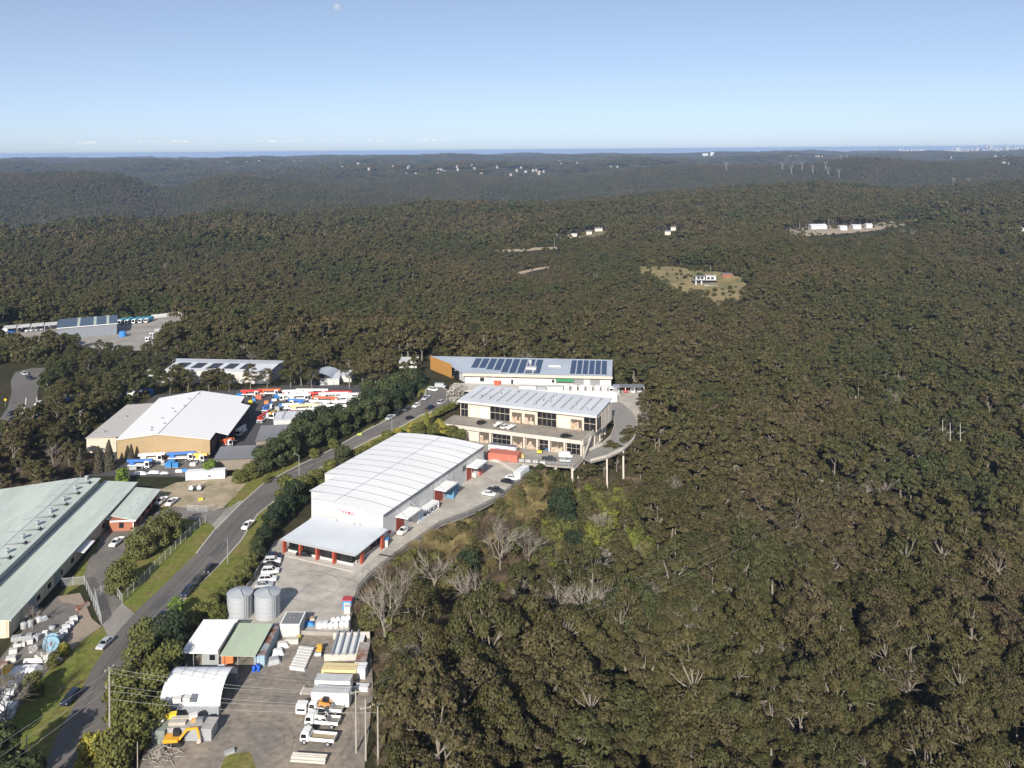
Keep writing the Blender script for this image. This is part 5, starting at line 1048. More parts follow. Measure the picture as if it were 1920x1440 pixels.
for i,(z0,k) in enumerate(((14.3,0),(13.4,0),(11.1,1),(10.0,1),(8.4,2))):
    q_, hq = P3[k]; wire(pa+Vector((0,0,z0)), q_+Vector((0,0,hq-.4-i*.35)), .9, 'overhead wire %s across the work yard' % ('topmost','second from top','third from top','fourth from top','lowest')[i])
for k in range(3):
    q_, hq = P3[k]; r_, hr = HF[k]; wire(q_+Vector((0,0,hq)), r_+Vector((0,0,hr-.3)), 6, 'long overhead wire over the bushland to the %s forest pole' % ('left','middle','right')[k], .022, 24)
wire(P3[0][0]+Vector((0,0,9.5)), HF[1][0]+Vector((0,0,11.4)), 9, 'long overhead wire over the bushland hanging lowest', .022, 24)
for i in range(3): wire(pa+Vector((0,0,13.8-i*1.6)), Vector((-108+i*3,118,10-i*1.2)), 1.0, 'overhead wire %s running off the lower left corner' % ('uppermost','middle','lowermost')[i])
for i in range(2): wire(pa+Vector((0,0,13.8-i*2.4)), at(427,1057,0)+Vector((0,0,6.7)), 1.4, 'overhead wire along the road, %s of two' % ('upper','lower')[i])
for px,py,hh_,lab in ((115,560,14,'far left bush edge above the depot'),(287,597,12,'beside the depot boundary'),(648,525,13,'on the middle ridge at left'),(882,478,14,'standing above the pale track'),(780,512,12,'below the pale track'),(735,470,12,'near the pair of masts'),(1040,466,14,'at the right end of the pale track'),(1213,470,13,'between track and hill house'),(1596,396,16,'above the farm sheds'),(1554,426,14,'beside the white farm shed')):
    pole(px,py,hh_,'thin pale pole %s' % lab,.22)

# ------------------------------------------------------------------ fences
m_link = M('chain_link',(0.45,0.47,0.48),.5,0,.1,1,alpha=.26); m_post = M('fence_post',(0.55,0.57,0.57),.5)
def fence(name, label, pts, h, mesh, postm, step=3.0, barb=True):
    P = [Vector((p.x,p.y,0)) for p in pts]; t = thing(name, label, 'fence', P[0]); o0 = P[0]
    for a_, b_ in zip(P[:-1], P[1:]):
        L = (b_-a_).length; n = max(1,round(L/step))
        MB().add([(a_.x-o0.x,a_.y-o0.y,.05),(b_.x-o0.x,b_.y-o0.y,.05),(b_.x-o0.x,b_.y-o0.y,h),(a_.x-o0.x,a_.y-o0.y,h)],[(0,1,2,3)]).build('mesh_panel', mesh, t)
        MB().tube((a_.x-o0.x,a_.y-o0.y,h),(b_.x-o0.x,b_.y-o0.y,h),.03,n=4).build('top_rail', postm, t)
        for i in range(n):
            c = a_.lerp(b_, i/n)-o0; MB().tube((c.x,c.y,-.1),(c.x,c.y,h+.05),.045,n=5).tube((c.x,c.y,h),(c.x-.25,c.y+.1,h+.4),.03,n=4).build('post', postm, t)
    return t
fence('chain_link_fence','galvanised chain-link fence between lawn and road verge',[at(229,1131),at(300,1060),at(365,995),at(395,974)],2.1,m_link,m_post)
fence('chain_link_fence','chain-link fence returning from factory wall to the compound gate',[at(116,1100),at(158,1096),at(176,1135),at(190,1172)],2.1,m_link,m_post)
fence('chain_link_gate','pair of open chain-link gates at the compound entrance',[at(190,1172),at(178,1122),at(212,1106),at(229,1131)],2.1,m_link,m_post,2.0)
fence('chain_link_fence','low wire fence beside the dirt lot and concrete driveway',[at(352,958),at(388,960),at(402,955)],1.8,m_link,m_post)
m_dlink = M('dark_chain_link',(0.10,0.10,0.10),.6,0,.1,1,alpha=.55); m_dpost = M('dark_post',(0.10,0.10,0.11),.6)
fence('yard_fence','dark mesh fence along the outer edge of the warehouse yard',[at(p[0],p[1]) for p in ((655,1190),(661,1140),(671,1110),(690,1087),(735,1051),(825,987),(880,967),(937,937),(993,891))],1.7,m_dlink,m_dpost)
strip('kerb', [at(p[0]-2,p[1]-1) for p in ((655,1190),(661,1140),(671,1110),(690,1087),(735,1051),(825,987),(880,967),(937,937),(993,891))], 0, .35, 0, .3, m_concp)
rw = strip('retaining_wall', [at(420,1168),at(442,1135),at(470,1098),at(490,1064),(505,1045)], 0, .3, 0, 1.3, m_concg)
rw2 = strip('retaining_wall', [(562,1191),(600,1192),(655,1193)], 0, .35, 0, 1.0, m_concg)
cw = strip('low_wall', [(906,861),(935,868),(955,880),(967,887)], 0, .5, 0, .9, m_concp)

# ------------------------------------------------------------------ hand-placed trees and shrubs
def veg(name, cat, me_t, me_c, px, py, s, label, group=None, sz=None, z=None):
    p = gat(px, py) if z is None else at(px, py, z); o = thing(name, label, cat, (p.x,p.y,p.z), R.uniform(0,6.28), group); o.scale = (s,s,s*(sz or 1))
    t = bpy.data.objects.new('trunk', me_t); sc.collection.objects.link(t); t.parent = o
    if me_c: c = bpy.data.objects.new('crown', me_c); sc.collection.objects.link(c); c.parent = o
    return o
# ------------------------------------------------------------------ background buildings at left
o_, L, a = frame((312,691),(505,695),6.5); O_ = Vector((o_.x,o_.y,0))
t = thing('long_factory','long white factory with dark solar panels behind screening eucalypts','factory',O_,a); wexc(O_,a,[(-13,-1),(L+1,-1),(L+1,22),(-13,22)])
B(0,0,0,L,20,6).build('wall', m_whitew, t); MB().slab([(-.4,-.5,6.2),(L+.4,-.5,6.2),(L+.8,10.2,7.4),(-.4,10.2,7.4)],.15).build('roof', m_panelr, t); MB().slab([(-.4,10.2,7.4),(L+.8,10.2,7.4),(L+1,21,6.4),(-6,21,6.4)],.15).build('roof', m_panelr, t)
for i in range(5): MB().slab([(3+i*8.3,2,6.62),(8.2+i*8.3,2,6.62),(8.8+i*8.3,9,7.4),(3.6+i*8.3,9,7.4)],.06).build('solar_panel', M('dark_panel',(0.03,0.032,0.038),.35), t)
for i in range(9): B(3+i*5.2,-.1,1.2,5.6+i*5.2,.02,3.4).build('window', m_beige, t)
MB().prism([(-13,-2),(0,-2),(0,8),(-13,8)],0,4).build('annex', m_whitew, t)
o_, L, a = frame((108,615),(219,606),7); O_ = Vector((o_.x,o_.y,0)); dep = 21
t = thing('depot_shed','dark blue-roofed depot shed with pale roof strips behind tall trees','depot',O_,a); wexc(O_,a,[(-1,-1),(L+1,-1),(L+1,dep+1),(-1,dep+1)])
m_dblu = M('slate_blue_roof',(0.075,0.105,0.15),.5,0,.1,.3)
B(0.2,0,0,L,dep,6.8).build('wall', M('depot_grey_wall',(0.20,0.22,0.25),.7), t); MB().slab([(-.5,-.5,7),(L+.5,-.5,7),(L+.5,dep+.5,8.6),(-.5,dep+.5,8.6)],.2).build('roof', m_dblu, t)
for x in (L*.32,L*.6,L*.82): MB().slab([(x,0,7.14),(x+1.6,0,7.14),(x+1.6,dep,8.7),(x,dep,8.7)],.06).build('roof_strip', M('pale_green_strip',(0.40,0.46,0.40),.6), t)
B(-.5,-.7,6.7,L+.5,-.5,7.05).build('gutter', m_white, t)
o_, L, a = frame((5,615),(108,607),3.5); t = thing('depot_shelters','row of white open vehicle bays along the depot rear fence','shelter',(o_.x,o_.y,0),a)
for i in range(4): x0 = i*L/4; MB().slab([(x0+.3,-2,3.4),(x0+L/4-.3,-2,3.4),(x0+L/4-.3,6,3.9),(x0+.3,6,3.9)],.2).build('roof', m_whitew, t); B(x0+.3,5.6,0,x0+L/4-.3,5.9,3.4).build('rear_wall', m_whitew, t); B(x0+.2,-1.8,0,x0+.5,-1.5,3.3).build('post', m_steel, t)
wl = strip('boundary_wall', [(284,597),(312,594),(330,590),(352,600)], 0, .4, 0, 2.4, m_whitew)
bt = thing('water_tank','round bright blue water tank in the depot yard','tank',loc3(230,631)); MB().lathe(0,0,[(2.1,0),(2.15,2.6),(1.6,3.1),(.3,3.4),(0,3.4)],20).build('shell', M('blue_poly',(0.05,0.22,0.55),.5), bt); MB().cyl(0,0,3.4,3.6,.4).build('hatch', m_trim, bt)
ah = thing('arch_shed','arched dark-mouthed shed among the trees behind the crane yard','shed',loc3(600,722),math.radians(-5)); k = 9
arc2 = [(-6.5*math.cos(math.pi*i/k), 1.2+4.2*math.sin(math.pi*i/k)) for i in range(k+1)]
MB().add([(x,y,z) for y in (0,14) for x,z in arc2],[(i,k+1+i,k+2+i,i+1) for i in range(k)]).build('arch_roof', m_sgrey, ah, True); MB().add([(x,.6,z) for x,z in arc2]+[(6.5,.6,0),(-6.5,.6,0)],[tuple(range(k+3))]).build('opening', m_black, ah)  # the mouth is a flat black sheet, standing in for the shade within
for px,py,w_,lab in ((618,722,9,'low white roof among trees behind the crane yard, left'),(640,716,10,'low white roof among trees behind the crane yard, right'),(765,690,9,'small pale roof in the trees left of the timber-fronted building')):
    p = at(px,py,0); t = thing('shed',lab,'shed',(p.x,p.y,0),R.uniform(-.2,.2)); B(-w_/2,0,0,w_/2,8,3).build('wall', m_whitew, t); MB().slab([(-w_/2-.3,-.3,3.1),(w_/2+.3,-.3,3.1),(w_/2+.3,8.3,3.8),(-w_/2-.3,8.3,3.8)],.15).build('roof', m_panelr, t); EXCL.append([(p.x-w_/2,p.y-10),(p.x+w_/2,p.y-10),(p.x+w_/2,p.y+8),(p.x-w_/2,p.y+8)])
# ------------------------------------------------------------------ loose goods
def goods(name, cat, label, px, py, sx, sy, sz, mat, rot=0.0, z=0.0, base=0.05, kind='crate'):
    p = at(px, py, z); t = thing(name, label, cat, (p.x,p.y,z+base), math.radians(rot))
    if kind == 'crate':
        B(-sx/2,-sy/2,.12,sx/2,sy/2,sz).build('load', mat, t); 
        for k in (-1,0,1): B(-sx/2,k*sy*.42-.06,0,sx/2,k*sy*.42+.06,.12).build('bearer', m_tim, t)
        B(-sx/2-.02,-.05,.1,sx/2+.02,.05,sz+.02).build('strap', m_groof, t)
    elif kind == 'bag':
        MB().lathe(0,0,[(sx*.42,0),(sx*.52,sz*.3),(sx*.52,sz*.7),(sx*.40,sz*.95),(sx*.12,sz*1.02),(0,sz)],10).build('sack', mat, t, True)
        for s in (-1,1): MB().tube((s*sx*.3,0,sz*.95),(0,0,sz*1.2),.05,n=4).build('loop', mat, t)
    elif kind == 'sheet':
        n = 4
        for k in range(n): B(-sx/2+R.uniform(-.1,.1),-sy/2,k*sz/n,sx/2+R.uniform(-.1,.1),sy/2,(k+.85)*sz/n).build('sheet', mat, t)
    elif kind == 'tarp':
        xs_ = np.linspace(-sx/2,sx/2,7); ys_ = np.linspace(-sy/2,sy/2,7); mb = MB(); rr_ = random.Random(int(px))
        vs = [(x,y,(sz*(1-.25*(abs(x)/(sx/2))**3)*(1-.25*(abs(y)/(sy/2))**3)+rr_.uniform(-.1,.1)) if 0 < i < 6 and 0 < j < 6 else .02) for i,x in enumerate(xs_) for j,y in enumerate(ys_)]
        mb.add(vs,[(i*7+j,(i+1)*7+j,(i+1)*7+j+1,i*7+j+1) for i in range(6) for j in range(6)]).build('cover', mat, t)
    elif kind == 'pipes':
        for k in range(4): MB().tube((-sx/2,-sy/2+sy*(k+.5)/4,sz*.4),(sx/2,-sy/2+sy*(k+.5)/4,sz*.4),sy/9,n=8).build('pipe', mat, t)
        for k in range(3): MB().tube((-sx/2,-sy/2+sy*(k+1)/4,sz*.85),(sx/2,-sy/2+sy*(k+1)/4,sz*.85),sy/9,n=8).build('pipe', mat, t)
    elif kind == 'reel':
        for s in (-1,1): MB().tube((0,s*sy*.42,sx/2),(0,s*sy*.5,sx/2),sx/2,n=22).build('flange', mat, t)
        MB().tube((0,-sy*.42,sx/2),(0,sy*.42,sx/2),sx*.36,n=18).build('cable', m_black, t); MB().tube((0,-sy*.52,sx/2),(0,sy*.52,sx/2),sx*.09,n=8).build('hub', m_redcol, t)
    elif kind == 'drum':
        MB().lathe(0,0,[(sx/2,0),(sx/2,sz*.3),(sx/2*1.05,sz*.33),(sx/2,sz*.36),(sx/2,sz*.63),(sx/2*1.05,sz*.66),(sx/2,sz*.69),(sx/2,sz),(0,sz)],12).build('barrel', mat, t, True)
        MB().cyl(sx*.25,0,sz,sz+.05,.06,6).build('bung', m_black, t)
    return t
m_wb = M('white_wrap',(0.74,0.74,0.74),.5,0,.1,1.5); m_grg = M('goods_grey',(0.35,0.36,0.37),.7,0,.2,1.5); m_lb = M('reel_blue',(0.28,0.48,0.62),.55,0,.1,2); m_blt = M('blue_tarp',(0.04,0.20,0.48),.6); m_ylb = M('straw_tarp',(0.68,0.55,0.28),.7,0,.1,1); m_rst = M('rusty_steel',(0.22,0.10,0.065),.8,0,.4,1.2,alt=(0.33,0.30,0.27),bscale=.4)
goods('cable_reel','reel','pale blue cable reel standing on edge in the storage yard',96,1219,3.4,1.5,3,m_lb,25,kind='reel')
for i,(px,py) in enumerate(((138,1166),(131,1175),(124,1181),(119,1190),(112,1197),(106,1198))): goods('wrapped_pallet','pallet','white wrapped pallet number %s in the row beside the mulch bed' % ('one','two','three','four','five','six')[i],px,py,1.5,1.3,1.1,m_wb,40)
goods('covered_stack','stack','long stack under white sheeting in the storage yard',45,1262,7.0,3.4,1.2,m_wb,10,kind='tarp'); goods('pipe_bundle','pipes','bundle of white pipes lying beyond the sheeted stack',80,1242,8,1.2,.7,m_wb,2,kind='pipes')
goods('pallet_stack','pallets','grey pallet stack behind the white pipes',82,1234,3.4,1.4,1.0,m_paleb,5)
goods('yellow_crate','crate','orange topped yellow crate at the left edge of the storage yard',14,1264,1.8,1.6,1.6,M('ochre_box',(0.70,0.42,0.08),.6),8); goods('straw_crate','crate','pair of straw coloured crates below the yellow crate',10,1280,2.6,1.6,1.2,m_ylb,8)
goods('tool_crate','crate','pale crate with grid top near the left edge',24,1292,2.0,1.6,1.4,m_wb,10); goods('tool_crate','crate','pale crate below the grid-topped one',18,1305,2.2,1.6,1.2,m_wb,10); goods('tool_crate','crate','grey-white crate left of the grid-topped one',6,1300,1.8,1.4,1.0,m_paleb,10)
goods('flat_trailer_bed','trailer','white trailer bed cut by the left picture edge',8,1330,4.5,2.2,1.0,m_wb,4,kind='sheet')
for i,(px,py,k,lab) in enumerate(((45,1178,'drum','upright grey cable drum by the factory wall, left'),(57,1174,'drum','upright grey cable drum by the factory wall, right'))): goods('cable_drum','drum',lab,px,py,1.5,1.5,1.4,m_grg,0,kind='drum')
for i,(px,py,sx,lab) in enumerate(((35,1200,3,'long grey bundle along the factory wall'),(50,1198,2.2,'short grey bundle beside the long bundle'),(33,1214,1.6,'grey boxed goods, left of a pair in the storage yard'),(40,1212,1.6,'grey boxed goods, right of a pair in the storage yard'),(55,1207,1.6,'small white boxed goods at the wall stack end'),(25,1225,1.6,'low boxed goods nearest the left shadow'))): goods('bundle','bundle',lab,px,py,sx,1.2,1.0,m_grg if i < 2 else m_paleb,20)
goods('bagged_goods','bags','white bulk bag by the factory wall door',72,1166,1.6,1.6,1.2,m_wb,kind='bag'); goods('bagged_goods','bags','long white bag lying by the factory wall door',82,1163,2.0,1.2,.9,m_wb,60,kind='tarp'); goods('blue_bin','bin','dark blue box against the factory wall',62,1150,2,1.6,1.4,M('dark_blue_box',(0.08,0.12,0.2),.6),4)
goods('timber_pile','timber','dark timber sleepers piled at the mulch bed edge',155,1140,3.2,1.2,.8,m_rst,60,kind='sheet')
# work yard goods
for i in range(8): goods('concrete_slab','slab','pale concrete trough number %s in the stepped stack of the work yard' % ('one','two','three','four','five','six','seven','eight')[i],558+i*2.4,1256-i*5.2,3.4,.75,.7,m_paleb,-12,kind='sheet')
rk = thing('pipe_rack','steel beams laid across pale sheets on a rack in the work yard','rack',loc3(612,1240),math.radians(2))
B(-.5,0,0,8.2,.4,1.4).build('rail', m_concp, rk); B(0,8.6,0,8.4,9,1.4).build('rail', m_concp, rk); B(.8,.6,.9,7.4,8.4,1.1).build('pale_sheet', m_wb, rk)
for i in range(4): MB().box(1.0+i*1.55,-.4,1.42,1.35+i*1.55,9.2,1.8).build('beam', m_steel, rk)
goods('skip_container','container','narrow rusty open container at the right end of the pipe rack',680,1238,2.4,8.4,1.6,m_rst,2)
goods('covered_container','container','straw yellow covered container in the work yard',638,1270,7.4,2.6,2.3,m_ylb,-3,kind='crate'); goods('covered_container','container','pale corrugated end box beside the straw yellow container',675,1268,2.8,2.6,2.2,m_wb,-3)
for i,(px,py,m_,lab) in enumerate(((618,1296,m_tim,'weathered timber pile left of the fence'),(650,1290,m_tim,'weathered timber pile above the box trailers'),(672,1293,m_wb,'white sheet pile on red stands near the bushes'),(640,1284,m_rst,'rusty steel offcuts below the straw yellow container'))): goods('material_pile','pile',lab,px,py,4.2,1.5,.9,m_,-4,kind='sheet')
yr = thing('road_roller','yellow and black road roller in the work yard','roller',loc3(598,1228),az(178)); m_ry = M('roller_yellow',(0.70,0.42,0.06),.5)
MB().tube((.9,-.7,.55),(.9,.7,.55),.55,n=16).build('drum', m_steel, yr); hull([(.3,.5),(.3,1.1),(-1.4,1.2),(-1.5,.5)],1.2,m_ry,'body',yr); B(-.8,-.6,1.9,.3,.6,2.0).build('canopy', m_ry, yr); wheels(yr,(-.9,),1.3,.36); MB().tube((-.6,-.5,1.1),(-.6,-.5,1.9),.05).build('stay', m_black, yr)
for i,(px,py,lab) in enumerate(((520,1226,'heap of white and black rubbish bags beside the blue container'),(514,1242,'smaller rubbish heap at the foot of the blue container'),(530,1212,'rubbish heap nearest the pump shed'))): goods('rubbish_heap','heap',lab,px,py,2.8,2.4,1.0,[m_wb,m_grg,m_paleb][i],20,kind='tarp')
for i,(px,py) in enumerate(((476,1259),(482,1255),(485,1258))): goods('barrel','barrel','bright blue barrel in front of the pale blue container, %s' % ('left','rear','right')[i],px,py,.75,.75,1.1,M('blue_barrel',(0.02,0.10,0.55),.45),kind='drum')
for i,(px,py) in enumerate(((599,1177),(610,1176),(620,1178),(630,1177),(641,1176),(650,1175),(625,1169),(634,1168),(644,1166),(653,1165))): goods('bulk_bag','bulk bag','white bulk bag number %s along the yard retaining wall' % ('one','two','three','four','five','six','seven','eight','nine','ten')[i],px,py,1.25,1.25,1.2,m_wb,kind='bag' if i > 1 else 'crate')
goods('blue_tarp','tarp','crumpled blue tarp beside the bulk bags',580,1172,2.4,1.6,.7,m_blt,5,kind='tarp'); goods('pallet_stack','pallets','brown pallets behind the blue tarp',580,1164,2.6,1.2,.8,m_stock,0)
goods('pallet_stack','pallets','pale boards leaning by the small pump shed wall',548,1206,3,1.2,1.1,m_concp,0); goods('yellow_pump','pump','small yellow pump on the retaining wall corner',560,1200,1.0,.8,.9,m_yel,0)
def kiosk(px, py, roofm, wallm, label, s=1.0):
    t = thing('kiosk', label, 'booth', loc3(px,py), math.radians(-3)); B(-.9*s,-.7*s,0,.9*s,.7*s,1.9*s).build('wall', wallm, t); B(-1*s,-.8*s,1.9*s,1*s,.8*s,2.1*s).build('roof', roofm, t); B(-.6*s,-.75*s,.4*s,.6*s,-.7*s,1.5*s).build('door', m_whitew, t)
m_bl2 = M('kiosk_blue',(0.07,0.25,0.52),.5); m_rd2 = M('kiosk_red',(0.45,0.05,0.06),.5)
kiosk(652,1141,m_rd2,m_bl2,'red-topped blue booth at the yard fence',1.2); kiosk(652,1149,m_whitew,m_whitew,'small white bin below the red-topped booth',.8)
kiosk(722,1024,m_bl2,m_whitew,'white booth with blue top beside the office corner'); kiosk(727,1010,m_rd2,m_whitew,'white booth with red top beside the office corner')
for i,(px,py) in enumerate(((654,1049),(667,1046),(668,1058),(536,1034),(540,1031),(551,1034),(693,1038),(745,1003),(748,1000))): 
    t = thing('bollard','white bollard near the office, %s' % ('front left of corner','front corner','standing out on the concrete','at the left end, first','at the left end, second','at the left end, third','by the side wall','by the first red door, left','by the first red door, right')[i],'bollard',loc3(px,py)); MB().cyl(0,0,0,1.1,.16,10).build('post', m_whitew, t); MB().cyl(0,0,.8,.95,.17,10).build('band', m_yel, t)
goods('speed_hump','speed hump','dark striped speed hump across the yard lane',722,1042,6,.5,.12,m_black,-20,kind='sheet')
# racking and goods beside the far loading canopies
for i,(px,py,m_,lab) in enumerate(((864,905,m_co,'orange pallet racking beside the second loading canopy'),(892,893,m_paleb,'white wrapped goods beside the far loading canopy'),(899,890,m_cr,'red trolleys beside the far loading canopy'))): goods('pallet_rack','rack',lab,px,py,3.0,1.6,[2.8,1.6,1.5][i],m_,65)
goods('white_container_sign','container','white container with blue lettering at the yard fence end',978,893,2.4,7.5,2.6,m_cw,-25)
for i,(px,py) in enumerate(((990,867),(1004,868),(1018,870),(978,866))): goods('pale_crate','crate','pale crate along the lower deck railing, number %s' % ('one','two','three','four')[i],px,py,1.8,1.0,.9,m_paleb,-10,z=.4)
goods('yellow_bin','bin','yellow bin beside the red container end',979,858,1.4,1.2,1.2,M('mustard',(0.55,0.42,0.15),.6),0,z=.4)
# display yard
crane(262,878,94,'blue','blue boom lift truck at the front of the display yard',8); crane(284,866,86,'white','white boom truck before the tan wall',8); crane(340,864,88,'blue','long blue boom truck against the tan wall',9); crane(376,866,100,'yellow','yellow boom lift at the right end of the tan wall',4)
for i,(px,py,sx,sy,sz,m_,k,lab) in enumerate(((293,861,1.6,.6,2.6,M('lime_panel',(0.6,0.58,0.12),.6),'crate','lime yellow panel standing at the tan wall'),(316,876,2.2,1.4,1.8,m_blt,'crate','blue scissor lift in the display yard, left of three'),(322,874,2.2,1.4,2.2,m_blt,'crate','blue scissor lift in the display yard, middle of three'),(330,876,2.2,1.4,1.6,m_blt,'crate','blue scissor lift in the display yard, right of three'),(372,858,2.4,1.6,2.2,m_wb,'crate','white machine beside the yellow boom lift'),(288,887,4,1.6,.7,m_wb,'tarp','white sheeting along the display yard fence, right'),(262,889,5,1.6,.8,m_wb,'tarp','white sheeting along the display yard fence, left'),(308,888,3,1.4,.6,m_paleb,'tarp','grey sheeting along the display yard fence'),(345,884,3.4,1.4,.9,m_blt,'tarp','blue tarp along the display yard fence'),(336,885,2.4,1.2,.8,m_wb,'sheet','white panels beside the blue tarp'),(300,868,3,1.2,.8,m_paleb,'sheet','scattered pale parts in front of the tan wall'),(308,872,2,1.2,.7,m_grg,'sheet','grey parts beside the blue scissor lifts'),(362,873,2,1.2,1.0,m_wb,'sheet','pale machine parts right of the blue lifts'),(250,880,2.4,1.4,1.2,m_grg,'crate','grey crate left of the blue boom lift'))): goods('yard_machine','machinery',lab,px,py,sx,sy,sz,m_,R.uniform(-8,12),kind=k)
for i,(px,py,m_) in enumerate(((270,742,m_blt),(255,745,m_wb),(133,757,m_blt),(160,752,m_wb))): goods('yard_machine','machinery','%s machine behind the tan warehouse annex, %s' % (('blue','white','blue','white')[i],('right','left of the blue one','far left in the trees','in the trees')[i]),px,py,8,2.4,2.8,m_,4)
mc = thing('pump_rig','grey pump rig with boom on the dirt lot','machinery',loc3(368,920),math.radians(5)); 
for x in (-1.6,1.0): MB().tube((x,-.6,1.0),(x,.8,1.0),.75,n=12).build('tank', m_paleb, mc)
MB().tube((-3,0,1.6),(3.4,.5,2.6),.12,n=5).build('boom', m_tim, mc); B(-2.4,-.7,.2,2,.7,.4).build('frame', m_black, mc); wheels(mc,(-1.2,.8),1.6,.32)
goods('yellow_barrow','barrow','small yellow barrow on the dirt lot',376,938,1.4,.8,.7,m_yel,30)
sg_ = thing('warning_sign','yellow diamond road warning sign at the far bend','sign',loc3(10,762)); MB().cyl(0,0,0,2.6,.05,6).build('post', m_steel, sg_); MB().add([(0,-.06,2.2),(.7,-.06,2.9),(0,-.06,3.6),(-.7,-.06,2.9),(0,.0,2.2),(.7,0,2.9),(0,0,3.6),(-.7,0,2.9)],[(3,2,1,0)[::-1],(4,5,6,7)[::-1]]).build('face', M('sign_yellow',(0.75,0.45,0.02),.5), sg_)
ys_ = thing('yellow_sign','lime yellow board on the verge under roadside trees','sign',(at(674,818,1.9).x,at(674,818,1.9).y,1.9),math.radians(15)); B(-.9,0,.3,.9,.1,1.2).build('board', M('lime_board',(0.40,0.44,0.09),.6), ys_); B(-.7,.1,-.3,-.6,.2,1.1).build('leg', m_tim, ys_); B(.6,.1,-.3,.7,.2,1.1).build('leg', m_tim, ys_)
bp = thing('brush_pile','tangle of cut branches piled at the bottom of the work yard','brush pile',loc3(300,1418)); rbp = random.Random(4)
for i in range(90):
    a0 = rbp.uniform(0,6.28); r0 = rbp.uniform(0,3.2); c = (r0*math.cos(a0),r0*math.sin(a0),rbp.uniform(.1,1.5)*(1-r0/4)); d = rbp.uniform(0,6.28); ln = rbp.uniform(.7,2.2)
    MB().tube(c,(c[0]+ln*math.cos(d),c[1]+ln*math.sin(d),max(.05,c[2]+rbp.uniform(-.5,.5))),.07,.03,4).build('branch', m_tim, bp)
goods('flat_load','trailer','flat trailer loaded with pale beams at the bottom edge',580,1428,6.5,2.0,1.1,m_concp,-6,kind='pipes')
goods('board','board','grey board propped on blocks near the grass patch',430,1413,1.8,.8,.6,m_grg,30,kind='sheet')
# sandstone outcrops in the bush
def rocks(px, py, label, n, spread, sz, mat):
    p = gat(px, py); t = thing('rock_outcrop', label, 'rock', (p.x,p.y,p.z)); rr_ = random.Random(int(px))
    for i in range(n):
        x, y = rr_.gauss(0,spread), rr_.gauss(0,spread*.4); s = sz*rr_.uniform(.5,1.3); k = 7
        top = [(x+s*math.cos(6.28*j/k)*rr_.uniform(.7,1.1), y+s*math.sin(6.28*j/k)*rr_.uniform(.6,1.0)) for j in range(k)]
        MB().prism(top,-2,[s*rr_.uniform(.5,.9) for j in range(k)]).build('boulder', mat, t)
    CLEARINGS.append([(p.x-spread*1.6,p.y-spread-12),(p.x+spread*1.6,p.y-spread-12),(p.x+spread*1.6,p.y+spread*.5),(p.x-spread*1.6,p.y+spread*.5)])
m_rock = M('sandstone',(0.42,0.37,0.31),.9,0,.25,.8,bump=.5); m_rockg = M('grey_rock',(0.24,0.21,0.20),.9,0,.25,.6,bump=.5)
rocks(1590,750,'pale sandstone outcrop in the middle of the right bushland',12,5,2.0,m_rock); rocks(1130,1045,'grey rock face among green shrubs below the unit block',5,2.2,2.2,m_rockg); rocks(1215,1060,'grey rock ledge beside bare trees',6,3,2,m_rockg); rocks(1330,1055,'pale rock under the power lines',5,2.5,1.8,m_rockg); rocks(1540,910,'grey rock shelf in the right bushland',10,6,1.6,m_rockg); rocks(1700,880,'grey rock slab below the forest poles',9,6,1.5,m_rockg); rocks(1195,775,'sandstone cutting beside the lower yard and ramp',8,3,2.2,m_rock); rocks(1880,672,'small tan boulder on the far right slope',3,1.5,1.8,m_rock)

for i,(px,py,sx,m_,k) in enumerate(((450,744,3,m_blt,'crate'),(462,741,2.4,m_co,'crate'),(486,748,3,m_cr,'sheet'),(476,752,2,m_blt,'tarp'),(520,746,3,m_blt,'sheet'),(514,752,2.2,m_wb,'crate'),(528,762,2.4,m_blt,'crate'),(520,770,2,m_grg,'crate'),(500,757,2,m_co,'crate'),(492,742,3,m_wb,'sheet'),(535,742,2.4,m_co,'crate'),(470,758,1.8,m_yel,'crate'))): goods('yard_machine','machinery','small %s plant item at the crane yard lane, %s from the left' % (('blue','orange','red','blue','blue','white','blue','grey','orange','white','orange','yellow')[i],('first','second','fifth','fourth','ninth','eighth','eleventh','tenth','seventh','sixth','twelfth','third')[i]),px,py,sx,1.4,R.uniform(.9,2.2),m_,R.uniform(-30,30),kind=k)
for i,(px,py,sx,m_,k) in enumerate(((20,1240,2,m_paleb,'sheet'),(62,1222,1.6,m_wb,'crate'),(70,1200,1.4,m_grg,'crate'),(84,1190,1.6,m_wb,'tarp'),(30,1262,1.6,m_grg,'crate'),(4,1250,2,m_rst,'sheet'),(36,1282,2.2,m_paleb,'sheet'),(98,1180,1.4,m_grg,'drum'),(5,1318,2.4,m_wb,'crate'),(15,1345,2.6,m_grg,'sheet'))): goods('yard_goods','goods','%s item among the storage yard stacks, %s' % (('pale','white','grey','white','grey','rusty','pale','grey','white','grey')[i],('left middle','beside the cable reel','behind the cable reel','on the open asphalt','below the long bundle','at the left edge','below the sheeted stack','near the wrapped pallets','low at the left edge','at the bottom of the yard')[i]),px,py,sx,1.3,R.uniform(.7,1.3),m_,R.uniform(-20,40),kind=k)
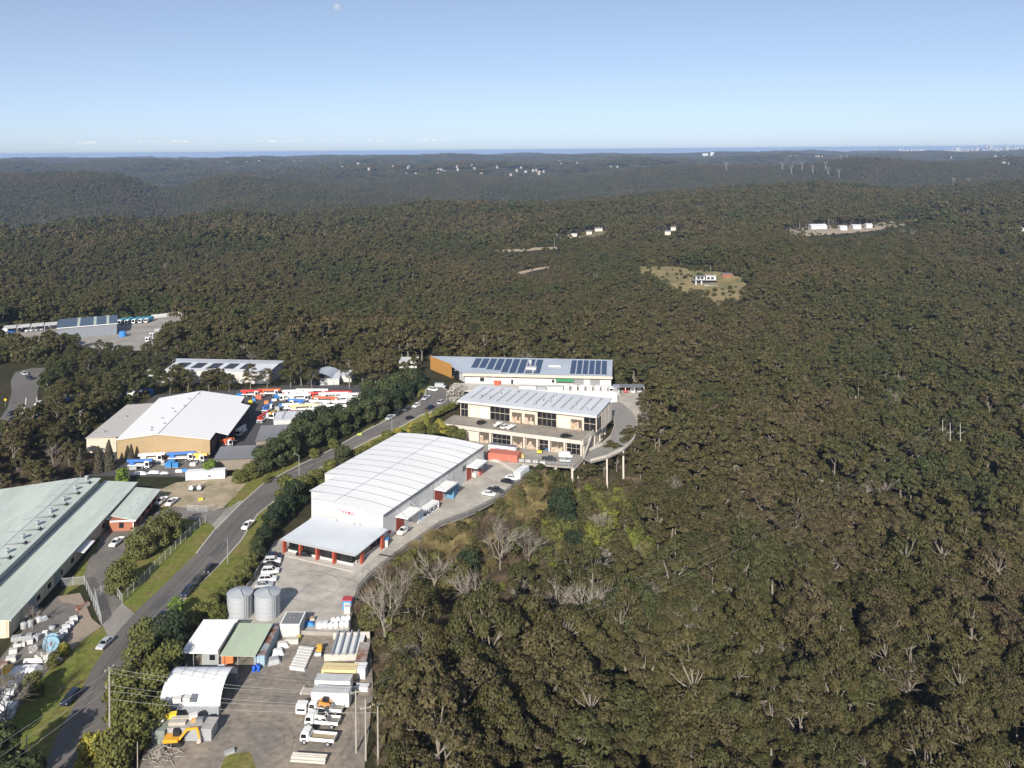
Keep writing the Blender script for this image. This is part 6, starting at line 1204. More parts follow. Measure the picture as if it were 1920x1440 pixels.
# ------------------------------------------------------------------ vegetation
def leaf_mat(name, c1, c2, c3):
    """foliage: colour varies from leaf to leaf and from tree to tree"""
    m = bpy.data.materials.new(name); m.use_nodes = True
    n = m.node_tree.nodes; l = m.node_tree.links; p = n['Principled BSDF']; p.inputs['Roughness'].default_value = 0.7; p.inputs['Specular IOR Level'].default_value = 0.25
    oi = n.new('ShaderNodeObjectInfo'); at_ = n.new('ShaderNodeAttribute'); at_.attribute_name = 'tint'
    r1 = n.new('ShaderNodeValToRGB'); r1.color_ramp.elements[0].color = (*c1,1); r1.color_ramp.elements[1].color = (*c3,1)
    e = r1.color_ramp.elements.new(0.5); e.color = (*c2,1)
    # regional drift of the bush plus a random part for each tree
    nz = n.new('ShaderNodeTexNoise'); nz.inputs['Scale'].default_value = 0.006; nz.inputs['Detail'].default_value = 3; l.new(oi.outputs['Location'], nz.inputs[0])
    mr = n.new('ShaderNodeMapRange'); mr.inputs[1].default_value = 0.36; mr.inputs[2].default_value = 0.64; l.new(nz.outputs[0], mr.inputs[0])
    mx = n.new('ShaderNodeMix'); mx.inputs[0].default_value = 0.5; l.new(mr.outputs[0], mx.inputs[2]); l.new(oi.outputs['Random'], mx.inputs[3])
    l.new(mx.outputs[0], r1.inputs[0])
    ml = n.new('ShaderNodeMath'); ml.operation = 'MULTIPLY_ADD'; ml.inputs[1].default_value = 0.9; ml.inputs[2].default_value = 0.55; l.new(at_.outputs['Fac'], ml.inputs[0])
    vm = n.new('ShaderNodeVectorMath'); vm.operation = 'SCALE'; l.new(r1.outputs[0], vm.inputs[0]); l.new(ml.outputs[0], vm.inputs[3])
    l.new(vm.outputs[0], p.inputs['Base Color'])
    return m
ml_euc = leaf_mat('eucalypt_leaf', (0.084,0.064,0.033), (0.060,0.054,0.018), (0.038,0.050,0.0155))
ml_grn = leaf_mat('garden_leaf', (0.095,0.105,0.028), (0.115,0.118,0.032), (0.080,0.095,0.028))
ml_brt = leaf_mat('bright_leaf', (0.10,0.125,0.022), (0.135,0.14,0.025), (0.075,0.11,0.022))
ml_yel = leaf_mat('wattle_leaf', (0.32,0.26,0.03), (0.36,0.28,0.03), (0.26,0.24,0.03))
ml_drk = leaf_mat('dark_leaf', (0.024,0.036,0.016), (0.028,0.042,0.018), (0.022,0.032,0.016))
ml_dry = leaf_mat('dry_brush', (0.135,0.10,0.06), (0.16,0.12,0.08), (0.115,0.09,0.055))
ml_reed = leaf_mat('reed', (0.24,0.19,0.085), (0.28,0.22,0.10), (0.20,0.17,0.07))
m_bark = M('pale_bark', (0.23,0.20,0.165), 0.9, 0, 0.3, 1.5)
m_dead = M('dead_wood', (0.25,0.22,0.185), 0.9, 0, 0.2, 1.5)
m_brown = M('brown_bark', (0.12,0.09,0.065), 0.9, 0, 0.3, 1.5)

def tubes(segs, n=5):
    """segs: (p, q, r0, r1) -> verts, quads"""
    V, Q = [], []
    t = np.arange(n)*2*np.pi/n
    for k, (p, q_, r0, r1) in enumerate(segs):
        p, q_ = np.asarray(p, float), np.asarray(q_, float); d = q_-p; L = np.linalg.norm(d)
        if L < 1e-5: continue
        d = d/L; a = np.cross(d, [0.3,0.9,0.1]); 
        if np.linalg.norm(a) < 1e-3: a = np.cross(d, [1,0,0])
        a /= np.linalg.norm(a); b = np.cross(d, a); b0 = len(V)*2*n
        ring = np.outer(np.cos(t), a) + np.outer(np.sin(t), b)
        V.append(np.concatenate([p+ring*r0, q_+ring*r1]))
        i = np.arange(n); Q.append(np.stack([i, (i+1)%n, n+(i+1)%n, n+i], -1) + b0)
    return (np.concatenate(V), np.concatenate(Q)) if V else (np.zeros((0,3)), np.zeros((0,4), int))
def limb(p, q_, r0, r1, rg, k=3, wob=0.12):
    p, q_ = np.asarray(p, float), np.asarray(q_, float); L = np.linalg.norm(q_-p); pts = [p]
    for i in range(1, k): pts.append(p + (q_-p)*i/k + rg.normal(0, wob*L/k, 3)*[1,1,.4] + [0,0,-0.04*L*math.sin(math.pi*i/k)])
    pts.append(q_); rr = np.linspace(r0, r1, k+1)
    return [(pts[i], pts[i+1], rr[i], rr[i+1]) for i in range(k)]
def leaves(cs, rx, rzz, n, size, rg, zmin=-0.12, jit=0.42, asp=1.0):
    """leaf clumps: n small faces on each dome"""
    V, T = [], []
    for c, a, b in zip(cs, rx, rzz):
        z = rg.uniform(zmin, 1, n); ph = rg.uniform(0, 2*np.pi, n); s = np.sqrt(1-z*z)
        d = np.stack([s*np.cos(ph), s*np.sin(ph), z], -1)
        rad = rg.uniform(0.72, 1.06, n)[:,None]
        pos = c + d*rad*np.array([a, a, b])
        nn = d/np.array([a,a,b]); nn /= np.linalg.norm(nn, axis=1)[:,None]
        nn = nn + rg.normal(0, jit, (n,3)); nn /= np.linalg.norm(nn, axis=1)[:,None]
        t = np.cross(nn, rg.normal(0,1,(n,3))); t /= np.linalg.norm(t, axis=1)[:,None]; u = np.cross(nn, t)
        sz = (size*rg.uniform(0.65,1.35,n))[:,None]*0.5
        V.append(np.stack([pos-t*sz-u*sz*asp, pos+t*sz*.8-u*sz*.9*asp, pos+t*sz+u*sz*asp, pos-t*sz*.9+u*sz*.8*asp], 1))
        T.append(np.repeat(np.clip(rg.normal(0.5,0.13) + rg.normal(0,0.16,n), 0, 1), 4))
    V = np.concatenate(V).reshape(-1,3); return V, np.arange(len(V)).reshape(-1,4), np.concatenate(T)
def euc(seed, lod, h=15, Rc=5.0, ncl=20, sparse=0.0, shape='umbrella'):
    """eucalypt: forked pale limbs carrying domed leaf clumps"""
    rg = np.random.default_rng(seed)
    fork = np.array([rg.normal(0,.4), rg.normal(0,.4), h*rg.uniform(.28,.42)])
    cs, rx, rzz = [], [], []
    for i in range(ncl):
        ph = 2.4*i + rg.uniform(-.5,.5); rr = Rc*math.sqrt((i+.5)/ncl)*rg.uniform(.8,1.08)
        top = h*(1 - 0.38*(rr/Rc)**2) if shape == 'umbrella' else h*(1 - 0.55*(rr/Rc)**1.6)
        z = top - abs(rg.normal(0, 1))*h*0.11
        cs.append([rr*math.cos(ph), rr*math.sin(ph), z]); k = rg.uniform(.6,1.3)*Rc*0.31; rx.append(k); rzz.append(k*rg.uniform(.6,.95))
    for i in range(ncl//3):                                  # lower tier
        ph = rg.uniform(0,6.28); rr = Rc*rg.uniform(.45,.95); cs.append([rr*math.cos(ph), rr*math.sin(ph), h*rg.uniform(.42,.62)]); k = Rc*rg.uniform(.22,.32); rx.append(k); rzz.append(k*.7)
    cs = np.array(cs); nl, sz = {'N':(220,.31),'M':(60,.66),'F':(14,1.45)}[lod]
    nl = int(nl*(1-sparse))
    LV, LQ, LT = leaves(cs, rx, rzz, nl, sz*Rc/5.0*(1 if lod == 'N' else 1.0), rg)
    segs = [((0,0,-1.5), fork*[.5,.5,.5], h*.020, h*.017), (fork*[.5,.5,.5], fork, h*.017, h*.014)]
    m = 5 if lod == 'N' else (4 if lod == 'M' else 0)
    mains = []
    for i in range(m):
        j = int(rg.integers(0, ncl)); e = fork + (cs[j]-fork)*rg.uniform(.5,.65); mains.append(e); segs += limb(fork*[1,1,rg.uniform(.8,1)], e, h*.011, h*.006, rg)
    if m:
        for j in range(len(cs)):
            if rg.random() < (.8 if lod == 'N' else .5):
                k = int(np.argmin([np.linalg.norm(cs[j]-e) for e in mains])); segs += limb(mains[k], cs[j]+[0,0,rx[j]*.35], h*.0055, h*.0022, rg, 2)
    TV, TQ = tubes(segs, 5 if lod == 'N' else 4)
    return TV, TQ, LV, LQ, LT
def bare(seed, h=13, spread=4.5, n1=7, n2=7, n3=6, lean=0.0, r=0.022):
    """leafless tree with fine twigs"""
    rg = np.random.default_rng(seed); segs = []
    f = np.array([rg.normal(0,.3)+lean, rg.normal(0,.3), h*rg.uniform(.3,.42)]); segs += limb((0,0,-1.5), f, h*r, h*r*.75, rg, 2, .05)
    for i in range(n1):
        ph = 6.28*i/n1 + rg.uniform(-.5,.5); e = f + np.array([math.cos(ph)*spread*rg.uniform(.4,.8), math.sin(ph)*spread*rg.uniform(.4,.8), h*rg.uniform(.25,.45)])
        s = limb(f*[1,1,rg.uniform(.75,1.05)], e, h*r*.5, h*r*.25, rg, 3, .25); segs += s
        for j in range(n2):
            b = s[int(rg.integers(1,3))][1]; d = (e-f)*[1,1,.8]; d = d/np.linalg.norm(d) + rg.normal(0,.55,3); d[2] = abs(d[2])*.8+.15
            q_ = b + d*h*rg.uniform(.10,.22); s2 = limb(b, q_, h*r*.2, h*r*.09, rg, 2, .3); segs += s2
            for k in range(n3):
                d2 = d + rg.normal(0,.7,3); segs.append((s2[1][0], s2[1][0] + d2*h*rg.uniform(.05,.13), h*r*.11, h*r*.06))
    V, Q = tubes(segs, 3); return V, Q
def brush(seed, n=170, rad=1.6, h=2.6, th=0.035):
    """dry brush or reeds: upright stems from one root"""
    rg = np.random.default_rng(seed); segs = []
    for i in range(n):
        ph = rg.uniform(0,6.28); b = np.array([math.cos(ph), math.sin(ph), 0])*rg.uniform(0,rad*.6); d = np.array([math.cos(ph)*rg.uniform(0,.8), math.sin(ph)*rg.uniform(0,.8), 1])
        e = b + d*h*rg.uniform(.5,1)/1.1; mid = (b+e)/2 + rg.normal(0,.12,3); segs += [(b-[0,0,.4], mid, th, th*.8), (mid, e, th*.8, th*.35)]
        for k in range(2): segs.append((mid, mid + (d + rg.normal(0,.6,3))*h*.28, th*.6, th*.3))
    V, Q = tubes(segs, 3); return V, Q
def bush(seed, rad=2.2, h=3.2, ncl=10, n=120, size=.30, trunk=True):
    rg = np.random.default_rng(seed); cs, rx, rzz = [], [], []
    for i in range(ncl):
        ph = 2.4*i; rr = rad*math.sqrt(i/ncl)*.72; z = h*.55 + (1-(rr/rad)**2)*h*.28 + rg.normal(0,.1)*h; cs.append([rr*math.cos(ph), rr*math.sin(ph), z]); k = rad*rg.uniform(.38,.55); rx.append(k); rzz.append(k*rg.uniform(.75,1.0))
    for i in range(ncl):
        ph = 2.4*i+1; rr = rad*rg.uniform(.5,.8); cs.append([rr*math.cos(ph), rr*math.sin(ph), h*rg.uniform(.15,.45)]); k = rad*rg.uniform(.35,.5); rx.append(k); rzz.append(k*.9)
    LV, LQ, LT = leaves(np.array(cs), rx, rzz, n, size, rg, -0.6)
    segs = limb((0,0,-.6),(0,0,h*.5), rad*.06, rad*.035, rg, 2) 
    for j in range(0, len(cs), 2): segs += limb((0,0,h*.25), cs[j], rad*.03, rad*.012, rg, 2)
    TV, TQ = tubes(segs, 4); return TV, TQ, LV, LQ, LT
def cone_tree(seed, rad=1.6, h=8, n=3200, size=.28):
    rg = np.random.default_rng(seed); z = h*(1-np.sqrt(rg.uniform(0,1,n)))*.97+.2; ph = rg.uniform(0,6.28,n); rr = rad*(1-z/h)**.8*rg.uniform(.75,1.08,n)
    cs = np.stack([rr*np.cos(ph), rr*np.sin(ph), z], -1); nn = np.stack([np.cos(ph), np.sin(ph), np.full(n,.35)], -1) + rg.normal(0,.5,(n,3)); nn /= np.linalg.norm(nn,axis=1)[:,None]
    t = np.cross(nn, rg.normal(0,1,(n,3))); t /= np.linalg.norm(t,axis=1)[:,None]; u = np.cross(nn,t); s = size*.5
    V = np.stack([cs-t*s-u*s, cs+t*s-u*s, cs+t*s+u*s, cs-t*s+u*s],1).reshape(-1,3)
    TV, TQ = tubes([((0,0,-.6),(0,0,h*.9),.16,.03)],5); return TV, TQ, V, np.arange(len(V)).reshape(-1,4), np.repeat(np.clip(rg.normal(.5,.2,n),0,1),4)
def joined(name, tr, mt, mlv):
    TV, TQ, LV, LQ, LT = tr
    V = np.concatenate([TV, LV]); Q = np.concatenate([TQ, LQ + len(TV)]); idx = np.concatenate([np.zeros(len(TQ)), np.ones(len(LQ))])
    return np_mesh(name, V, Q, [mt, mlv], np.concatenate([np.full(len(TV), .5), LT]), idx)
# prototypes: near trees are kept as trunk + crown meshes, far ones joined
near_euc = []
for k in range(8):
    tr = euc(100+k, 'N', h=[14,16,13,17,15,12,18,14][k], Rc=[5,5.6,4.6,5.2,6,4.4,5.4,5.2][k], ncl=[20,22,18,20,24,16,22,18][k], sparse=[0,.1,.2,0,.25,.1,.35,.5][k], shape='umbrella' if k % 3 else 'round')
    near_euc.append((np_mesh('eucalypt_trunk', tr[0], tr[1], [m_bark]), np_mesh('eucalypt_crown', tr[2], tr[3], [ml_euc], tr[4]), joined('eucalypt', tr, m_bark, ml_euc)))
near_bare = [np_mesh('bare_tree_wood', *bare(200+k, h=[12,14,11,13][k], spread=[4.5,5,4,5.5][k]), [m_dead if k != 2 else m_bark]) for k in range(4)]
protos = []            # (mesh, kind)
def proto(me): protos.append(me); return len(protos)-1
P_N = [proto(t[2]) for t in near_euc]
P_B = [proto(m) for m in near_bare]
P_M = [proto(joined('eucalypt_mid', euc(300+k,'M',h=[14,16,13,17,15,14][k],Rc=[5,5.6,4.6,5.2,6,5][k],ncl=[20,22,18,20,24,18][k],sparse=[0,.1,.1,0,.2,.45][k]), m_bark, ml_euc)) for k in range(6)]
P_F = [proto(joined('eucalypt_far', euc(400+k,'F',h=[14,16,13,17][k],Rc=[5.2,5.8,5,5.4][k],ncl=[14,15,13,16][k]), m_bark, ml_euc)) for k in range(4)]
P_BM = [proto(np_mesh('bare_tree_mid', *bare(230+k, h=13, spread=5, n1=5, n2=3, n3=0, r=.026), [m_dead])) for k in range(3)]
def patch(seed, size=58, n=44):
    rg = np.random.default_rng(seed); cs, rx, rzz = [], [], []
    for i in range(n):
        x, y = rg.uniform(-size/2, size/2, 2); hh = rg.uniform(10,17)
        for k in range(4): cs.append([x+rg.normal(0,2), y+rg.normal(0,2), hh - abs(rg.normal(0,1.5))-1]); rx.append(rg.uniform(2.2,3.6)); rzz.append(rg.uniform(1.8,3))
    V, Q, T = leaves(np.array(cs), rx, rzz, 7, 3.0, rg)
    return np_mesh('forest_patch', V, Q, [ml_euc], T)
P_P = [proto(patch(500+k)) for k in range(4)]
P_S = [proto(joined('undershrub', bush(600+k, rad=[1.6,2.0,2.4][k], h=[2,2.6,3.4][k], ncl=7, n=70, size=.38), m_brown, ml_euc)) for k in range(3)]
P_G = [proto(joined('green_shrub', bush(620+k, rad=[2.4,3.0][k], h=[3.4,4.6][k], ncl=9, n=90, size=.38), m_brown, [ml_brt, ml_grn][k])) for k in range(2)]
P_D = [proto(joined('dark_shrub', bush(640, rad=3.2, h=5.2, ncl=11, n=110, size=.38), m_brown, ml_drk))]
def brushm(seed, mat, **k):
    V, Q = brush(seed, **k); return np_mesh('dry_brush', V, Q, [mat], np.random.default_rng(seed).uniform(.2,.8,len(V)))
ml_olv = leaf_mat('scrub_leaf', (0.085,0.078,0.030), (0.098,0.092,0.030), (0.072,0.080,0.026))
P_O = [proto(joined('scrub_tree', bush(660+k, rad=[2.6,3.2,2.2][k], h=[5,6.2,4][k], ncl=11, n=110, size=.34), m_bark, ml_olv)) for k in range(3)]
P_R = [proto(brushm(700, ml_dry)), proto(brushm(701, ml_dry, n=140, rad=2.2, h=3.6)), proto(brushm(702, ml_dry, n=200, rad=1.8, h=2.2))]
P_E = [proto(brushm(710, ml_reed, n=220, rad=1.8, h=3.4, th=.045)), proto(brushm(711, ml_reed, n=220, rad=2.0, h=2.8, th=.045))]

# --- where trees may stand
def inside(poly, X, Y):
    P = np.array(poly, float); r = np.zeros(len(X), bool); n = len(P)
    for i in range(n):
        x0, y0 = P[i]; x1, y1 = P[(i+1) % n]
        if y0 == y1: continue
        c = ((y0 > Y) != (y1 > Y)) & (X < (x1-x0)*(Y-y0)/(y1-y0)+x0); r ^= c
    return r
def excluded(X, Y, pad=2.5):
    r = np.zeros(len(X), bool)
    for poly in EXCL:
        P = np.array(poly)
        bb_ = (X > P[:,0].min()-pad) & (X < P[:,0].max()+pad) & (Y > P[:,1].min()-pad) & (Y < P[:,1].max()+pad)
        if not bb_.any(): continue
        ix = np.where(bb_)[0]; xs_, ys_ = X[ix], Y[ix]; h_ = inside(poly, xs_, ys_)
        if pad:
            for dx, dy in ((pad,0),(-pad,0),(0,pad),(0,-pad)): h_ |= inside(poly, xs_+dx, ys_+dy)
        r[ix] |= h_
    return r
def grid(y0, y1, s, tmax=0.66, jit=.42):
    out = []
    y = y0
    xs_ = np.arange(-tmax*y1, tmax*y1, s); ys_ = np.arange(y0, y1, s)
    X, Y = np.meshgrid(xs_, ys_); X = X + (np.arange(len(ys_)) % 2)[:,None]*s/2
    X = X.ravel() + NR.uniform(-jit, jit, X.size)*s; Y = Y.ravel() + NR.uniform(-jit, jit, Y.size)*s
    k = np.abs(X) < tmax*Y; return X[k], Y[k]
def cleared(X, Y):
    r = np.zeros(len(X), bool)
    for poly in CLEARINGS: r |= inside(poly, X, Y)
    return r
def blobs(lst, X, Y):
    """0..1 field around picture points (px, py, z, radius m)"""
    r = np.zeros(len(X))
    for px, py, z, rad in lst:
        p = at(px, py, z); r = np.maximum(r, np.clip(1.25 - np.hypot(X-p.x, Y-p.y)/rad, 0, 1))
    return r
DRY = [(720,1120,-3,16),(770,1150,-6,18),(840,1180,-9,18),(800,1080,-5,10),(930,1060,-8,11),(960,1020,-8,12),(700,1180,-3,8),(690,1250,-3,6),(860,1120,-8,12),(1010,1060,-12,10)]
REED = [(960,945,-2,8),(940,955,-2,6),(990,912,-2,7),(860,1020,-3,11),(900,1000,-3,9),(830,1045,-4,7),(970,935,-3,9),(1000,915,-3,7)]
GRN = [(1030,1040,-11,12),(1060,1010,-12,12),(1150,960,-13,11),(1170,1000,-15,12),(1010,1100,-12,9),(980,960,-6,7),(820,1060,-6,5),(890,1260,-11,4),(960,1275,-12,4)]
DARK = [(850,1050,-7,7),(880,1090,-8,6),(1060,985,-11,7),(1085,1030,-13,6)]
rows = []                         # x, y, z, proto, scale, rot
def put(X, Y, ids, s0, s1, zoff=0.0):
    Z = terr(X, Y) + zoff; k = NR.integers(0, len(ids), len(X))
    rows.append(np.stack([X, Y, Z, np.array(ids)[k], NR.uniform(s0, s1, len(X)), NR.uniform(0, 6.283, len(X))], -1))
def away_from_plateau(X, Y): return X - np.interp(Y, XE[:,0], XE[:,1])
# near and middle distance
X, Y = grid(120, 560, 7.4); ok = ~excluded(X, Y, 3.2) & ~cleared(X, Y)
pl = (away_from_plateau(X, Y) < 0) & (Y < 470)          # on the built-up plateau trees are placed by hand, except in the left bush
LB = [tuple(at(*p,0)[:2]) for p in ((-60,1010),(120,905),(170,890),(165,850),(225,790),(290,745),(430,733),(560,722),(700,722),(720,770),(790,730),(800,712),(760,690),(640,660),(300,655),(270,660),(110,650),(88,690),(80,740),(76,790),(45,815),(-60,850))]
ok &= ~pl | inside(LB, X, Y)
dry, reed, grn, drk = blobs(DRY, X, Y), blobs(REED, X, Y), blobs(GRN, X, Y), blobs(DARK, X, Y)
u = NR.uniform(0, 1, len(X))
is_dry = ok & (u < dry); is_reed = ok & ~is_dry & (u < reed*1.1); is_drk = ok & ~is_dry & ~is_reed & (u < drk); is_grn = ok & ~is_dry & ~is_reed & ~is_drk & (u < grn*.85)
rest = ok & ~is_dry & ~is_reed & ~is_drk & ~is_grn & (NR.uniform(0,1,len(X)) > .08)
edge = (away_from_plateau(X, Y) < 5) & (Y < 440) & (away_from_plateau(X,Y) > -1)
rest &= ~edge
SCRUB = [tuple(at(px,py,z)[:2]) for px,py,z in ((690,1090,-1),(760,1030,-1),(900,965,-1),(1010,890,-3),(1190,880,-8),(1240,1000,-14),(1250,1130,-16),(1110,1215,-13),(920,1260,-10),(770,1270,-6),(690,1240,-2))]
sz_ = rest & inside(SCRUB, X, Y); us = NR.uniform(0,1,len(X))
z1, z2, z3, z4 = sz_ & (us < .42), sz_ & (us >= .42) & (us < .48), sz_ & (us >= .48) & (us < .64), sz_ & (us >= .64) & (us < .70)
rest &= ~(z1 | z2 | z3 | z4)
cand = np.stack([X[rest], Y[rest]], -1)
LOWZ.append((LB, .66)); LOWZ.append((SCRUB, .8)); LOWZ.append(([tuple(at(*p,0)[:2]) for p in ((-80,650),(110,648),(110,690),(-80,705))], .6)); LOWZ.append(([tuple(at(*p,0)[:2]) for p in ((60,655),(110,648),(215,660),(275,660),(300,645),(300,700),(180,715),(80,700))], .85))
def hfac(X, Y):
    f = np.ones(len(X))
    for poly, k in LOWZ: f = np.where(inside(poly, X, Y), f*k, f)
    return f
def vary(n): return NR.uniform(.55, 1.12, n)
# bushland individuals: the nearest trees in view stand as things of their own
dist = np.hypot(cand[:,0], cand[:,1]); Zc = terr(cand[:,0], cand[:,1])
uu = cand[:,0]/cand[:,1]*F; vv = (H - Zc - 8)/cand[:,1]*F
px_ = 960 + uu; py_ = HY + vv
inview = (px_ > -40) & (px_ < 1960) & (py_ < 1490) & (py_ > 0)
order = np.argsort(np.where(inview, dist, 1e9))
NI = 250
ind = order[:NI]; others = np.setdiff1d(np.arange(len(cand)), ind)
BG = 'eucalypts of the bushland slope'
def tree_thing(name, label, cat, group, x, y, z, trunk, crown, s, rot, tilt=0.0):
    o = thing(name, label, cat, (x, y, z), rot, group); o.scale = (s*R.uniform(.9,1.15), s*R.uniform(.9,1.15), s*R.uniform(.75,1.25))
    t = bpy.data.objects.new('trunk', trunk); sc.collection.objects.link(t); t.parent = o
    if crown is not None:
        c = bpy.data.objects.new('crown', crown); sc.collection.objects.link(c); c.parent = o
    return o
for i in ind:
    x, y = cand[i]; k = R.randrange(8); s = R.uniform(.65, 1.4)*hfac(np.array([x]), np.array([y]))[0]
    tree_thing('eucalyptus_tree', 'olive green eucalyptus with pale limbs in the near bushland canopy', 'tree', BG, x, y, terr(np.array([x]),np.array([y]))[0], near_euc[k][0], near_euc[k][1], s, R.uniform(0,6.28))
# bare grey trees: things
barepx = [(1410,1215,-22),(1445,1225,-22),(1530,1225,-24),(1180,1050,-15),(1105,1080,-14),(1130,1000,-13),(1215,1120,-17),(1240,1085,-18),(815,1120,-6),(880,1150,-9),(745,1170,-4),(990,1140,-12),(1060,1225,-15),(940,1075,-9),(1330,1100,-19),(1290,1190,-20),(1455,1355,-22),(1560,1080,-25),(1690,1050,-28),(1700,1300,-28),(1215,960,-15),(1260,930,-16),(1490,1000,-25),(1790,920,-30),(1840,1100,-31),(720,1235,-4),(1010,1215,-13),(1110,1190,-15),(1160,1130,-15),(775,1330,-8),(800,1390,-8),(1380,1020,-22),(1600,960,-28)]
for i, (px, py, z) in enumerate(barepx):
    p = at(px, py, z); zz = float(terr(np.array([p.x]), np.array([p.y]))[0]); k = i % 4
    tree_thing('bare_tree', 'leafless pale grey tree standing among the bushland crowns', 'tree', 'bare trees of the bushland', p.x, p.y, zz, near_bare[k], None, R.uniform(.7,1.1), R.uniform(0,6.28))
oX, oY = cand[others,0], cand[others,1]; od = np.hypot(oX, oY)
nearm = od < 330
def putv(X, Y, ids, s0, s1):
    put(X, Y, ids, s0, s1)
    if len(X):
        Xa, Ya = np.asarray(X), np.asarray(Y)
        if ids in (P_N, P_M, P_B, P_F): rows[-1][:,4] *= hfac(Xa, Ya)*(1 + .2*np.sin(Xa/57 + 1.9*np.sin(Ya/83))*np.cos(Ya/49 + 1.1*np.sin(Xa/71)))
bsel = NR.uniform(0,1,len(oX)) < .06
putv(oX[nearm & ~bsel], oY[nearm & ~bsel], P_N, .6, 1.35); putv(oX[~nearm & ~bsel], oY[~nearm & ~bsel], P_M, .6, 1.1)
putv(oX[bsel], oY[bsel], P_B, .5, .85)
for sel, ids, s0, s1 in ((z1, P_O, .7, 1.3), (z2, P_B, .8, 1.2), (z3, P_G, .7, 1.2), (z4, P_D, .7, 1.1), (is_dry, P_R, .8, 1.5), (is_reed, P_E, .9, 1.5), (is_drk, P_D, .8, 1.3), (is_grn, P_G, .7, 1.4)): putv(X[sel], Y[sel], ids, s0, s1)
# extra fill of brush and undergrowth under and between the crowns
X, Y = grid(120, 420, 3.1); ok = ~excluded(X, Y, 1.2) & ~((away_from_plateau(X, Y) < 1.5) & ~inside(LB, X, Y)) 
dry, reed, grn = blobs(DRY, X, Y), blobs(REED, X, Y), blobs(GRN, X, Y); u = NR.uniform(0,1,len(X)); bank = np.exp(-np.maximum(away_from_plateau(X,Y),0)/20.0)*(Y < 340)
a1 = ok & (u < dry*.95); a2 = ok & ~a1 & (u < reed); a3 = ok & ~a1 & ~a2 & (u < grn*.5); a4 = ok & ~a1 & ~a2 & ~a3 & (u < .5 + .5*bank); a5 = a4 & (NR.uniform(0,1,len(X)) < bank); a4 &= ~a5
putv(X[a1], Y[a1], P_R, .5, 1.1); putv(X[a2], Y[a2], P_E, .6, 1.1); putv(X[a3], Y[a3], P_G, .4, .8); putv(X[a4], Y[a4], P_S, .5, 1.0); putv(X[a5], Y[a5], P_R, .5, 1.0)
X, Y = grid(420, 1200, 6.2); ok = ~excluded(X, Y, 2.0) & ~cleared(X, Y) & ~((away_from_plateau(X, Y) < 1.5) & (Y < 470)) & ~inside(LB, X, Y); putv(X[ok], Y[ok], P_S, 1.5, 2.9)
X, Y = grid(130, 345, 2.2); dd = away_from_plateau(X, Y); ok = (dd > 1.2) & (NR.uniform(0,1,len(X)) < np.exp(-np.maximum(dd-16,0)/9)) & ~excluded(X, Y, .6)
u = NR.uniform(0,1,len(X)); grn = blobs(GRN, X, Y); reed = blobs(REED, X, Y)
b1_ = ok & (u < reed); b2_ = ok & ~b1_ & (u < .12 + .6*grn); b3_ = ok & ~b1_ & ~b2_ & (u < .62); b4_ = ok & ~b1_ & ~b2_ & ~b3_ & (u < .82); b5_ = ok & (u > .90) & inside(SCRUB, X, Y); putv(X[b5_], Y[b5_], P_O, .5, 1.0)
putv(X[b1_], Y[b1_], P_E, .45, .9); putv(X[b2_], Y[b2_], P_G, .3, .75); putv(X[b3_], Y[b3_], P_R, .4, .85); putv(X[b4_], Y[b4_], P_S, .5, 1.0)
FILL = [(7,296),(34,296),(62,326),(70,365),(66,392),(61,372),(54,348),(44,334),(32,321),(18,313),(6,310)]      # scrub under the deck and ramp edge
X = NR.uniform(5, 72, 900); Y = NR.uniform(294, 394, 900); k = inside(FILL, X, Y); X, Y = X[k], Y[k]; u = NR.uniform(0,1,len(X))
for lo, hi, ids, s0, s1 in ((0,.35,P_R,.6,1.2),(.35,.6,P_S,.8,1.5),(.6,.75,P_G,.4,.9),(.75,.85,P_E,.6,1.1)): q_ = (u >= lo) & (u < hi); putv(X[q_], Y[q_], ids, s0, s1)
q_ = (u >= .85) & (Y < 345); putv(X[q_], Y[q_], P_M, .6, .95)
X, Y = grid(560, 1150, 8.2); ok = ~excluded(X, Y, 3.5) & ~cleared(X, Y) & (NR.uniform(0,1,len(X)) > .05)
bs = NR.uniform(0,1,len(X)) < .10
putv(X[ok & ~bs], Y[ok & ~bs], P_M, .6, 1.12); putv(X[ok & bs], Y[ok & bs], P_BM, .6, 1.0)
X, Y = grid(1150, 4300, 10.4); ok = ~cleared(X, Y) & ~excluded(X, Y, 3) & (NR.uniform(0,1,len(X)) > .04)
for hx, hy in FARSPOTS:
    if hy < 4400: ok &= ~((np.abs(X - hx) < 12) & (Y < hy + 8) & (Y > hy - 60))
bs = NR.uniform(0,1,len(X)) < .12
putv(X[ok & ~bs], Y[ok & ~bs], P_F, .75, 1.2); putv(X[ok & bs], Y[ok & bs], P_BM, .7, 1.1)
X, Y = grid(4300, 12500, 58, .64); ok = np.ones(len(X), bool)
for hx, hy in FARSPOTS: ok &= ~((np.abs(X - hx) < 40) & (Y < hy + 30) & (Y > hy - 110))
putv(X[ok], Y[ok], P_P, .9, 1.15)
# low scrub on the cleared ground
for poly in CLEARINGS:
    P = np.array(poly); n = int((np.ptp(P[:,0])*np.ptp(P[:,1]))/130); X = NR.uniform(P[:,0].min(), P[:,0].max(), n); Y = NR.uniform(P[:,1].min(), P[:,1].max(), n)
    k = inside(poly, X, Y) & ~excluded(X, Y, 2); putv(X[k], Y[k], P_S, .5, 1.2)
rows_ = np.concatenate(rows)
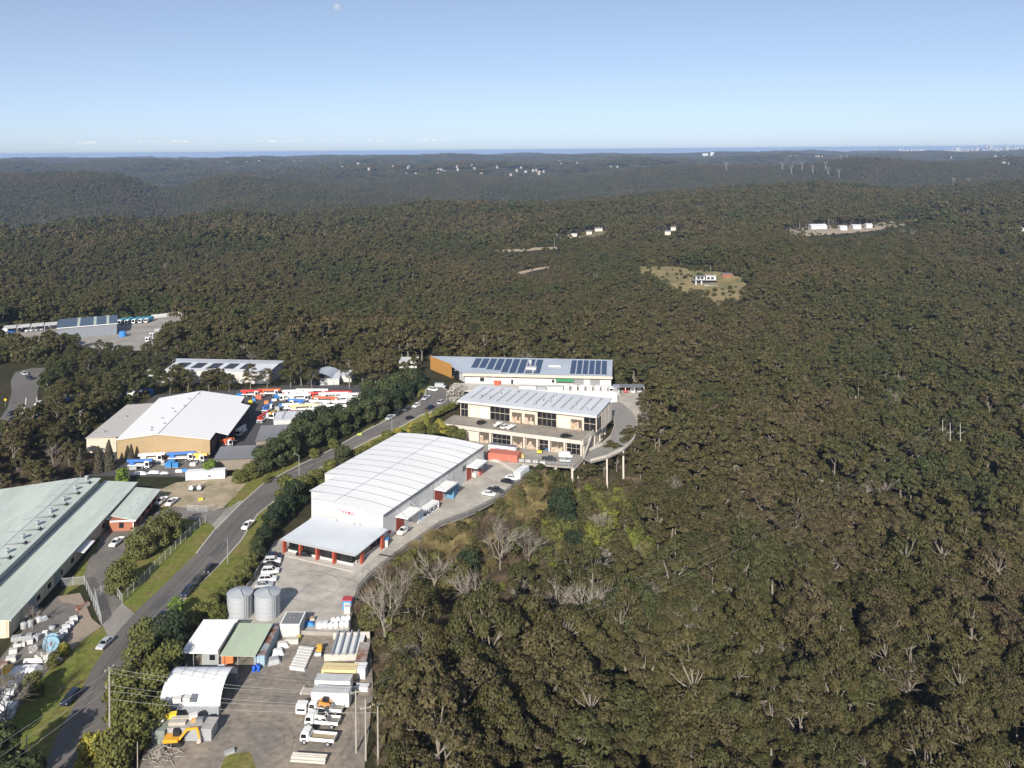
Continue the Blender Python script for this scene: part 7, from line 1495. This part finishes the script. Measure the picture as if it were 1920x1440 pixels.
# one scattered mass for the rest of the bush
kinds = bpy.data.collections.new('forest_kinds')
for i, me in enumerate(protos):
    o = bpy.data.objects.new('forest_kind_%02d' % i, me); kinds.objects.link(o)
me = bpy.data.meshes.new('forest'); me.vertices.add(len(rows_)); me.vertices.foreach_set('co', rows_[:,:3].astype(np.float32).ravel())
a0 = me.attributes.new('which', 'INT', 'POINT'); a0.data.foreach_set('value', rows_[:,3].astype(np.int32))
a1 = me.attributes.new('size', 'FLOAT', 'POINT'); a1.data.foreach_set('value', rows_[:,4].astype(np.float32))
a2 = me.attributes.new('turn', 'FLOAT', 'POINT'); a2.data.foreach_set('value', rows_[:,5].astype(np.float32))
forest = bpy.data.objects.new('forest', me); sc.collection.objects.link(forest)
forest['kind'] = 'stuff'; forest['label'] = 'dense olive brown eucalypt bushland covering valleys and ridges to the horizon'; forest['category'] = 'forest'
ng = bpy.data.node_groups.new('scatter_forest', 'GeometryNodeTree'); ng.is_modifier = True
ng.interface.new_socket('Geometry', in_out='INPUT', socket_type='NodeSocketGeometry'); ng.interface.new_socket('Geometry', in_out='OUTPUT', socket_type='NodeSocketGeometry')
N_, L_ = ng.nodes, ng.links
gi, go = N_.new('NodeGroupInput'), N_.new('NodeGroupOutput'); iop = N_.new('GeometryNodeInstanceOnPoints'); ci = N_.new('GeometryNodeCollectionInfo')
ci.inputs['Collection'].default_value = kinds; ci.inputs['Separate Children'].default_value = True; ci.inputs['Reset Children'].default_value = True
def nattr(nm, ty):
    a = N_.new('GeometryNodeInputNamedAttribute'); a.data_type = ty; a.inputs['Name'].default_value = nm
    return next(o for o in a.outputs if o.name == 'Attribute' and o.enabled)
cx = N_.new('ShaderNodeCombineXYZ'); L_.new(nattr('turn','FLOAT'), cx.inputs[2])
L_.new(gi.outputs[0], iop.inputs['Points']); L_.new(ci.outputs[0], iop.inputs['Instance']); iop.inputs['Pick Instance'].default_value = True
L_.new(nattr('which','INT'), iop.inputs['Instance Index'])
e2r = N_.new('FunctionNodeEulerToRotation'); L_.new(cx.outputs[0], e2r.inputs[0]); L_.new(e2r.outputs[0], iop.inputs['Rotation'])
a3 = me.attributes.new('tall', 'FLOAT', 'POINT'); a3.data.foreach_set('value', (rows_[:,4]*NR.uniform(.78, 1.2, len(rows_))).astype(np.float32))
cs_ = N_.new('ShaderNodeCombineXYZ'); sz_ = nattr('size','FLOAT'); [L_.new(sz_, cs_.inputs[i]) for i in range(2)]; L_.new(nattr('tall','FLOAT'), cs_.inputs[2]); L_.new(cs_.outputs[0], iop.inputs['Scale'])
L_.new(iop.outputs[0], go.inputs[0])
md = forest.modifiers.new('scatter', 'NODES'); md.node_group = ng
print('forest points', len(rows_), 'individual', NI)

# ------------------------------------------------------------------ air
hz = MB().box(-95000,-3000,-245,95000,95000,122).build('haze', None); hz['kind'] = 'stuff'
hm = bpy.data.materials.new('haze_air'); hm.use_nodes = True; hn = hm.node_tree.nodes; hn.remove(hn['Principled BSDF'])
pv = hn.new('ShaderNodeVolumePrincipled'); pv.inputs['Color'].default_value = (0.50,0.68,1.0,1); pv.inputs['Density'].default_value = 5.0e-5; pv.inputs['Anisotropy'].default_value = 0.0
hm.node_tree.links.new(pv.outputs[0], hn['Material Output'].inputs['Volume']); hz.data.materials.append(hm)
# ------------------------------------------------------------------ hand-placed trees and shrubs
def split(name, tr, mt, mlv): return np_mesh(name+'_trunk', tr[0], tr[1], [mt]), np_mesh(name+'_crown', tr[2], tr[3], [mlv], tr[4])
g1 = split('street_tree', bush(900, rad=2.6, h=5.2, ncl=12, n=120, size=.32), m_brown, ml_grn); g2 = split('street_tree', bush(901, rad=3.0, h=4.6, ncl=13, n=120, size=.32), m_brown, ml_grn)
d1 = split('dark_tree', bush(902, rad=3.2, h=7.0, ncl=14, n=130, size=.36), m_brown, ml_drk); d2 = split('dark_tree', bush(903, rad=3.0, h=8.2, ncl=14, n=130, size=.36), m_brown, leaf_mat('forest_green_leaf',(0.050,0.062,0.024),(0.058,0.070,0.026),(0.042,0.055,0.022)))
y1 = split('wattle', bush(904, rad=2.4, h=4.4, ncl=11, n=120, size=.32), m_brown, leaf_mat('yellow_green_leaf',(0.24,0.22,0.035),(0.28,0.24,0.04),(0.20,0.20,0.035)))
r1 = split('round_tree', bush(905, rad=3.6, h=6.6, ncl=16, n=170, size=.34), m_brown, leaf_mat('olive_leaf',(0.095,0.100,0.030),(0.105,0.108,0.034),(0.085,0.095,0.030)))
b1 = split('bright_tree', bush(906, rad=2.2, h=5.0, ncl=10, n=130, size=.30), m_brown, leaf_mat('fresh_leaf',(0.11,0.17,0.03),(0.12,0.18,0.03),(0.10,0.16,0.03)))
p1_ = split('pale_tree', bush(907, rad=4.2, h=8.6, ncl=18, n=50, size=.42), m_dead, leaf_mat('pale_blossom',(0.30,0.29,0.24),(0.36,0.34,0.30),(0.26,0.26,0.20)))
c1 = split('cypress', cone_tree(908, 1.7, 8.5), m_brown, ml_brt); c2 = split('she_oak', cone_tree(909, 2.0, 9.5, 1800, .4), m_brown, leaf_mat('she_oak_leaf',(0.06,0.055,0.035),(0.065,0.058,0.038),(0.055,0.05,0.03)))
ORD = 'first second third fourth fifth sixth seventh eighth ninth tenth eleventh twelfth thirteenth fourteenth fifteenth sixteenth seventeenth eighteenth nineteenth twentieth'.split()
cnt_ = {}
def nth(base, tail):
    k = cnt_.get(base, 0); cnt_[base] = k + 1
    return '%s, %s %s' % (base, ORD[k], tail) if k < 20 else base
kit = {'g':g1,'h':g2,'d':d1,'e':d2,'y':y1,'r':r1,'b':b1}
HG = 'bushes along the road hedge'
hedge = [(175,1438,1.2,'y'),(212,1444,1.2,'h'),(255,1405,1.2,'g'),(238,1352,1.3,'h'),(290,1375,1.0,'g'),(232,1312,1.2,'h'),(285,1318,1.3,'g'),(262,1262,1.3,'g'),(312,1268,1.2,'h'),(278,1225,1.3,'h'),(322,1222,1.2,'d'),(312,1198,1.0,'g'),(348,1196,1.0,'h'),(330,1158,.9,'b'),(372,1174,.9,'h'),(396,1154,.85,'g'),(418,1134,.8,'h'),(404,1168,.8,'h'),(440,1114,.8,'g'),(455,1094,.8,'h'),(468,1072,.8,'g'),(482,1046,.7,'e'),(495,1024,.75,'d'),(508,998,.85,'d'),(520,984,.9,'d'),(534,970,.95,'d'),(538,936,1.3,'g'),(552,950,1.1,'d'),(570,924,1.1,'h'),(594,910,1.0,'h'),(618,892,.9,'g'),(642,880,1.0,'e'),(662,868,.9,'h'),(684,858,.8,'h'),(706,846,.8,'h'),(726,834,.9,'g'),(745,822,.8,'y')]
nm = {'g':('roadside_tree','bushy green tree in the roadside hedge'),'h':('roadside_shrub','broad green shrub in the roadside hedge'),'d':('roadside_tree','dark leaved tree in the roadside hedge'),'e':('roadside_tree','taller mid green tree in the roadside hedge'),'y':('wattle_bush','yellow green bush in the roadside hedge'),'b':('bright_tree','fresh green tree standing at the kerb by the three dark cars')}
for px,py,s,k in sorted(hedge, key=lambda q_: -q_[1]): veg(nm[k][0],'tree',*kit[k],px,py,s,nth(nm[k][1],'from the picture bottom') if k != 'b' else nm[k][1],HG)
for px,py,s,lab in ((262,1045,1.05,'round olive tree on the compound lawn, nearest the fence middle'),(290,1028,1.1,'round olive tree on the compound lawn, in the middle of the clump'),(316,1012,1.15,'round olive tree on the compound lawn, at the far end of the clump'),(226,1105,1.0,'round olive tree standing alone by the compound gate')): veg('round_tree','tree',*r1,px,py,s,lab,z=0.0)
DG = 'dark trees along the left side of the road'
for px,py,s,k in ((450,905,.8,'h'),(470,897,1.0,'h'),(492,890,1.2,'e'),(515,880,1.3,'e'),(540,868,1.4,'e'),(560,850,1.5,'e'),(585,845,1.3,'e'),(575,818,1.4,'d'),(610,832,1.4,'e'),(605,806,1.3,'d'),(640,818,1.2,'e'),(632,800,1.2,'d'),(660,806,1.2,'e'),(668,790,1.3,'d'),(688,795,1.2,'e'),(697,775,1.4,'d'),(712,785,1.2,'e'),(722,765,1.5,'e'),(738,770,1.3,'d'),(745,752,1.5,'e'),(758,757,1.4,'d'),(770,744,1.5,'e'),(780,735,1.4,'d'),(690,760,1.4,'e'),(735,745,1.4,'d'),(590,858,.6,'h'),(625,840,.6,'h')): veg('bank_tree','tree',*kit[k],px,py,s,nth({'e':'dense green tree between road and crane yard','d':'dark leaved tree between road and crane yard','h':'low shrub between road and crane yard'}[k],'from the left end'),DG)
for i,(px,py,s) in enumerate(((770,808,.8),(785,812,.9),(812,812,.8),(830,810,.85),(848,815,.8),(864,820,.7),(822,800,.7))): 
    p = at(px,py,3.0); o = thing('shrub',nth('green shrub in the clump behind the warehouse roof','from the left'),'shrub',(p.x,p.y,2.4),R.uniform(0,6),'shrubs behind the warehouse'); o.scale = (s,s,s)
    for n_, m_ in zip(('trunk','crown'), y1 if i % 3 == 0 else g2): c = bpy.data.objects.new(n_, m_); sc.collection.objects.link(c); c.parent = o
p = at(800,806,3); o = thing('cypress','narrow light green cone tree behind the warehouse roof','tree',(p.x,p.y,2.6)); [setattr(bpy.data.objects.new(n_, m_), 'parent', o) or None for n_, m_ in ()]
for n_, m_ in zip(('trunk','crown'), c1): c = bpy.data.objects.new(n_, m_); sc.collection.objects.link(c); c.parent = o
p = at(858,757,5.4); o = thing('pale_tree','pale grey blossoming tree beside the cul-de-sac','tree',(p.x,p.y,5.0))
for n_, m_ in zip(('trunk','crown'), p1_): c = bpy.data.objects.new(n_, m_); sc.collection.objects.link(c); c.parent = o
hd = thing('clipped_hedge','long clipped green hedge beside the cul-de-sac parking','hedge'); rgh = np.random.default_rng(5)
pa_, pb_ = at(815,778,5.2), at(850,762,5.4); n = 900; u_ = rgh.uniform(0,1,n)[:,None]; bs_ = np.array(pa_)*(1-u_) + np.array(pb_)*u_; face = rgh.integers(0,3,n)
off = np.stack([rgh.uniform(-1.3,1.3,n), rgh.uniform(-1.3,1.3,n), rgh.uniform(0,1.5,n)],-1); off[face==0,2] = 1.5; off[face==1,1] = -1.3; off[face==2,0] = 1.3
cpos = bs_+off; nn_ = rgh.normal(0,.5,(n,3)); nn_[face==0,2] += 1.5; nn_[face==1,1] -= 1.5; nn_[face==2,0] += 1.5; nn_ /= np.linalg.norm(nn_,axis=1)[:,None]; t_ = np.cross(nn_, rgh.normal(0,1,(n,3))); t_ /= np.linalg.norm(t_,axis=1)[:,None]; u2 = np.cross(nn_,t_); s_ = .28
Vh = np.stack([cpos-t_*s_-u2*s_, cpos+t_*s_-u2*s_, cpos+t_*s_+u2*s_, cpos-t_*s_+u2*s_],1).reshape(-1,3); oh = bpy.data.objects.new('foliage', np_mesh('hedge_foliage', Vh, np.arange(len(Vh)).reshape(-1,4), [ml_grn], np.repeat(rgh.uniform(.2,.8,n),4))); sc.collection.objects.link(oh); oh.parent = hd
MB().slab([(pa_.x-.9,pa_.y-.9,pa_.z+1.3),(pb_.x-.9,pb_.y-.9,pb_.z+1.3),(pb_.x+1,pb_.y+.9,pb_.z+1.3),(pa_.x+1,pa_.y+.9,pa_.z+1.3)],1.5).build('core', M('hedge_core',(0.04,0.05,0.02),.9), hd)
for px,py,s,lab in ((228,908,.9,'green tree at the front of the display yard'),(393,893,.95,'green tree beside the grey shed wall')): veg('yard_tree','tree',*b1,px,py,s*1.1,lab,z=0.0)
for px,py,s,lab in ((184,885,1.0,'tall thin she-oak before the tan warehouse, left'),(204,880,1.15,'tall thin she-oak before the tan warehouse, middle'),(150,890,1.0,'tall thin she-oak at the bush edge'),(246,866,.7,'short she-oak against the tan wall'),(130,875,1.1,'she-oak standing left of the tan annex')): veg('she_oak','tree',*c2,px,py,s,lab,z=0.0)
for px,py,s,lab in ((120,1228,.55,'yellow green shrub beside the cable reel'),(62,1305,.8,'dark green shrub below the storage yard crates'),(100,1250,.5,'small shrub at the storage yard bank'),(500,905,.5,'small shrub at the verge edge')): veg('shrub','shrub',*(y1 if 'yellow' in lab else g1),px,py,s,lab,z=0.0)
for px,py,s,lab in ((80,1262,.55,'thin leafless tree over the storage yard stacks'),(15,1375,.8,'leafless tree in the lower left corner'),(62,1180,.35,'thin leafless sapling in the storage yard')): veg('bare_tree','tree',near_bare[1],None,px,py,s,lab,z=0.0)
for i,(px,py,s) in enumerate(((-60,1430,1.5),(-10,1500,1.5),(40,1560,1.4),(-120,1380,1.5))): veg('dark_tree','tree',*d2,px,py,s,'dark tree outside the lower left corner shading the verge','trees shading the lower left verge',z=0.0)
for px,py,s,lab in ((247,600,1.0,'yellow flowering wattle above the depot, left'),(336,593,.9,'yellow flowering wattle above the depot, right')):
    p = gat(px,py-4); o = thing('wattle_tree',lab,'tree',(p.x,p.y,p.z+4),0); o.scale = (1.4*s,1.4*s,1.6*s)
    for n_, m_ in zip(('trunk','crown'), split('wattle_tree', bush(950,rad=2.4,h=5,ncl=10,n=110,size=.4), m_brown, ml_yel)): c = bpy.data.objects.new(n_, m_); sc.collection.objects.link(c); c.parent = o
# tall screening eucalypts in front of the long factory and the crane yard
SG = 'tall eucalypts screening the long factory'
for i,(px,py,s) in enumerate(((258,748,.75),(292,738,.8),(318,740,.8),(352,734,.7),(392,734,.7),(430,735,.7),(470,732,.7),(500,730,.7),(545,727,1.0),(566,724,1.05),(585,730,.8),(680,730,1.1),(705,737,1.2),(725,730,1.1),(655,728,.95),(130,698,.8),(105,700,.8),(165,705,.85),(195,700,.8),(100,740,.85),(120,770,.9),(145,795,.9),(105,810,.9),(60,860,1.0),(100,860,.9),(30,890,1.0),(120,840,.85))):
    k = i % 8; veg('eucalyptus_tree','tree',near_euc[k][0],near_euc[k][1],px,py,s,nth('tall open eucalyptus around the left-hand buildings' if px < 240 else 'tall open eucalyptus before the long factory' if px < 520 else 'tall open eucalyptus behind the crane yard','in its row'),SG,z=0.0)
# pale trunks of the pine row on the far ridge
mpine = split('pine', cone_tree(960,2.6,20,500,1.0), m_dead, ml_euc)
for i in range(26):
    px = 1375 + i*5.4 + R.uniform(-2,2); p = gat(px, 437 - i*.35 + R.uniform(-2,2)); o = thing('pine_tree',nth('tall bare-trunked pine in the far ridge row','from the left'),'tree',(p.x,p.y,p.z+6),R.uniform(0,6),'row of tall pines on the far ridge'); o.scale = (1.0,1.0,.8)
    t = bpy.data.objects.new('trunk', MB().tube((0,0,-8),(0,0,12),.55,.3,5).mesh('trunk', m_dead)); sc.collection.objects.link(t); t.parent = o
    c = bpy.data.objects.new('crown', mpine[1]); sc.collection.objects.link(c); c.parent = o; c.location = (0,0,6); c.scale = (1.3,1.3,.75)

RG = 'trees at the foot of the ramp and deck'
for i,(px,py,s_) in enumerate(((1172,866,.72),(1196,852,.75),(1210,826,.75),(1216,797,.75),(1156,884,.66),(1132,894,.62),(1105,903,.55),(1080,912,.5),(1210,772,.7),(1190,885,.75),(1230,850,.8),(1145,872,.55),(1180,845,.6))):
    k = (i*3) % 8; veg('eucalyptus_tree','tree',near_euc[k][0],near_euc[k][1],px,py,s_,'small eucalyptus crowding the ramp and deck edge, %s of the group' % ORD[i],RG)
